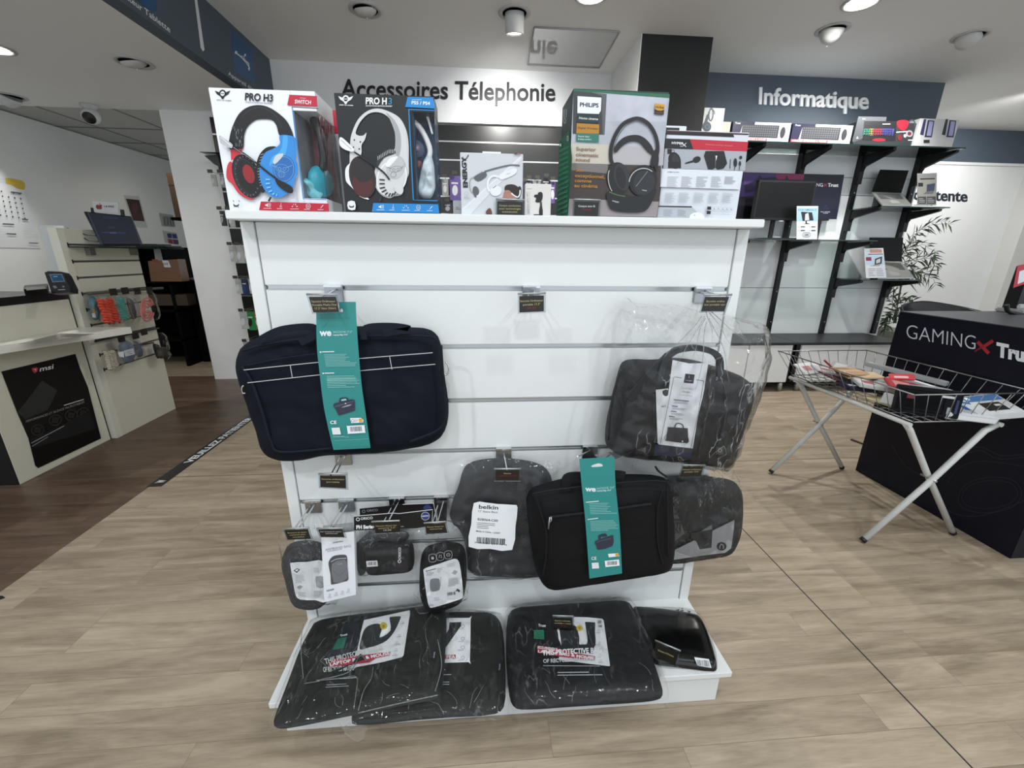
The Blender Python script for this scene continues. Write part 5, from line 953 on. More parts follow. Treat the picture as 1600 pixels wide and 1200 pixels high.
for pts in ([(500, 1062), (545, 1050), (562, 1025), (572, 1032)], [(500, 1063), (530, 1060), (557, 1058), (556, 1085), (553, 1105)], [(583, 1042), (580, 1060), (568, 1080), (560, 1110)], [(476, 1068), (500, 1064)], [(474, 975), (470, 1010), (474, 1060)], [(684, 1000), (690, 1040), (680, 1080)], [(560, 1114), (620, 1100), (684, 1086)]): m.tube([TE.hit(*p) for p in c2(pts, 5)], .0011, FOLD, 5)
m.build('torn_edge', t); creasesP(t, TE, [(440, 1080, 540, 1125), (590, 1055, 670, 1095), (480, 990, 520, 1050)], 12, 8, (.006, .016), .0006)
# front right one
t = thing('laptop_sleeve', 'black laptop case in clear bag with green square print, right foot shelf', 'laptop case', 'laptop cases on the foot shelf')
PT_ = P3(atz(789, 955, .125), atz(800, 1110, .121), atz(1035, 1095, .121))
m = MB(); inflate(m, BKN, [(792, 965), (800, 953), (850, 950), (920, 945), (975, 941), (988, 948), (997, 970), (1015, 1015), (1032, 1065), (1037, 1085), (1030, 1094), (1000, 1098), (900, 1104), (820, 1110), (800, 1106), (794, 1080), (790, 1020)], PT_, .034, 1, 110, 14, 8, .001, 9); m.build('case_body', t)
A = Art(PT_.off(.0372)); A.view(820, 940, 8.889)
A.poly([(455, 205), (880, 218), (1075, 238), (1095, 260), (1184, 890), (1170, 898), (470, 810), (500, 600), (450, 400)], mat('#d3d6d8', .4)); A.poly(c2([(470, 390), (560, 330), (690, 330), (735, 400), (755, 600), (600, 640), (510, 620), (490, 520)], 2, True), mat('#23272c', .5)); A.poly(c2([(838, 300), (850, 282), (960, 288), (978, 300), (975, 420), (985, 560), (950, 605), (760, 620), (740, 600), (860, 590), (865, 480)], 2, True), mat('#1c1e21', .5)); A.poly([(455, 390), (480, 390), (500, 520), (505, 600), (470, 520)], PAPER)
A.poly([(430, 630), (500, 600), (990, 590), (960, 640), (950, 720), (760, 715), (430, 650)], mat('#1c1e21', .5)); A.ell(760, 368, 44, 42, mat('#bba83f', .6)); A.ell(760, 366, 18, 18, mat('#94801f', .6)); A.barcode(1012, 262, 1070, 305, INK, 7); A.barcode(1022, 322, 1078, 358, INK, 6)
for x, y in ((1025, 425), (1035, 590), (1050, 765), (1060, 835)): A.ring(x, y-22, 16, 14, 3, GR, n=8); A.lines(x-38, y, x+38, y+14, 1, GR, 6, seed=y)
A.poly([(125, 395), (265, 392), (270, 525), (125, 515)], mat('#257557', .5)); A.ring(205, 440, 34, 26, 6, mat('#16503c', .5)); A.line([(150, 490), (250, 494)], 8, mat('#16503c', .5)); A.text('Trust', 185, 345, 292, 352, 36, LET, .02)
A.poly([(172, 612), (430, 645), (760, 722), (975, 758), (970, 815), (700, 790), (470, 760), (175, 705)], mat('#9c2f40', .5)); A.text('ECO-FRIENDLY', 180, 650, 450, 680, 34, LET, .03); A.text('LAPTOP BAG & MOUSE', 182, 705, 960, 800, 34, LET, .03)
A.text('THIS PROTECTIVE BAG IS', 245, 745, 1150, 700, 70, mat('#e4e8ea', .4), .03); A.text('OF RECYCLED MATERIAL', 258, 852, 980, 815, 52, mat('#c9cfd2', .4), .02); A.line([(255, 890), (1040, 895)], 6, LG); A.lines(455, 965, 1120, 1040, 2, LG, 9, dy=-6, seed=1); A.build('print', t)
m = MB(); inflate(m, FILML, [(786, 962), (798, 948), (920, 940), (982, 936), (994, 948), (1004, 975), (1022, 1015), (1040, 1065), (1048, 1090), (1030, 1100), (1000, 1102), (900, 1110), (830, 1116), (812, 1130), (800, 1114), (790, 1080), (785, 1020)], PT_.off(.004), .0395, 1, 110, 26, 9, .002, 24, back=False, seed=11, edge=.005); m.build('plastic_bag', t)
creasesP(t, PT_.off(.0435), [(815, 1070, 900, 1098), (880, 1060, 990, 1085), (995, 1050, 1030, 1085)], 8, 5, (.008, .02), .0006, dirn=1.57)
price_card(t, [(865, 964.5), (894, 965.5), (895, 983), (864.5, 981)], [('Sacoche ordinateur', .85, GOLD), ('portable + souris', .85, GOLD), ('29,90', .3, REDP)], plane=PT_.off(.0445))
# glossy black pouch
t = thing('laptop_sleeve', 'glossy black plastic-wrapped sleeve with small barcode, right end of foot shelf', 'laptop case', 'laptop cases on the foot shelf')
PG_ = PZ(.122); VINY = mat('#060607', .16, bump=.5, bscale=5, spec=.6, name='black_vinyl')
m = MB(); inflate(m, VINY, [(985, 951), (1000, 951), (1040, 955), (1088, 963), (1097, 970), (1108, 995), (1120, 1035), (1121, 1046), (1115, 1050), (1060, 1043), (1015, 1038), (1000, 1000)], PG_, .024, 1, 90, 14, 9, .0006, 10); m.build('case_body', t)
A = Art(PZ(.1455)); A.view(980, 920, 8.571); A.poly([(897, 915), (1095, 942), (1128, 1060), (940, 1028)], PAPER); A.barcode(925, 950, 1010, 1028, INK, 8, sk=15, dy=8); A.barcode(1020, 955, 1090, 1038, INK, 8, sk=15, dy=8); A.build('sticker', t)
A = Art(PZ(.123)); m = MB(); inflate(m, FILMH, [(990, 949), (1060, 950), (1085, 953), (1100, 968), (1112, 995), (1122, 1030), (1120, 1045), (1060, 1046), (1018, 1042)], PZ(.119), .019, 1, 60, 14, 6, .001, 20, back=False, edge=.002); m.build('plastic_bag', t)
A = Art(PZ(.1195), start=.0002); A.view(980, 920, 8.571)
for p in ([(640, 285), (700, 270), (690, 300)], [(700, 290), (760, 285), (740, 310)], [(800, 290), (850, 300), (840, 330)], [(720, 265), (750, 262), (740, 275)]): A.poly(p, INK)
A.build('bag_print', t)
price_card(t, [(1025, 1004.5), (1060, 1019), (1055, 1039), (1020.5, 1025)], [('Housse 14 Pouces', .7, GOLD)], plane=PZ(.1475))
# ================================================================ RIGHT DISPLAY WALL
PXS = [2.345, 2.92, 3.495, 4.07]; YW = 4.035
PANW = mat('#e0e3e5', .4, name='white_wall_panel'); BMET = mat('#101113', .4, .3, name='black_steel')
t = thing('wall_panelling', 'white grooved wall panels behind the black shelf posts', 'panelling'); m = MB()
for i in range(3):
    for z0, z1 in ((.475, .93), (.935, 1.355), (1.36, 1.78), (1.785, 1.93), (1.935, 2.2)): m.box(PXS[i]+.004, PXS[i+1]-.004, YW-.018, YW, z0, z1, PANW, .001)
for z0, z1 in ((.475, 1.355), (1.36, 1.93), (1.935, 2.2)): m.box(1.75, PXS[0]-.004, YW-.018, YW, z0, z1, PANW)
m.build('panel', t)
for z0, z1 in ((1.80, 1.93),): pass
posts = thing('shelf_upright', 'black slotted shelf post, leftmost visible, behind the box row', 'shelf upright', 'black shelf uprights')
m = MB(); m.box(PXS[0]-.02, PXS[0]+.02, YW-.05, YW-.018, .475, 2.2, BMET)
for z in (.6, .9, 1.2, 1.5, 1.8): m.lathe((PXS[0], YW-.051, z), [(.006, 0), (.006, .002), (0, .002)], STEELG, (0, -1, 0), 10)
m.build('post', posts)
labs = ['second black slotted shelf post, behind the computer monitors', 'third black slotted shelf post, left of both laptops', 'outermost black slotted shelf post, right of both laptops']
for i in (1, 2, 3):
    p = posts.copy(); COL.objects.link(p); p['label'] = labs[i-1]; ROOTS.append(p)
    for c in posts.children: d = c.copy(); d.data = d.data.copy(); COL.objects.link(d); d.parent = p; d.data.transform(Matrix.Translation((PXS[i]-PXS[0], 0, 0)))
posts['label'] = 'leftmost black slotted shelf post, behind the box row'
def shelf(x0, x1, z, brs, label, dy=.36, tall=.10):
    t = thing('glass_shelf', label, 'shelf', 'glass shelves on black brackets'); y1 = YW-.03; y0 = y1-dy
    MB().box(x0, x1, y0, y1, z-.008, z, GLASS).build('glass_panel', t); MB().box(x0, x1, y0-.0015, y0, z-.0085, z+.0005, GLEDGE).build('glass_edge', t)
    for i in brs:
        x = PXS[i]; m = MB(); y = YW-.05
        pts = [(y, z-.01), (y-dy*.86, z-.01), (y-dy*.86, z-.028), (y-dy*.80, z-.036), (y-.05, z-tall*.82), (y-.03, z-tall*1.1), (y, z-tall*1.7)]
        m.slab([Vector((x-.014, a, b)) for a, b in pts], (.028, 0, 0), BMET); m.box(x-.02, x+.02, y-.03, y, z-tall*1.9, z-.005, BMET); m.build('bracket', t)
    return t
shelf(1.9, 4.10, 2.118, (0, 1, 2, 3), 'long top glass shelf carrying keyboard boxes', tall=.13)
shelf(3.47, 4.12, 1.655, (2, 3), 'upper short glass shelf with open laptop')
shelf(2.2, 3.52, 1.372, (0, 1, 2), 'middle glass shelf under the computer monitors')
shelf(3.46, 4.05, 1.035, (2, 3), 'lower short glass shelf with open laptop before palm')
# cabinets
def cabinet(x0, x1, label, splits):
    t = thing('wall_cabinet', label, 'cabinet', 'white base cabinets with black tops'); y0, y1 = 3.55, 3.99
    MB().box(x0, x1, y0-.01, YW-.02, .462, .478, mat('#26282b', .45, bump=.1, bscale=60, name='black_wood_top'), .001).build('top', t)
    MB().box(x0+.01, x1-.01, y0+.02, y1, .10, .462, BLACK).build('carcass', t)
    for a, b in splits: MB().box(a, b, y0, y0+.018, .10, .452, mat('#dfe2e3', .3, name='gloss_white_door'), .001).build('door', t)
    for a in (x0+.12, x1-.05):
        for y in (y0+.05, y1-.05): MB().lathe((a, y, 0), [(.022, 0), (.022, .10)], STEELG, n=14).build('leg', t)
cabinet(2.0, 2.90, 'white cabinet with black top, left of the dark gap', [(2.01, 2.44), (2.45, 2.862)])
cabinet(2.905, 3.98, 'white cabinet with black top, behind the wire basket', [(2.95, 3.415), (3.42, 3.97)])
# keyboard boxes on the top shelf
YK = 3.66; TS = 2.1185; NV = mat('#1b1d3a', .4, name='navy_print')
def kbox(px, label, first):
    x0, zt = at(px[0], px[1], YK).x, at(px[0], px[1], YK).z; x1 = at(px[2], px[3], YK).x
    t = thing('keyboard_box', label, 'box', 'white and navy keyboard and mouse boxes'); zt = 2.255
    carton(x0, x1, YK, YK+.12, TS, zt, mat('#c9cdd3', .4), t); W_ = x1-x0; Hh = zt-TS
    A = Art(PY(YK)); q = lambda a, b: (a, b)
    P0 = lambda u, v, k=0: Vector((x0+W_*u, YK-A.k, TS+Hh*v))
    A.P = lambda u, v: P0(u, v)
    A.poly([(0, 0), (.12, 0), (.16, .82), (.37, .82), (.37, 1), (0, 1)], NV); A.poly([(.16, .2), (.8, .2), (.8, .86), (.16, .86)], mat('#2b2d31', .4)); kk = mat('#55585e', .5)
    for r in range(5):
        for c_ in range(16): A.k -= A.step if c_ else 0; A.poly([(.175+c_*.038, .27+r*.115), (.202+c_*.038, .27+r*.115), (.202+c_*.038, .35+r*.115), (.175+c_*.038, .35+r*.115)], kk)
    A.poly([(.875+.045*math.cos(a), .5+.3*math.sin(a)) for a in [i*.39 for i in range(16)]], mat('#36383c', .3)); A.poly([(0, .03), (.62, .03), (.62, .17), (0, .17)], REDL)
    A.up(); vs, fs, bx, bw = textmesh('WIRELESS KEYBOARD & MOUSE', .02); b = len(A.v)
    A.v += [P0(.02+.58*(v[0]-bx)/bw, .055+v[1]*.13) for v in vs]; [A.face([b+i for i in f], LET) for f in fs]
    vs, fs, bx, bw = textmesh('Trust', .02); b = len(A.v); A.v += [P0(.03+.09*(v[0]-bx)/bw, .87+v[1]*.12) for v in vs]; [A.face([b+i for i in f], LET) for f in fs]
    A.build('front_print', t)
    MB().box(x0-.0006, x0, YK, YK+.12, TS, zt, NV).build('side_print', t)
kbox((1147, 185, 1237.5, 188), 'white and navy wireless keyboard box on top shelf, left one', 1)
kbox((1241, 187, 1335, 190), 'white and navy wireless keyboard box on top shelf, right one', 0)
t = thing('gaming_keyboard_box', 'black gaming keyboard box with rainbow keyboard and red headset on top shelf', 'box')
x0, x1 = at(1339, 190, YK).x+.01, at(1436, 190, YK).x+.02; zt = 2.288; carton(x0, x1, YK, YK+.14, TS, zt, mat('#2a2d30', .4), t)
A = Art(PY(YK)); A.view(1300, 160, 7.273); A.poly([(300, 160), (620, 165), (600, 300), (240, 455), (230, 440)], mat('#474b50', .4)); A.poly([(365, 210), (735, 215), (720, 440), (345, 430)], mat('#17181b', .4)); A.poly([(365, 300), (430, 300), (425, 375), (355, 370)], mat('#2b7a5c', .4)); A.poly([(430, 298), (470, 298), (466, 376), (425, 375)], mat('#8f8a4a', .4)); A.poly([(470, 298), (570, 300), (565, 372), (466, 376)], mat('#9a2436', .4)); A.poly([(570, 296), (710, 300), (690, 380), (600, 376), (565, 372)], mat('#3a3a86', .4)); A.poly(c2([(460, 425), (520, 408), (600, 418), (590, 438), (480, 438)], 3, True), mat('#b51a2c', .4))
A.poly(c2([(740, 220), (800, 200), (870, 215), (850, 290), (800, 320), (750, 280)], 3, True), mat('#b51a2c', .4)); A.ring(905, 250, 36, 50, 16, mat('#3c4652', .4), 10, 180, 380); A.ell(880, 355, 40, 38, mat('#8d9298', .4)); A.ell(880, 355, 22, 22, mat('#6a1a24', .4)); A.line([(730, 340), (850, 330)], 10, LG); A.ell(770, 400, 26, 34, mat('#6a1a24', .4)); A.ell(830, 380, 18, 20, GR)
A.line([(575, 245), (660, 245)], 8, LET); A.line([(345, 187), (378, 187)], 9, LET); A.poly([(275, 410), (290, 385), (300, 410)], LET); A.line([(975, 210), (1000, 210)], 10, LET); A.line([(865, 428), (935, 430)], 10, LET); 
for r in range(3):
    for c_ in range(12): A.rect(375+c_*27, 305+r*24, 393+c_*27, 320+r*24, DK2)
A.build('front_print', t)
t = thing('speaker_box', 'white box with two purple device pictures at end of top shelf', 'box')
x0, x1 = at(1434, 200, YK-.02).x, at(1496, 200, YK-.02).x; carton(x0, x1, YK-.02, YK+.10, TS, 2.318, mat('#bfc1c1', .4), t)
A = Art(PY(YK-.02)); A.view(1300, 160, 7.273); PUR = mat('#2e2c55', .4, name='dark_purple_print'); LAV = mat('#9a9cc4', .4, name='lavender_print')
for dx in (0, 248): A.poly([(1045+dx, 190), (1072+dx, 190), (1040+dx, 375), (1000+dx, 365)], DK2 if dx else PUR); A.poly([(1090+dx, 200), (1165+dx, 208), (1135+dx, 398), (1050+dx, 395)], PUR); A.poly([(1105+dx, 215), (1152+dx, 218), (1125+dx, 380), (1075+dx, 378)], LAV)
A.rect(1042, 425, 1110, 462, DK2); A.build('front_print', t)
t = thing('headphone_box', 'small white box with dark blue headphones before the slate wall', 'box')
a, b = at(1101, 168, YK), at(1128, 205, YK); carton(a.x, b.x, YK, YK+.06, TS, a.z, mat('#c9ccca', .4), t)
A = Art(PY(YK)); A.view(1080, 140, 6.154); A.ring(195, 235, 30, 45, 8, mat('#2a4450', .4), 5, 180, 360); A.ring(190, 240, 20, 60, 12, mat('#2a4450', .4), 5); A.poly([(150, 240), (180, 225), (150, 330), (115, 345)], mat('#1b3a46', .4)); A.ell(150, 355, 42, 48, mat('#1b3a46', .4)); A.ring(155, 358, 20, 20, 5, mat('#4d7484', .4)); A.poly([(100, 375), (125, 395), (100, 395)], LET); A.build('front_print', t)
t = thing('small_carton', 'little beige carton between headphone box and keyboard box', 'box'); a, b = at(1126, 190, YK+.02), at(1141, 206, YK+.02); carton(a.x, b.x-.004, YK+.02, YK+.08, TS, a.z, mat('#b9b6aa', .5), t)

# ---- banner screen and monitor
t = thing('banner_display', 'wide dark purple banner screen reading GAMING x Trust behind the monitor', 'display')
YBN = 3.93; q = [at(x, y, YBN) for x, y in ((1160, 269), (1308, 272), (1299, 343), (1140, 342))]
z0, z1 = q[3].z, q[0].z; xa, xb = at(1150, 300, YBN).x, (q[1].x+q[2].x)/2
MB().box(xa, xb, YBN, YBN+.03, z0, z1, BLACK, .002).build('panel', t); MB().box(at(1281, 345, YBN).x-.01, at(1281, 345, YBN).x+.02, YBN, YBN+.02, 1.373, z0, BLACK).box(at(1230, 345, YBN).x, at(1300, 345, YBN).x, YBN-.03, YBN+.08, 1.3725, 1.38, BLACK).build('stand', t)
A = Art(PY(YBN)); A.view(1150, 240, 4.848); A.poly([(52, 146), (350, 152), (340, 490), (-20, 490)], mat('#2b2248', .4, name='deep_purple_print')); A.poly([(60, 148), (320, 152), (310, 200), (160, 190), (60, 250)], mat('#4a3474', .4)); A.poly([(300, 152), (518, 156), (514, 200), (310, 196)], mat('#8f2a5c', .4, name='magenta_print')); A.poly([(518, 156), (820, 160), (762, 498), (330, 494), (345, 200), (512, 200)], mat('#12142a', .4, name='night_blue_print'))
A.poly([(60, 240), (150, 205), (150, 280), (70, 300)], mat('#191630', .4)); A.poly([(-10, 330), (140, 320), (140, 490), (-20, 490)], mat('#0e0e18', .4)); A.poly([(155, 195), (180, 160), (200, 185), (300, 178), (320, 195)], mat('#1a1433', .4)); A.poly([(370, 196), (385, 165), (402, 196)], mat('#1a1433', .4))
A.text('GAMING', 520, 247, 658, 250, 26, LET, -.008); A.line([(668, 228), (686, 248)], 3, REDL); A.line([(686, 228), (668, 248)], 3, REDL); A.text('Trust', 695, 250, 775, 252, 26, LET, .03, upv=(.12, -1)); A.line([(665, 418), (682, 392), (700, 418)], 3, mat('#3d4a78', .5), closed=True); A.text('PLAY CENTER', 642, 444, 712, 446, 7, LET); A.text('THINK', 658, 454, 698, 455, 6, LET); A.build('print', t)
t = thing('computer_monitor', 'black flat monitor switched off, standing on the middle glass shelf', 'monitor')
YM = 3.76; a, b = at(1183, 281, YM), at(1270, 345, YM); a2 = at(1180, 343, YM); xa, xb = (a.x+a2.x)/2, (b.x+at(1272, 282, YM).x)/2
m = MB(); m.box(xa, xb, YM, YM+.045, b.z, a.z, BLACK, .003); m.build('housing', t); m = MB(); m.box(xa+.015, xb-.015, YM-.001, YM+.002, b.z+.02, a.z-.015, mat('#0b0d0e', .4, spec=.25, name='dark_screen')); m.build('screen', t)
A = Art(PY(YM)); A.line([(1217.5, 345.2), (1224, 345.3)], 1.3, LG); A.build('logo', t)
for x in (1208, 1231): xx = at(x, 350, YM+.05).x; MB().box(xx-.017, xx+.017, YM+.05, YM+.07, 1.385, b.z+.08, BLACK).build('stand_leg', t)
MB().box(at(1190, 373, YM).x, at(1240, 373, YM).x, YM-.06, YM+.12, 1.3725, 1.385, BLACK, .003).build('base', t)
# ---- price cards
def price_sheet(quad, Y, label, kind):
    P = PY(Y); t = thing('price_sheet', label, 'price card', 'upright product price sheets'); m = MB(); m.slab([P.hit(*p) for p in quad], (0, .003, 0), CLEAR)
    bz = min(P.hit(*quad[2]).z, P.hit(*quad[3]).z); xl, xr = P.hit(*quad[3]).x, P.hit(*quad[2]).x; m.box(xl, xr, Y, Y+.05, bz, bz+.002, CLEAR); m.build('holder', t)
    A = Art(P); A.poly(quad, mat('#d9dde2', .5) if kind else mat('#a9a79f', .5)); q = [Vector((*p, 0)) for p in quad]
    A.fn = lambda x, y, k: P.off(k).hit(*(q[0]*(1-x)*(1-y)+q[1]*x*(1-y)+q[2]*x*y+q[3]*(1-x)*y).xy)
    return t, A
t, A = price_sheet([(1245, 322), (1278.5, 322), (1277, 374), (1244.5, 374)], 3.675, 'white price sheet with monitor picture on middle glass shelf', 1)
A.rect(.02, .05, .98, .46, mat('#9fc3d8', .5)); A.text('ECRAN SAMSUNG 22"', .06, .14, .95, .14, .055, mat('#33586c', .5), .01, upv=(0, -1)); A.poly([(.2, .17), (.72, .19), (.8, .43), (.28, .45)], DK2); A.poly([(.4, .24), (.55, .2), (.6, .42), (.38, .44)], LG); A.poly([(.42, .44), (.48, .44), (.48, .52), (.42, .52)], DK); A.poly([(.32, .54), (.5, .51), (.66, .54)], DK)
for x, y in ((.2, .61), (.7, .61), (.2, .72), (.7, .72)): A.rect(x, y, x+.2, y+.025, DK2); A.rect(x-.12, y+.01, x-.06, y+.022, GR)
A.line(c2([(.35, .8), (.6, .8), (.66, .85), (.6, .92), (.35, .92), (.3, .86)], 3, True), .02, GR, closed=True); A.text('129€', .38, .89, .58, .89, .05, DK2, .03, upv=(0, -1)); A.build('printed_sheet', t)
t, A = price_sheet([(1433, 271), (1464, 270), (1463, 320), (1433.5, 320)], 3.69, 'grey price sheet with laptop picture on upper glass shelf', 0)
A.rect(.05, .03, .95, .14, GR); A.rect(.15, .16, .9, .2, DK2); A.rect(.05, .3, .3, .42, DK2); A.poly([(.5, .36), (.92, .32), (.88, .56), (.48, .58)], mat('#3f4d63', .5)); A.poly([(.48, .58), (.88, .56), (.8, .66), (.3, .66)], mat('#77797a', .5)); A.rect(.04, .74, .46, .97, mat('#4c4d4c', .5)); A.rect(.5, .74, .96, .97, mat('#4c4d4c', .5)); A.lines(.08, .78, .42, .94, 3, LG, .02); A.lines(.54, .78, .92, .94, 3, LG, .02); A.build('printed_sheet', t)
t, A = price_sheet([(1350, 388), (1380, 387.5), (1385, 434), (1353, 434.5)], 3.68, 'white price sheet with red tag and laptop picture on lower glass shelf', 1)
A.rect(.3, .04, .92, .16, mat('#b98a7c', .5)); A.text('HP PAVILION', .06, .12, .3, .12, .04, GR, upv=(0, -1)); A.rect(.2, .19, .95, .215, DK2); A.rect(.04, .24, .96, .56, mat('#b5cfe0', .5)); A.rect(.06, .3, .34, .42, mat('#8d2a3e', .5)); A.poly([(.52, .36), (.9, .28), (.84, .52), (.48, .56)], DK2); A.poly([(.48, .56), (.84, .52), (.7, .6), (.2, .6)], GR); A.poly([(.58, .4), (.8, .34), (.78, .48), (.56, .52)], LG)
A.lines(.15, .66, .5, .95, 5, GR, .018, seed=2); A.lines(.55, .66, .95, .95, 5, GR, .018, seed=3); A.build('printed_sheet', t)
# ---- laptops
def laptop(base, scr, zs_, label):
    t = thing('laptop', label, 'laptop', 'open laptops on glass shelves'); YA, YZ = 3.90, 3.71; b = [at(*base[0], YA), at(*base[1], YA), at(*base[2], YZ), at(*base[3], YZ)]
    dz = zs_+.014-min(b[2].z, b[3].z)
    xa, xb = b[0].x+.03, b[1].x-.03; MB().slab([Vector((xa, YZ+.04, zs_+.001)), Vector((xb, YZ+.04, zs_+.001)), Vector((xb, YA, min(b[0].z, b[1].z)-.016)), Vector((xa, YA, min(b[0].z, b[1].z)-.016))], (0, 0, -.0005), CLEAR).box(xa, xb, YA-.004, YA, zs_+.0005, min(b[0].z, b[1].z)-.016, CLEAR).build('tilt_stand', t)
    m = MB(); m.slab(b, (0, 0, -.013), mat('#a6a8a6', .35, .6, name='silver_lid')); m.build('base', t)
    hinge = (b[0]+b[1])/2; back = (b[0]+b[1]-b[2]-b[3]); back.z = 0; back.normalize()
    ed = (b[1]-b[0]).normalized(); n = Vector((0, -1, .12)).normalized(); PS = Plane(hinge, n)
    s = [PS.hit(x, y) for x, y in scr]; MB().slab(s, PS.n*-.006, mat('#0b0c0d', .5, spec=.2, name='laptop_lid_black')).build('lid', t)
    L4 = lambda u, v: s[0]*(1-u)*(1-v)+s[1]*u*(1-v)+s[2]*u*v+s[3]*(1-u)*v+PS.n*.0008; MB().flat([L4(.03, .03), L4(.97, .03), L4(.97, .94), L4(.03, .94)], mat('#060708', .4, spec=.2, name='laptop_screen')).build('screen', t)
    B4 = lambda u, v: b[0]*(1-u)*(1-v)+b[1]*u*(1-v)+b[2]*u*v+b[3]*(1-u)*v+Vector((0, -.001, .002)); k = MB()
    for r in range(5):
        for c_ in range(13): u0, v0 = .1+c_*.062, .12+r*.09; k.flat([B4(u0, v0), B4(u0+.052, v0), B4(u0+.052, v0+.07), B4(u0, v0+.07)], mat('#3a3b3d', .5))
    k.build('keyboard', t); MB().flat([B4(.35, .65), B4(.65, .65), B4(.65, .92), B4(.35, .92)], mat('#8f908e', .4)).build('touchpad', t)
laptop([(1362.4, 300), (1408, 301.5), (1423.8, 319.4), (1379.3, 320.4)], [(1375.8, 265), (1420, 266.4), (1408.4, 301.5), (1362.4, 300)], 1.655, 'silver laptop with black screen on the upper glass shelf')
laptop([(1362, 407), (1410, 409), (1428, 433), (1372, 434)], [(1359, 371), (1411.4, 371.3), (1408.8, 408.5), (1360, 407)], 1.035, 'silver laptop with black screen on the lower glass shelf, behind price sheet')

# ---- palm plant
LEAF = mat('#233022', .55, var=.3, vscale=30, name='dark_green_leaf'); LEAF2 = mat('#3a4b31', .55, var=.3, vscale=30, name='green_leaf')
t = thing('potted_palm', 'dark green parlour palm behind the lower laptop shelf', 'plant'); rd = random.Random(5)
YP = 4.55; m = MB(); stem0 = Vector((atz(1400, 520, .1).x*0+at(1395, 520, YP).x, YP, .3))
def frond(px, Y, m, lw, n=13, ln=.10, mm=None, droop=.3):
    P = PY(Y); c = [P.hit(*p)+Vector((0, rd.uniform(-.03, .03), 0)) for p in c2(px, 5)]; m.tube(c, .0035, LEAF, 5, r2=.0012)
    for i in range(n):
        f = .12+.88*i/(n-1); k = min(int(f*(len(c)-1)), len(c)-2); p = c[k]; d = (c[k+1]-c[max(0, k-1)]).normalized()
        for sd in (-1, 1):
            sv = d.cross(Vector((0, -1, 0))).normalized()*sd; l = ln*(1-.35*f)*rd.uniform(.8, 1.2); dirv = (d*.8+sv*.75+Vector((0, rd.uniform(-.5, .5), -droop*rd.random()))).normalized(); w = lw*rd.uniform(.8, 1.2); side = dirv.cross(Vector((rd.uniform(-.3, .3), 1, rd.uniform(-.3, .3)))).normalized()*w
            a, b, e = p, p+dirv*l*.45, p+dirv*l+Vector((0, 0, -l*.22)); m.v += [a, b+side, e, b-side]; q = len(m.v)-4; m.face([q, q+1, q+2, q+3], mm or (LEAF if rd.random() < .6 else LEAF2))
for px in ([(1408, 410), (1418, 385), (1432, 362), (1455, 348), (1484, 345)], [(1410, 400), (1430, 368), (1455, 352), (1487, 350)], [(1408, 400), (1425, 388), (1445, 383), (1462, 398)], [(1410, 410), (1435, 405), (1455, 400), (1464, 418)], [(1410, 425), (1430, 408), (1450, 404), (1466, 417)], [(1408, 440), (1432, 425), (1452, 430), (1461, 447)], [(1412, 440), (1428, 432), (1448, 432)], [(1406, 420), (1415, 400), (1425, 385), (1432, 375)], [(1405, 430), (1422, 420), (1440, 428)], [(1412, 448), (1400, 446), (1394, 450)]): frond(px, YP, m, .0085, 9, .17)
m.build('foliage', t)
m = MB()
for px in ([(1395, 500), (1400, 478), (1410, 464), (1425, 466)], [(1395, 500), (1405, 480), (1422, 470), (1438, 480)], [(1398, 500), (1412, 482), (1430, 478), (1446, 486)], [(1396, 500), (1396, 480), (1393, 462)], [(1400, 500), (1420, 490), (1440, 484)], [(1395, 505), (1388, 500), (1384, 508)], [(1395, 490), (1385, 495), (1380, 515)], [(1398, 492), (1408, 488), (1420, 482)]): frond(px, YP-.05, m, .011, 10, .14)
m.build('foliage', t)
m = MB(); b0 = at(1398, 505, YP)
for px in ([(1398, 505), (1403, 470), (1408, 440), (1409, 405)], [(1400, 505), (1402, 480), (1400, 465)], [(1396, 505), (1406, 460), (1412, 425)]): m.tube([PY(YP-.02).hit(*p) for p in c2(px, 5)], .006, LEAF2, 6)
m.build('stem', t)
xb = b0.x; MB().lathe((xb, YP, 0), [(.13, 0), (.15, .02), (.19, .40), (.20, .42), (.185, .42), (.16, .36), (0, .36)], mat('#77776c', .7, name='khaki_pot')).build('pot', t)
# ---- chair behind the desk
t = thing('tub_chair', 'black curved chair back showing behind the black gaming desk', 'chair'); cx = at(1495, 480, 3.1).x; CH2 = mat('#0e0e10', .3, name='black_plastic_shell'); m = MB(); n = 28; rows = []
for i in range(n+1):
    a = R(-30+240*i/n); rr = .30; top = .86-.14*abs((i/n)-.45)**1.3*2.2; rows.append([(cx+math.cos(a)*rr*.78, 3.1+math.sin(a)*rr*.78, .46), (cx+math.cos(a)*rr, 3.1+math.sin(a)*rr, .62), (cx+math.cos(a)*rr*1.08, 3.1+math.sin(a)*rr*1.08, top)])
for o_ in (0, .012):
    b = len(m.v)
    for r_ in rows: m.v += [Vector((cx+(x-cx)*(1-o_*3), 3.1+(y-3.1)*(1-o_*3), z)) for x, y, z in r_]
    for i in range(n):
        for j in range(2): m.face([b+i*3+j, b+i*3+j+1, b+(i+1)*3+j+1, b+(i+1)*3+j], CH2, True)
m.tube([Vector(r_[2])*1.0 for r_ in rows], .012, CH2, 8); m.build('backrest', t)
MB().lathe((cx, 3.1, .43), [(0, 0), (.22, 0), (.24, .03), (.22, .06), (0, .07)], CH2).build('seat', t)
for a in (45, 135, 225, 315): MB().tube([(cx+math.cos(R(a))*.14, 3.1+math.sin(R(a))*.14, .43), (cx+math.cos(R(a))*.25, 3.1+math.sin(R(a))*.25, 0)], .011, CH2, 8).build('leg', t)

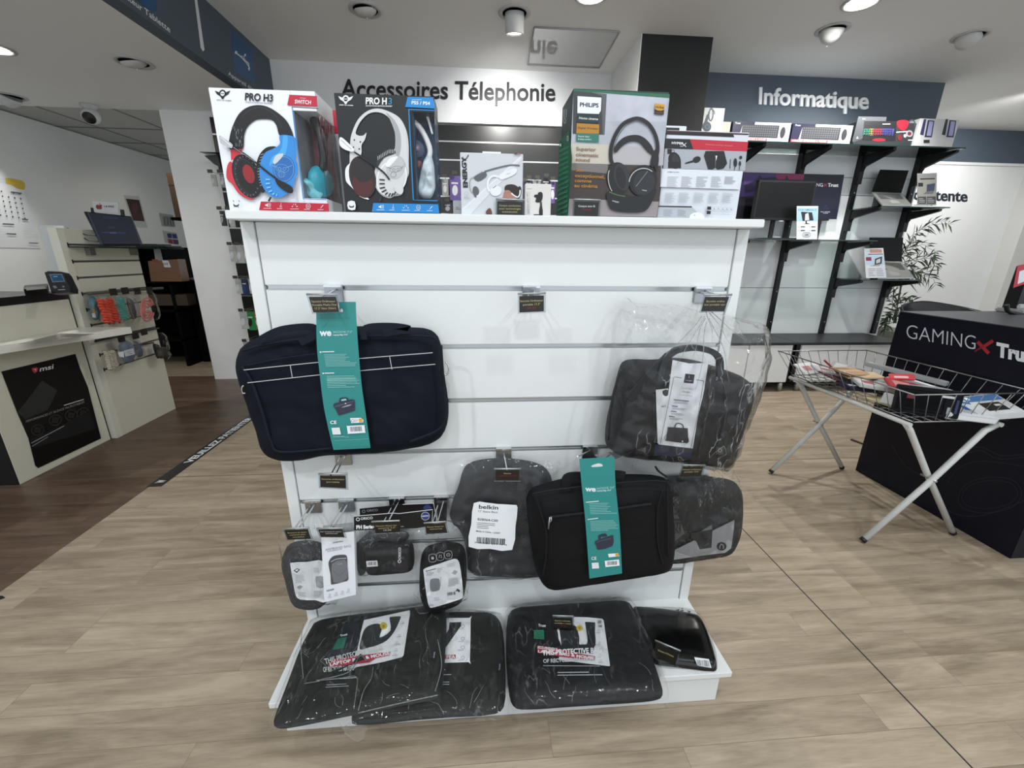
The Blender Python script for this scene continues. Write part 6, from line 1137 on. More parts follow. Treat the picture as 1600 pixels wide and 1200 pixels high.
# ================================================================ GAMING DESK
DX = 2.245; t = thing('gaming_desk', 'large dark navy demo counter with GAMING x Trust lettering', 'counter'); DN = mat('#070a1a', .45, spec=.3, bump=.03, bscale=300, name='midnight_navy_laminate')
MB().box(DX, DX+1.25, 1.315, 2.085, .0, .948, DN, .002).build('body', t); MB().box(DX+.0, DX+1.25, 1.315, 2.085, .9485, .952, mat('#4a4d52', .4, bump=.1, bscale=90, name='grey_counter_top')).build('top', t)
A = Art(Plane((DX, 0, 0), (-1, 0, 0))); A.view(1160, 440, 2.727)
A.text('GAMING', 698, 240, 992, 290, 60, mat('#c9cdd2', .4), -.012, upv=(.05, -1)); A.line([(1002, 256), (1050, 306)], 15, mat('#a02431', .4)); A.line([(1068, 250), (990, 298)], 7, mat('#7c1e2c', .4)); A.line([(1068, 252), (1030, 276)], 14, mat('#a02431', .4))
A.text('Trust', 1080, 316, 1262, 352, 56, LET, .05, upv=(.05, -1))
CN = mat('#1a1e2e', .45, name='contour_line_print')
for pts in ([(830, 840), (900, 740), (1010, 705), (1100, 740), (1210, 735)], [(850, 850), (910, 760), (1010, 720), (1090, 755), (1210, 748)], [(870, 860), (930, 790), (1030, 765), (1220, 790)], [(640, 700), (700, 790), (820, 860), (850, 960), (1000, 1000), (1210, 930)]): A.line(c2(pts, 6), 3, CN)
A.line(c2([(920, 920), (960, 860), (1050, 835), (1150, 845), (1190, 900), (1150, 960), (1050, 985), (950, 970)], 6, True), 3, CN, closed=True); A.line(c2([(935, 915), (970, 870), (1050, 848), (1140, 858), (1172, 900), (1140, 945), (1050, 968), (960, 955)], 6, True), 2.5, CN, closed=True)
A.build('front_print', t)
# things on the desk
t = thing('display_stand', 'grey and white device on black stand with curved cable, right edge of desk', 'device'); p = lambda x, y, Y: at(x, y, Y)
m = MB(); YQ = 1.95; m.tube([PY(YQ).hit(*q) for q in c2([(1573, 476), (1575, 486), (1590, 491), (1610, 494)], 5)], .010, BLACK, 8); m.build('cable', t)
b = at(1590, 480, YQ+.06); m = MB(); m.box(b.x-.05, b.x+.2, YQ+.0, YQ+.12, .952, .975, mat('#8b8c8c', .4), .006); m.build('base', t); MB().box(b.x-.02, b.x+.15, YQ+.04, YQ+.08, .975, 1.0, mat('#b4b5b3', .4), .005).build('device', t)
t = thing('red_package', 'red, white and black package standing at right edge of desk', 'box'); a = at(1592, 425, 2.04); b = at(1585, 462, 2.04); MB().box(a.x, a.x+.2, 2.0, 2.06, .952, a.z+.03, BLACK, .002).build('carton', t); A = Art(PY(2.0)); A.poly([(1590, 415), (1612, 410), (1612, 440), (1583, 450)], RED); A.poly([(1593, 424), (1605, 420), (1600, 440), (1590, 444)], LET); A.build('front_print', t)
# poster on the far wall
t = thing('wall_poster', 'small yellow and teal poster on far right wall', 'poster'); PW = PY(5.262)
Q = lambda pts: [PW.hit(1520+x/8.575, 380+y/8.575) for x, y in pts]; m = MB(); m.slab(Q([(400, 275), (610, 290), (480, 700), (270, 680)]), (0, .01, 0), mat('#c0c6c6', .4)); m.build('backing', t)
A = Art(PW); A.view(1520, 380, 8.575); A.poly([(410, 305), (495, 305), (395, 632), (320, 625)], mat('#b8891c', .5)); A.poly([(495, 305), (600, 298), (485, 635), (405, 632)], mat('#2f7f86', .5)); A.poly(c2([(505, 430), (535, 480), (480, 560), (430, 575), (445, 550)], 3, True), LG); A.poly([(440, 470), (500, 430), (440, 545), (420, 560)], DK2); A.build('print', t)
m = MB(); m.box(at(1568, 400, 5.2).x, at(1580, 400, 5.2).x+.1, 5.1, 5.28, 0, 2.33, WALLL); struct(m, 'wall_far_pilaster')

# ================================================================ WIRE BASKET STAND
t = thing('basket_stand', 'wire sales basket on white crossed tubular legs in front of desk', 'basket stand'); WT = mat('#c3c5c2', .4, name='white_enamel_tube'); WIRE = mat('#8d8e8d', .35, .8, name='basket_wire')
for y, nm in ((2.10, 0), (1.48, 1)):
    for pts in ([(1.762, y, .565), (1.79, y, .535), (1.93, y, .335), (2.17, y, .012)], [(2.15, y-.025, .565), (2.10, y-.025, .535), (1.93, y-.025, .30), (1.70, y-.025, .012)]):
        P_ = catmull([pts[0], pts[1], pts[1]], 3)[:4]+[Vector(p) for p in pts[1:]]; o = MB().tube([Vector(p) for p in pts], .0125, WT, 12).build('leg', t)
        e = Vector(pts[3]); d = (Vector(pts[3])-Vector(pts[2])).normalized(); MB().tube([e-d*.012, e+d*.004], .0135, BLACK, 12).build('foot_cap', t)
    MB().tube([(1.935, y-.045, .312), (1.935, y+.02, .312)], .005, STEELG, 8).build('pivot_bolt', t)
MB().tube([(1.762, 2.16, .566), (1.762, 1.46, .566)], .0095, WT, 12).build('rail', t); MB().tube([(2.15, 2.16, .566), (2.15, 1.44, .566)], .0095, WT, 12).build('rail', t)
bz, rz = .582, .712; B_ = [(1.765, 1.455), (2.19, 1.455), (2.19, 2.15), (1.765, 2.15)]; T_ = [(1.695, 1.44), (2.232, 1.40), (2.232, 2.17), (1.70, 2.235)]
T_ = [(1.690, 1.42), (2.232, 1.42), (2.232, 2.20), (1.69, 2.20)]
m = MB()
for L_, z, r_ in ((T_, rz, .0032), (B_, bz, .0028), ([tuple(Vector((*a, 0)).lerp(Vector((*b, 0)), .0).xy) for a, b in zip(B_, T_)], bz+.001, .002)):
    pts = [Vector((x, y, z)) for x, y in L_]
    for i in range(4): m.tube([pts[i], pts[(i+1) % 4]], r_, WIRE, 6)
for i in range(4):
    a0, a1 = Vector((*B_[i], bz)), Vector((*B_[(i+1) % 4], bz)); c0, c1 = Vector((*T_[i], rz)), Vector((*T_[(i+1) % 4], rz)); n = 9 if i % 2 == 0 else 13
    for k in range(n+1): m.tube([a0.lerp(a1, k/n), c0.lerp(c1, k/n)], .0016, WIRE, 5)
for k in range(1, 13): y = 1.455+(2.15-1.455)*k/13; m.tube([(1.765, y, bz), (2.19, y, bz)], .0016, WIRE, 5)
for k in range(1, 9): x = 1.765+(2.19-1.765)*k/9; m.tube([(x, 1.455, bz-.002), (x, 2.15, bz-.002)], .0016, WIRE, 5)
m.build('wire_basket', t)
# ---- goods in the basket
def packet(name, label, c, s, rot, col, cat='box', art=None, bev=.003):
    Mx = Matrix.Translation(c) @ (Matrix.Rotation(R(rot[2]), 4, 'Z') @ Matrix.Rotation(R(rot[1]), 4, 'Y') @ Matrix.Rotation(R(rot[0]), 4, 'X')); t = thing(name, label, cat, 'goods heaped in the wire basket')
    m = MB(); m.box(-s[0]/2, s[0]/2, -s[1]/2, s[1]/2, -s[2]/2, s[2]/2, col, bev); m.v = [Mx @ v for v in m.v]; m.build('package', t)
    if art:
        m = MB(); m.art = True
        for k, (face, x0, x1, y0, y1, cc) in enumerate(art):
            e = .0005+.0003*k
            if face == 'top': q = [(x, y, s[2]/2+e) for x, y in ((x0, y0), (x1, y0), (x1, y1), (x0, y1))]; q = [Vector((a*s[0]/2, b*s[1]/2, z)) for a, b, z in q]
            elif face == 'left': q = [Vector((-s[0]/2-e, a*s[1]/2, b*s[2]/2)) for a, b in ((x0, y0), (x1, y0), (x1, y1), (x0, y1))]
            else: q = [Vector((a*s[0]/2, -s[1]/2-e, b*s[2]/2)) for a, b in ((x0, y0), (x1, y0), (x1, y1), (x0, y1))]
            m.flat([Mx @ v for v in q], cc)
        m.build('print', t)
    return t
CR = mat('#c2ab8b', .5, name='tan_paper'); CLF = mat('#b9bcbc', .3, name='silvery_plastic'); RP = mat('#a8363e', .5, name='red_card')
packet('product_box', 'dark navy box with large phone picture standing at basket front', (1.865, 1.515, .650), (.20, .050, .112), (-8, 0, -35), mat('#0b0d14', .7, spec=.2), 'box', [('front', -.95, .5, -.8, .8, mat('#08090b', .8, spec=.1)), ('front', -.90, .45, -.72, .72, mat('#17191c', .8, spec=.1)), ('front', -.82, .36, -.60, .60, mat('#0c0d0f', .8, spec=.1)), ('front', -.7, -.45, .1, .4, mat('#6a2228', .7)), ('front', .35, .75, .45, .62, LG), ('front', .6, .72, -.7, -.2, GR), ('front', .82, .9, -.6, .4, mat('#26345c', .7)), ('top', -.2, .7, -.3, .3, LG)])
packet('product_packet', 'white blister pack with silver picture, lying at near end of basket', (2.01, 1.50, .612), (.21, .13, .03), (12, 6, -6), mat('#cdd2d6', .4), 'package', [('top', -.8, .3, -.7, .5, mat('#a9b0b6', .3)), ('top', -.9, .9, .6, .85, mat('#2f6da0', .4)), ('top', .0, .25, -.3, .2, mat('#28509a', .4)), ('top', -.6, -.3, -.5, .2, LG), ('front', -.9, .9, -.6, .6, PAPER)])
packet('product_packet', 'grey and blue packet with black cable picture at right end of basket', (2.145, 1.50, .625), (.13, .17, .03), (8, -14, -22), mat('#c9ccce', .4), 'package', [('top', -.9, .9, .3, .9, mat('#3b6ea6', .4)), ('top', -.5, .5, -.7, .1, DK), ('top', -.8, -.6, .5, .8, LET), ('top', .1, .4, -.3, -.1, LG)])
packet('product_packet', 'red card packet in clear plastic across middle of basket', (1.93, 1.66, .665), (.16, .11, .012), (8, 8, -30), RP, 'package', [('top', -.7, .1, -.6, .6, mat('#c98a8d', .4)), ('top', .2, .8, -.5, .2, LET)])
packet('product_packet', 'long clear plastic packet lying beside the red card packet', (2.06, 1.70, .648), (.24, .07, .022), (6, 10, -55), CLF, 'package', [('top', -.9, .9, -.6, .2, mat('#8f9294', .3)), ('top', -.6, .4, .3, .8, LET)])
packet('product_packet', 'flat grey wrapped packet under the long clear one', (2.08, 1.80, .618), (.19, .2, .03), (4, -4, 20), mat('#9c9f9f', .35), 'package', [('top', -.7, .7, -.7, .7, mat('#84878a', .3))])
packet('product_packet', 'brown paper screen protector packet on top of the far pile', (1.87, 1.90, .672), (.17, .11, .008), (6, 4, 12), mat('#b08f6e', .45), 'package', [('top', -.9, .9, -.2, .2, mat('#c8a888', .4)), ('top', -.8, .2, .4, .8, mat('#8d6f52', .5))])
packet('product_packet', 'second tan paper packet below the brown one', (1.90, 1.87, .660), (.17, .10, .008), (2, -3, -14), CR, 'package', [('top', -.9, .0, -.7, .7, mat('#d2c2a8', .4))])
packet('product_packet', 'red narrow stick pack poking up from far pile', (1.815, 1.96, .68), (.012, .10, .008), (35, 0, 25), mat('#8e2a33', .4), 'package')
packet('product_packet', 'white card packet with red mark at far left of basket', (1.80, 2.08, .64), (.13, .10, .008), (22, -4, 6), mat('#c4c7c8', .4), 'package', [('top', -.6, .1, -.4, .4, mat('#a56a6d', .5)), ('top', .2, .8, -.6, -.2, GR)])
packet('product_packet', 'white phone case box lying on the basket pile, left of the dark box', (1.875, 1.76, .642), (.16, .09, .018), (4, 6, -22), mat('#c8cbcd', .3), 'package', [('top', -.7, -.1, -.5, .5, mat('#a2555a', .5)), ('top', .2, .8, -.5, .5, mat('#d9dcdd', .2))])
packet('product_packet', 'navy book-style packet under the white phone case box', (1.83, 1.80, .622), (.14, .08, .02), (5, 4, -10), mat('#1a2036', .4), 'package', [('top', -.8, .3, -.5, -.1, LG), ('left', -.8, .8, -.3, .3, mat('#3a4468', .4))])
packet('product_packet', 'maroon card packet leaning on left side of basket', (1.80, 1.92, .634), (.10, .12, .008), (10, 18, 10), mat('#5b2b2f', .5), 'package', [('top', -.7, .4, -.2, .3, mat('#a88', .5) if False else mat('#a08583', .5))])
packet('product_packet', 'cream paper envelope on the basket floor, near left side', (1.845, 1.64, .596), (.12, .17, .006), (0, 3, 8), mat('#b0a784', .5), 'package', [('top', -.8, .8, -.3, .1, mat('#9a9070', .5))])
packet('product_packet', 'clear silver bubble packet standing beside the dark box', (1.83, 1.58, .62), (.05, .13, .05), (0, 20, 18), mat('#c4c8c6', .2, bump=.6, bscale=60), 'package')
packet('product_packet', 'dark slim packet on the basket floor at far end', (2.02, 2.02, .60), (.2, .14, .02), (0, 2, 14), mat('#3e3f42', .4), 'package', [('top', -.8, .2, -.5, .5, mat('#777', .5) if False else mat('#777a7d', .5))])
packet('product_packet', 'crumpled clear bag with white insert, lying on top near basket middle', (1.99, 1.62, .662), (.17, .10, .03), (-10, 12, 22), mat('#b7babb', .25, bump=.8, bscale=50), 'package', [('top', -.5, .5, -.5, .4, mat('#d6d8da', .4)), ('top', -.3, .1, -.2, .1, mat('#8c2f3a', .5))])
packet('product_packet', 'slim silver tube packet leaning across the right rim of basket', (2.12, 1.86, .672), (.03, .34, .022), (3, 0, 18), mat('#a4a7a8', .3), 'package', [('top', -.6, .6, -.8, .8, mat('#8b8e90', .3))])
packet('product_packet', 'red tipped card packet on top of the crumpled clear bag', (1.97, 1.735, .69), (.09, .07, .006), (10, -8, -42), mat('#b8232f', .5), 'package', [('top', -.6, .5, -.6, .1, mat('#d8b6b6', .5))])
packet('product_packet', 'grey hang card packet lying over the far end of the pile', (1.95, 1.99, .66), (.10, .17, .008), (6, -8, 40), mat('#8d8f90', .4), 'package', [('top', -.7, .7, .2, .8, mat('#b3b5b5', .4)), ('top', -.4, .4, -.7, -.1, DK2)])
packet('product_packet', 'white glossy packet between the white card and brown paper packets', (1.81, 1.99, .655), (.11, .09, .012), (5, 10, -15), mat('#c9cccf', .25), 'package', [('top', -.5, .7, -.4, .2, mat('#a9453f', .5))])
packet('product_packet', 'blue edged white packet flat at the near right of basket', (2.07, 1.60, .605), (.16, .16, .012), (2, 4, 30), mat('#b9c6d0', .35), 'package', [('top', -.9, .9, -.9, -.6, mat('#2d6a9e', .4)), ('top', -.5, .6, -.3, .6, PAPER)])
t = tag(MB().slab([(2.58, 2.49, .001), (2.60, 2.42, .001), (2.615, 2.42, .001), (2.60, 2.50, .001)], (0, 0, .008), mat('#4a2f22', .6)).build('wood_splinter'), 'small brown scrap lying on floor left of the gaming desk', 'scrap')
# ================================================================ BLACK SLATWALL ON THE BACK WALL
t = thing('slatwall', 'black slatwall with silver grooves on the back wall', 'slatwall'); SX0, SX1, SY = -2.24, 1.16, 4.19
SB = mat('#141516', .3, name='black_slat_board'); m = MB(); r_ = MB(); z = 2.305; k = 0
zs_ = [2.305, 2.172, 2.025, 1.875, 1.725, 1.575, 1.425, 1.275, 1.125, .975, .825, .675, .525, .375, .20]
for a, b in zip(zs_, zs_[1:]): m.box(SX0, SX1, SY, SY+.03, b+.006, a-.006, SB); r_.box(SX0, SX1, SY+.002, SY+.028, b-.006, b+.006, ALU)
m.build('slat_panel', t); r_.build('groove_rail', t)
MB().box(SX0, SX1, SY+.01, 4.22, 0, .2, SB).build('plinth', t)
# small packs hanging on it; label strip in front
PCOL = {'w': mat('#a9aaa6', .5, name='white_blister'), 'g': mat('#1f7a3a', .5, name='green_blister'), 'n': mat('#1d2c4f', .5, name='navy_blister'), 'o': mat('#a5512a', .5, name='orange_blister'), 'p': mat('#5c4a86', .5, name='purple_blister'), 'd': mat('#2b2c2d', .5), 's': mat('#8e8f8e', .4)}
WORD = {'w': 'white', 'g': 'green', 'n': 'navy', 'o': 'orange', 'p': 'purple', 'd': 'dark', 's': 'grey'}
def pack(x0, x1, y0, y1, Y, c, label, lab=True):
    a, b = at(x0, y0, Y), at(x1, y1, Y); t = thing('blister_pack', label, 'package', 'small packs hanging on the black slatwall'); b = at((x0+x1)/2, y1, Y); w = at(x1, y0, Y).x-a.x
    MB().box(a.x, a.x+w, Y, Y+.012, b.z, a.z-.012, PCOL[c], .001).build('card', t)
    A = Art(PY(Y)); wx = (x1-x0); hy = (y1-y0); A.ell((x0+x1)/2+.4, y0+hy*.62, wx*.26, hy*.2, {'w': LG, 'g': DK, 'n': mat('#24407c', .4), 'o': LG, 'p': LG, 'd': GR, 's': LG}[c]); A.line([(x0+wx*.2, y0+hy*.34), (x1-wx*.2, y0+hy*.35)], hy*.06, {'w': GR}.get(c, LG)); A.build('print', t)
    xc = a.x+w/2; m = MB(); m.tube([(xc, SY, a.z+.006), (xc, Y-.03, a.z+.006)], .002, STEELG, 6); m.build('hook_prong', t)
    if lab: MB().box(xc-.02, xc+.02, Y-.034, Y-.031, a.z-.006, a.z+.02, mat('#3b3730', .4, name='dark_label')).build('price_label', t)
rows = [((322, 352, 8), 269, 291, 'ws', 'second'), ((336, 362, 8), 326, 353, 'dw', 'third'), ((350, 384, 11), 381, 409, 'www', 'fourth'), ((360, 391, 9.5), 433, 459, 'wnw', 'fifth'), ((367, 402, 12), 484, 514, 'wgo', 'sixth'), ((373, 398, 11), 531, 548, 'ww', 'lowest')]
for (x0, x1, st), y0, y1, cs, nm in rows:
    for i, c in enumerate(cs):
        xa = x0+i*(x1-x0)/len(cs); pos = ('left', 'middle', 'right')[i] if len(cs) == 3 else ('left', 'right')[i]
        pack(xa+6, xa+6+st, y0+1, y1+2*(i == 1), 3.98, c, '%s blister pack, %s of %s row on slatwall edge left of gondola' % (WORD[c], pos, nm))
t = thing('phone_mount', 'dark folded holder on small shelf high on the slatwall edge', 'holder'); a, b = at(312, 237, 3.95), at(345, 239, 3.95)
MB().box(a.x, b.x+.02, 3.95, SY, a.z-.004, a.z, GLEDGE).build('shelf_blade', t); m = MB(); m.slab([at(x, y, 4.0) for x, y in ((319, 243), (340, 242), (345, 262), (334, 256))], (0, .04, 0), mat('#2a2c2e', .4)); m.build('holder', t)
midp = [(690, 700, 277, 306, 's', 'grey'), (702, 719, 272, 313, 'p', 'purple'), (816, 821, 283, 330, 'p', 'purple strip'), (858, 868, 281, 318, 'p', 'tall purple'), (820, 832, 279, 300, 'd', 'dark'), (833, 845, 279, 300, 's', 'silver'), (846, 860, 276, 300, 'd', 'small dark'), (692, 706, 314, 333, 'd', 'low dark')]
lab_ = ['grey blister pack just right of the black headset box', 'purple blister pack left of the pale earphone box', 'purple pack sliver between earphone box and car holder box', 'purple blister pack between car holder box and green headphone box', 'dark small pack above left corner of the car holder box', 'silvery small pack above middle of the car holder box', 'dark small pack above right corner of the car holder box', 'low dark pack beside bottom of black headset box']
for (x0, x1, y0, y1, c, nm), lb in zip(midp, lab_): pack(x0, x1, y0, y1, 3.95, c, lb)

# ================================================================ SERVICE COUNTER
CXF = -2.5; t = thing('service_counter', 'cream service counter with black top and rounded white ledge', 'counter')
MB().box(-3.3, CXF, 2.2, 2.785, .0, .935, CREAM, .002).build('body', t)
MB().box(-3.3, CXF+.002, 2.196, 2.79, .935, .978, mat('#1b1b1b', .35, name='black_counter_top'), .002).build('top', t)
MB().box(-3.3, CXF-.002, 2.196, 2.2, 0, .935, BLACK).build('end_panel', t)
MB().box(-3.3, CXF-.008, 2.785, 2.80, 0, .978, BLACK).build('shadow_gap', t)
LW = mat('#d9d8cf', .3, name='cream_gloss_ledge'); m = MB(); outl = [(-2.5, 2.80), (-2.13, 2.80), (-2.12, 2.76), (-2.10, 2.60), (-2.10, 2.40), (-2.13, 2.2), (-2.2, 2.0), (-2.32, 1.85), (-2.5, 1.8), (-3.3, 1.8), (-3.3, 2.19), (-2.5, 2.19)]
m = MB(); zt = .76; m.slab([Vector((x, y, zt)) for x, y in [(-2.5, 2.80), (-2.2, 2.80)]+[(v[0], v[1]) for v in c2([(-2.2, 2.80), (-2.26, 2.60), (-2.33, 2.42), (-2.40, 2.2), (-2.45, 2.0), (-2.5, 1.9)], 5)]], (0, 0, -.04), LW); m.build('ledge', t)
t2 = thing('counter_leaflet', 'grey striped leaflet sheet lying on the counter ledge', 'leaflet'); m = MB(); m.slab([atz(x, y, .762) for x, y in ((28, 538), (95, 521), (148, 522), (60, 536))], (0, 0, .001), mat('#7b7a78', .4)); m.build('sheet', t2)
t = thing('wall_poster', 'black msi poster with fans and tablet hanging on counter front', 'poster'); PXC = Plane((CXF+.004, 0, 0), (1, 0, 0)); V = lambda pts: [(x/4, 480+y/4) for x, y in pts]
m = MB(); m.slab([PXC.hit(*p) for p in V([(10, 402), (472, 292), (500, 380), (550, 500), (632, 820), (240, 1005), (222, 990), (180, 820), (110, 660)])], (-.002, 0, 0), mat('#08090a', .35, name='black_poster')); m.build('sheet', t)
A = Art(PXC); A.view(0, 480, 4); A.poly(c2([(198, 382), (215, 376), (238, 378), (234, 400), (218, 412), (204, 402)], 2, True), mat('#b0303a', .4)); A.line([(210, 390), (225, 386), (222, 400)], 4, LET); A.text('msi', 248, 402, 333, 384, 30, LET, .015, upv=(.1, -1))
A.poly([(262, 458), (358, 520), (300, 640), (160, 700), (108, 660)], mat('#2a2c2d', .5)); A.text('PERFORMANCES ET SILENCE INCROYABLES', 162, 722, 526, 598, 14, mat('#8f9192', .5), .0, upv=(.1, -1)); A.line([(400, 614), (524, 576)], 5, LG)
FN = mat('#2b2b2c', .4)
for cx, cy in ((235, 768), (345, 706), (445, 675), (520, 662)): A.ring(cx, cy, 38, 32, 8, FN, -15); A.ring(cx, cy, 16, 13, 9, FN); A.line([(cx-30, cy+20), (cx+30, cy-20)], 6, FN); A.line([(cx-20, cy-25), (cx+20, cy+25)], 6, FN)
A.poly([(185, 830), (560, 650), (600, 760), (210, 880)], mat('#17181a', .5)); A.line([(195, 850), (400, 742)], 4, GR); A.line([(200, 870), (300, 810)], 3, GR); A.build('print', t)
t = thing('payment_terminal', 'black card payment terminal with blue screen on the counter top', 'payment terminal')
YT = 2.62; P = P3(at(70, 428, YT), at(98, 424, YT), at(84, 458, YT-.07)); V = lambda pts: [(x/5.456, 260+y/5.456) for x, y in pts]
m = MB(); m.slab([P.hit(*p) for p in V([(380, 905), (410, 893), (520, 897), (545, 925), (600, 1040), (598, 1075), (440, 1085), (430, 1050)])], (0, .045, -.012), mat('#14161a', .4)); m.build('housing', t)
A = Art(P); A.view(0, 260, 5.456); A.poly([(418, 918), (528, 915), (556, 982), (448, 990)], mat('#5d6a78', .3)); A.poly([(430, 927), (523, 924), (545, 975), (455, 980)], mat('#143a55', .2, emit=.25, name='lit_blue_screen')); A.line([(455, 940), (490, 938)], 6, mat('#7fa3b5', .3)); A.poly([(448, 1020), (470, 1015), (490, 1035), (465, 1040)], mat('#6d7276', .4)); A.ell(540, 1025, 10, 7, mat('#6d7276', .4)); A.line([(495, 1052), (555, 1050)], 5, GR); A.build('screen', t)
t = thing('card_reader', 'flat black folded card tray beside the payment terminal', 'card reader'); m = MB(); m.slab([atz(x, y, .979) for x, y in ((40, 462), (76, 459), (77, 452), (41, 455))], (0, 0, .035), BLACK); m.build('body', t)
MB().slab([atz(x, y, 1.0145) for x, y in ((42, 455), (74, 452), (68, 448.5), (40, 450))], (0, 0, .004), mat('#1d1e20', .3)).build('lid', t)
t = thing('back_panel', 'tall white panel standing on the counter beside cream slat stand', 'panel'); m = MB(); x0, x1 = at(58, 352, 2.86).x, at(88, 354, 2.80).x; MB().box(x0+.002, -2.475, 2.86, 2.875, .978, at(60, 352, 2.86).z, mat('#c6c9c9', .35, name='satin_white_acrylic')).build('panel', t)
# ================================================================ CREAM SLAT STAND
t = thing('accessory_stand', 'cream slat stand with grey rails and phone accessories', 'display stand'); SXF = -2.47
MB().box(SXF-.05, SXF-.0005, 2.846, 3.375, 0, .235, CREAM).build('base_panel', t)
m = MB(); zr = [1.252, 1.153, 1.056, .96, .862, .763, .665, .570, .47]; e_ = [1.345]+zr+[.235]
for a, b in zip(e_, e_[1:]): m.box(SXF-.018, SXF, 2.845, 3.375, b+.006 if b > .24 else b, a-.006 if a < 1.34 else a, CREAM, .001)
m.build('slat_panel', t); m = MB()
for z in zr: m.box(SXF-.016, SXF-.004, 2.845, 3.378, z-.006, z+.006, mat('#6e6e6b', .35, .6, name='grey_rail')); m.box(SXF-.02, SXF+.002, 2.842, 2.85, z-.012, z+.012, BLACK)
m.build('groove_rail', t)
MB().box(SXF-.05, SXF-.018, 2.846, 3.375, .236, 1.34, CREAM).build('back_board', t); MB().box(SXF-.05, SXF+.001, 2.80, 2.845, 0, 1.345, mat('#d8d6c8', .6, name='cream_side')).build('side_panel', t)
t = thing('glass_shelf', 'narrow glass shelf on top of the cream slat stand', 'shelf'); MB().box(SXF, SXF+.17, 2.84, 3.62, 1.235, 1.243, GLASS).build('glass_panel', t); MB().box(SXF+.17, SXF+.172, 2.84, 3.62, 1.2345, 1.2435, GLEDGE).build('glass_edge', t)
for y in (2.95, 3.3): MB().box(SXF, SXF+.03, y, y+.04, 1.19, 1.235, mat('#8c8c88', .4, .6)).build('shelf_clip', t)
t = thing('price_display', 'dark blue tilted information screen with grey side bars on glass shelf', 'display'); YS = 3.05
Pm = P3(at(133, 330, 2.98), at(204, 338, 3.14), at(222, 383, 3.12)); V = lambda pts: [(120+x/6, 300+y/6) for x, y in pts]
q = [Pm.hit(*p) for p in V([(70, 182), (505, 228), (622, 495), (235, 498)])]; m = MB(); m.slab(q, Pm.n*-.02, mat('#0c1018', .5, spec=.2, name='night_screen')); m.build('housing', t)
A = Art(Pm); A.view(120, 300, 6); A.poly([(92, 190), (112, 192), (248, 492), (225, 496)], mat('#2a3448', .5)); A.poly([(500, 228), (515, 232), (620, 492), (598, 495)], mat('#2a3448', .5)); SC = mat('#0a1224', .5, emit=.12, name='faint_blue_screen')
A.poly([(115, 195), (498, 235), (592, 485), (250, 485)], SC); A.text('REPRISE', 250, 248, 385, 255, 20, mat('#223456', .4), .02); A.text('REPAIR', 290, 340, 360, 345, 18, mat('#2c3c58', .4), .02); A.line([(230, 378), (460, 385)], 12, mat('#1d3766', .4)); A.line([(310, 382), (370, 384)], 14, mat('#3d5684', .4)); A.build('screen', t)
m = MB()
for pts in ([(100, 355), (118, 360), (132, 366), (150, 368)], [(118, 362), (128, 370), (140, 376), (154, 377)]): m.tube([at(x, y, 2.97) for x, y in c2(pts, 5)], .003, BLACK, 6)
m.build('cable', t)
t = thing('price_sign', 'small white sign with red apple print standing above the dark screen', 'sign'); m = MB(); q = [at(x, y, 3.08) for x, y in V([(140, 85), (385, 98), (395, 205), (165, 188)])]; m.slab(q, (0, .004, 0), mat('#b9babc', .5)); m.build('card', t)
A = Art(PY(3.08)); A.view(120, 300, 6); AP = mat('#7a2630', .5); A.poly(c2([(178, 130), (190, 118), (208, 122), (225, 116), (238, 130), (232, 140), (238, 152), (222, 164), (208, 160), (195, 163), (182, 150)], 3, True), AP); A.poly(c2([(205, 115), (212, 105), (220, 104), (214, 114)], 2, True), AP); A.text('14.99€', 255, 143, 350, 147, 18, DK2, .02); A.build('print', t)
for x, y in ((128, 148), (405, 165)): MB().slab([at(*p, 3.085) for p in V([(x, y-2), (x+30, y), (x+42, y+60), (x+6, y+55)])], (0, .006, 0), DK).build('clip', t)
# rail hooks and bags on the stand
def bagpx(out, X, d, m_, seed=1): 
    mb = MB(); inflate(mb, m_, out, PX(X), d, 1, 50, 8, 4, .004, 30, seed=seed); return mb
V = lambda pts: [(120+x/7.5, 440+y/7.5) for x, y in pts]
m0 = thing('hook_bar', 'upper grey hook bar across the cream slat stand', 'hook bar'); MB().tube([atx(*V([(120, 140)])[0], SXF+.03), atx(*V([(1005, 75)])[0], SXF+.06)], .009, mat('#55564f', .4, .4), 8).build('bar', m0)
for i, (x, y) in enumerate(((430, 122), (568, 108), (712, 112), (855, 100))):
    c = atx(*V([(x, y)])[0], SXF+.105); MB().box(c.x-.003, c.x, c.y-.028, c.y+.028, c.z-.022, c.z+.022, mat('#2b2523', .4)).build('price_label', m0)
m0 = thing('hook_bar', 'lower dark hook bar across the cream slat stand', 'hook bar'); MB().tube([atx(*V([(215, 700)])[0], SXF+.03), atx(*V([(960, 545)])[0], SXF+.03)], .006, BLACK, 8).build('bar', m0); MB().tube([atx(*V([(740, 745)])[0], SXF+.02), atx(*V([(900, 715)])[0], SXF+.03)], .005, BLACK, 8).build('prong', m0)
for i, (x, y) in enumerate(((525, 670), (690, 635), (790, 590))):
    c = atx(*V([(x, y)])[0], SXF+.085); MB().box(c.x-.003, c.x, c.y-.028, c.y+.028, c.z-.022, c.z+.022, mat('#2b2523', .4)).build('price_label', m0)
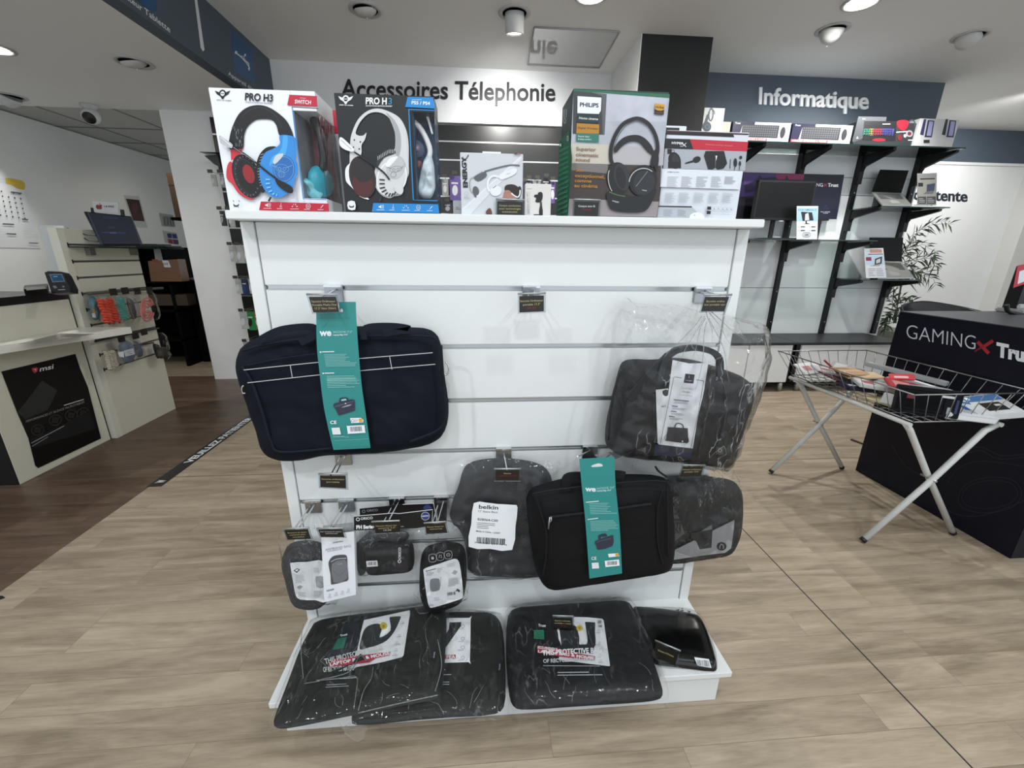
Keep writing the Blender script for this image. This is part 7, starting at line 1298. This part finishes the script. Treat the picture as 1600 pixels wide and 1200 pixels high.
def acc_bag(label, film, inner, X, col, kind, seed):
    t = thing('accessory_bag', label, 'bag', 'accessory pouches on the cream stand'); rd = random.Random(seed); P = PX(X)
    if kind == 'braid':
        m = MB(); (x0, y0), (x1, y1), (x2, y2), (x3, y3) = inner
        L2 = lambda u, v: P.off(.012).hit(*V([((x0*(1-u)+x1*u)*(1-v)+(x3*(1-u)+x2*u)*v, (y0*(1-u)+y1*u)*(1-v)+(y3*(1-u)+y2*u)*v)])[0])
        for r in range(9):
            for s in (0, 1, 2): u = (s+.5)/3+rd.uniform(-.06, .06); v = (r+.5)/9; m.tube(catmull([L2(u-.17, v-.05)+P.n*-.004, L2(u, v+(.03 if s % 2 else -.03))+P.n*.006, L2(u+.17, v+.05)+P.n*-.004], 4), .0085, col, 6)
        m.build('braided_cord', t)
    elif kind == 'roll':
        m = MB(); cx, cy = inner; 
        for k, r in enumerate((22, 42, 62, 82)): 
            pts = [P.off(.012).hit(*V([(cx+r*.95*math.cos(a)+r*.12, cy+r*1.65*math.sin(a))])[0]) for a in [i*.4+.3 for i in range(15)]]; m.tube(catmull(pts, 2), .006, col, 6)
        m.build('rolled_strap', t)
    else:
        bagpx(V(inner), X, .025, col, seed).build('contents', t)
    mb = MB(); inflate(mb, FILM if kind != 'hazy' else FILMH, V(film), P.off(.004), .034, 1, 50, 12, 4, .005, 30, back=False, seed=seed, edge=.005); mb.build('clear_pouch', t)
    return t
acc_bag('clear pouch with orange braided cord on the cream stand', [(215, 150), (400, 120), (445, 200), (510, 440), (545, 500), (340, 530), (300, 400), (235, 250)], [(245, 215), (420, 200), (505, 480), (340, 500)], SXF+.10, mat('#d2452a', .5, name='orange_cord'), 'braid', 3)
acc_bag('clear pouch with turquoise braided cord, behind the orange one', [(440, 130), (560, 110), (640, 420), (650, 480), (540, 500), (480, 300)], [(455, 200), (530, 190), (610, 440), (520, 460)], SXF+.07, mat('#4f9a8f', .5, name='turquoise_cord'), 'braid', 4)
acc_bag('clear pouch with pink rolled strap on the cream stand', [(560, 170), (700, 110), (880, 90), (930, 260), (975, 440), (860, 470), (715, 505), (650, 340)], (815, 325), SXF+.11, mat('#d8837f', .5, name='pink_strap'), 'roll', 5)
acc_bag('clear pouch with dark grey strap left of the pink one', [(550, 180), (640, 160), (700, 300), (720, 480), (660, 470), (600, 330)], [(570, 200), (620, 190), (690, 440), (640, 440)], SXF+.06, mat('#2f302f', .5), 'plain', 6)
acc_bag('blue pouch with yellow tag at left edge of the cream stand', [(110, 180), (220, 130), (260, 300), (260, 470), (180, 470), (130, 300)], [(125, 190), (205, 160), (240, 330), (250, 460), (170, 440), (150, 300)], SXF+.03, mat('#47717d', .5, name='dusty_blue_plastic'), 'plain', 7)
A = Art(PX(SXF+.062)); A.poly(V([(178, 320), (205, 315), (218, 360), (185, 365)]), mat('#c7b42f', .5)); A.poly(V([(175, 370), (215, 365), (225, 425), (185, 420)]), LET); tt = A.build('tag'); ROOTS.remove(tt); tt.parent = ROOTS[-1]
acc_bag('clear pouch with white rope, left of lower row', [(270, 700), (460, 660), (470, 800), (545, 1020), (375, 1090), (330, 900)], [(310, 820), (450, 810), (480, 1000), (380, 1040)], SXF+.09, mat('#b9b3a2', .5, name='cream_rope'), 'braid', 8)
acc_bag('clear pouch with light blue towel roll in lower row', [(465, 690), (640, 660), (690, 800), (690, 930), (540, 980), (500, 900)], [(480, 710), (640, 690), (680, 920), (545, 960), (500, 860)], SXF+.08, mat('#717f92', .6, name='grey_blue_cloth'), 'plain', 9)
A = Art(PX(SXF+.125)); A.poly(V([(480, 830), (550, 815), (555, 890), (500, 880)]), PAPER); A.poly(V([(550, 810), (665, 780), (680, 850), (570, 880)]), mat('#c4c8cc', .5)); A.line(V([(590, 830), (640, 815), (600, 850), (650, 840)]), .8, DK2); tt = A.build('paper_band'); ROOTS.remove(tt); tt.parent = ROOTS[-1]
acc_bag('clear pouch with slate cloth roll, right of the light blue one', [(640, 680), (700, 660), (760, 830), (770, 890), (700, 910), (660, 800)], [(650, 700), (700, 690), (765, 880), (700, 895)], SXF+.05, mat('#525c6c', .6), 'plain', 10)
acc_bag('clear pouch with black beads at right end of lower row', [(880, 600), (1020, 590), (1050, 760), (1090, 910), (980, 945), (930, 800)], [(930, 780), (1040, 760), (1060, 890), (960, 910)], SXF+.09, mat('#2c2a22', .5, bump=1, bscale=120, name='black_beads'), 'plain', 11)
acc_bag('black padded strap behind the bead pouch', [(880, 720), (940, 740), (990, 900), (940, 910), (910, 800)], [(885, 725), (930, 730), (980, 900), (935, 905), (900, 800)], SXF+.05, mat('#141414', .6), 'plain', 12)
# ================================================================ LEFT WALL POSTERS, BACK OFFICE
PWL = PX(-4.028)
def sheet(label, pts, X, m_, name='wall_poster', cat='poster'):
    t = thing(name, label, cat); MB().slab([PX(X).hit(*p) for p in pts], (-.002, 0, 0), m_).build('sheet', t); return t
t = sheet('large white price poster with black icons and yellow corner on left wall', [(-30, 278), (38, 283), (62, 388), (-30, 386)], -4.026, mat('#cfd1d1', .6))
A = Art(PX(-4.026)); A.view(0, 260, 5.456); A.poly(c2([(45, 100), (195, 125), (210, 195), (150, 190), (100, 160), (50, 145)], 3, True), mat('#c4a92c', .5, name='yellow_print')); A.poly([(-60, 95), (45, 105), (50, 148), (-60, 130)], LG)
for i in range(5):
    for j in range(6):
        x, y = -40+i*52+j*9, 205+j*42+i*7
        if y < 460 and (i, j) not in ((2, 0),): A.ell(x, y, 6, 7, DK2); A.line([(x-12, y+15), (x+12, y+17)], 3, LG)
for p in ([(92, 218), (185, 230)], [(22, 490), (120, 495)], [(188, 450), (240, 455)], [(58, 574), (138, 578)]): A.line(p, 11, mat('#4f5254', .5))
A.lines(-40, 520, 60, 640, 5, LG, 3); A.lines(190, 480, 300, 560, 4, LG, 3, seed=4); A.line([(200, 577), (320, 585)], 3, LG); A.line([(248, 652), (325, 655)], 8, mat('#6b6e70', .5)); A.build('print', t)
V = lambda pts: [(120+x/6, 300+y/6) for x, y in pts]
t = sheet('portrait print in dark red tones on white paper, left wall', V([(440, 30), (585, 40), (665, 335), (540, 330)]), -4.026, mat('#b4b6b2', .6)); A = Art(PX(-4.026)); A.view(120, 300, 6); A.poly([(460, 62), (585, 75), (636, 275), (530, 268)], mat('#2e1717', .5, name='dark_red_print')); A.ell(545, 150, 32, 48, mat('#512321', .5)); A.poly([(510, 200), (590, 195), (630, 270), (535, 265)], mat('#3f1c1b', .5)); A.build('print', t)
t = sheet('grey sheet with phone outlines on left wall of back office', V([(770, 195), (900, 215), (925, 330), (800, 320)]), -4.026, mat('#9b9e9b', .6)); A = Art(PX(-4.026)); A.view(120, 300, 6); A.poly([(800, 222), (908, 230), (920, 325), (815, 318)], mat('#7f8280', .5)); A.line([(820, 235), (850, 240), (855, 310), (825, 305)], 6, DK2, closed=True); A.line([(870, 240), (895, 242), (915, 315), (885, 312)], 6, DK2, closed=True); A.build('print', t)
t = sheet('sheet with blue and red squares on left wall of back office', V([(805, 360), (935, 385), (960, 495), (830, 475)]), -4.026, mat('#a5a8a6', .6)); A = Art(PX(-4.026)); A.view(120, 300, 6)
for q, c in (([(845, 388), (885, 390), (892, 432), (855, 430)], '#1d2c4f'), ([(890, 392), (935, 396), (945, 436), (900, 434)], '#24386a'), ([(852, 440), (895, 445), (905, 488), (862, 480)], '#8c2733'), ([(900, 445), (950, 450), (955, 490), (910, 488)], '#4a3550')): A.poly(q, mat(c, .5))
A.build('print', t)
OX = -3.55
t = thing('office_shelving', 'black shelving unit in the dark back office', 'shelving'); BL2 = mat('#060606', .8, spec=.1, name='matt_black_board'); y0, y1 = 4.75, 5.25
XS0, XS1 = -4.0, at(298, 470, 4.75).x
XS1 = -3.22
ZP = at(260, 440, 4.72).z; ZT = at(250, 386, 4.75).z
for z in (.30, .62, ZP, ZT): MB().box(XS0, XS1, y0, y1, z-.02, z, BL2).build('board', t)
for x in (XS0, XS1-.03): MB().box(x, x+.03, y0, y1, 0, ZT-.0005, BL2).build('upright', t)
MB().box(XS0, XS1, y1-.01, y1, 0, ZT-.0005, BL2).build('back_board', t)
t = tag(MB().slab([Vector((at(236, 440, 4.72).x, 4.72, ZP+.001)), Vector((at(284, 437, 4.72).x, 4.72, ZP+.001)), at(277, 405, 4.72), at(231, 408, 4.72)], (0, .12, 0), mat('#6b4a2c', .35, bump=.5, bscale=30, name='brown_wrapping')).build('wrapped_parcel'), 'brown plastic-wrapped parcel with white label on back office shelf', 'parcel')
A = Art(PY(4.72)); A.view(200, 340, 4.615); A.poly([(245, 308), (290, 310), (310, 358), (262, 358)], LG); A.barcode(255, 325, 295, 342, DK2, 6); A.poly([(170, 300), (215, 302), (225, 325), (180, 320)], mat('#7a2a22', .5)); A.line(c2([(150, 400), (250, 390), (350, 395)], 4), 3, mat('#5a3d24', .4)); tt = A.build('parcel_label', t); 
t = tag(MB().slab([at(243, 409, 4.9), at(271, 408, 4.9), at(266, 388, 4.9), at(240, 389, 4.9)], (0, .02, 0), mat('#9d9f9c', .5)).build('white_folder'), 'white folder standing behind the brown parcel in the back office', 'folder')
t = tag(MB().box(-3.75, -3.1, 4.76, 4.9, .665, .78, mat('#3a2a1b', .6), .002).build('brown_drawer_box'), 'brown cardboard tray on lower shelf of back office', 'box')
t = thing('laptop', 'dark thin laptop lying on top of the back office shelving', 'laptop'); MB().box(-3.62, -3.2, 4.76, 5.0, ZT+.001, ZT+.015, BLACK, .002).build('base', t); MB().box(-3.6, -3.3, 4.78, 5.0, ZT+.016, ZT+.03, mat('#1f2022', .4), .002).build('lid', t)
t = thing('office_desk', 'black desk block deep in the dark back office', 'desk'); MB().box(-3.2, -2.68, 4.95, 5.9, .0, .92, BL2, .002).build('body', t); MB().box(-3.22, -2.66, 4.9, 5.92, .925, .94, mat('#6a6c6a', .5)).build('top', t)
t = thing('cardboard_box', 'stack-top brown carton hanging high beside the white column', 'box'); a, b = at(259, 270, 5.4), at(275, 340, 5.4); MB().box(a.x, a.x+.25, 5.4, 5.6, b.z, a.z, mat('#5a4531', .6, name='brown_cardboard'), .003).build('carton', t); MB().box(a.x-.0, a.x+.25, 5.398, 5.4, (a.z+b.z)/2+.1, (a.z+b.z)/2+.11, DK2).build('tape', t)
t = tag(MB().box(a.x-.02, a.x+.5, 5.35, 5.62, b.z-.03, b.z, BL2).build('wall_shelf'), 'dark wall shelf under the high brown carton', 'shelf')
# floor strip
t = thing('floor_strip', 'black floor tape reading VEUILLEZ PATIENTER along the dark floor', 'floor marking'); m = MB(); m.slab([(-1.808, 2.135, .0012), (-1.733, 2.135, .0012), (-1.733, 3.9, .0012), (-1.808, 3.9, .0012)], (0, 0, .0008), mat('#111214', .4)); m.build('tape', t)
A = Art(PZ(.002)); 
def ft(s, y0, y1):
    vs, fs, bx, bw = textmesh(s, .03); b = len(A.v)
    for v in vs: A.v.append(Vector((-1.748-v[1]/.7*.042, y0+(v[0]-bx)/bw*(y1-y0), .0032)))
    for f in fs: A.face([b+i for i in f], LET)
ft('VEUILLEZ PATIENTER', 2.40, 3.13); ft('W', 2.17, 2.20); A.build('lettering', t)
m = MB(); m.slab([atz(-30, 931, .001), atz(4, 931, .001), atz(8, 934, .001), atz(-30, 948, .001)], (0, 0, .001), mat('#111214', .4)); t = tag(m.build('floor_tape'), 'black floor tape end cut off at left edge of the photo', 'floor marking')
finalize()
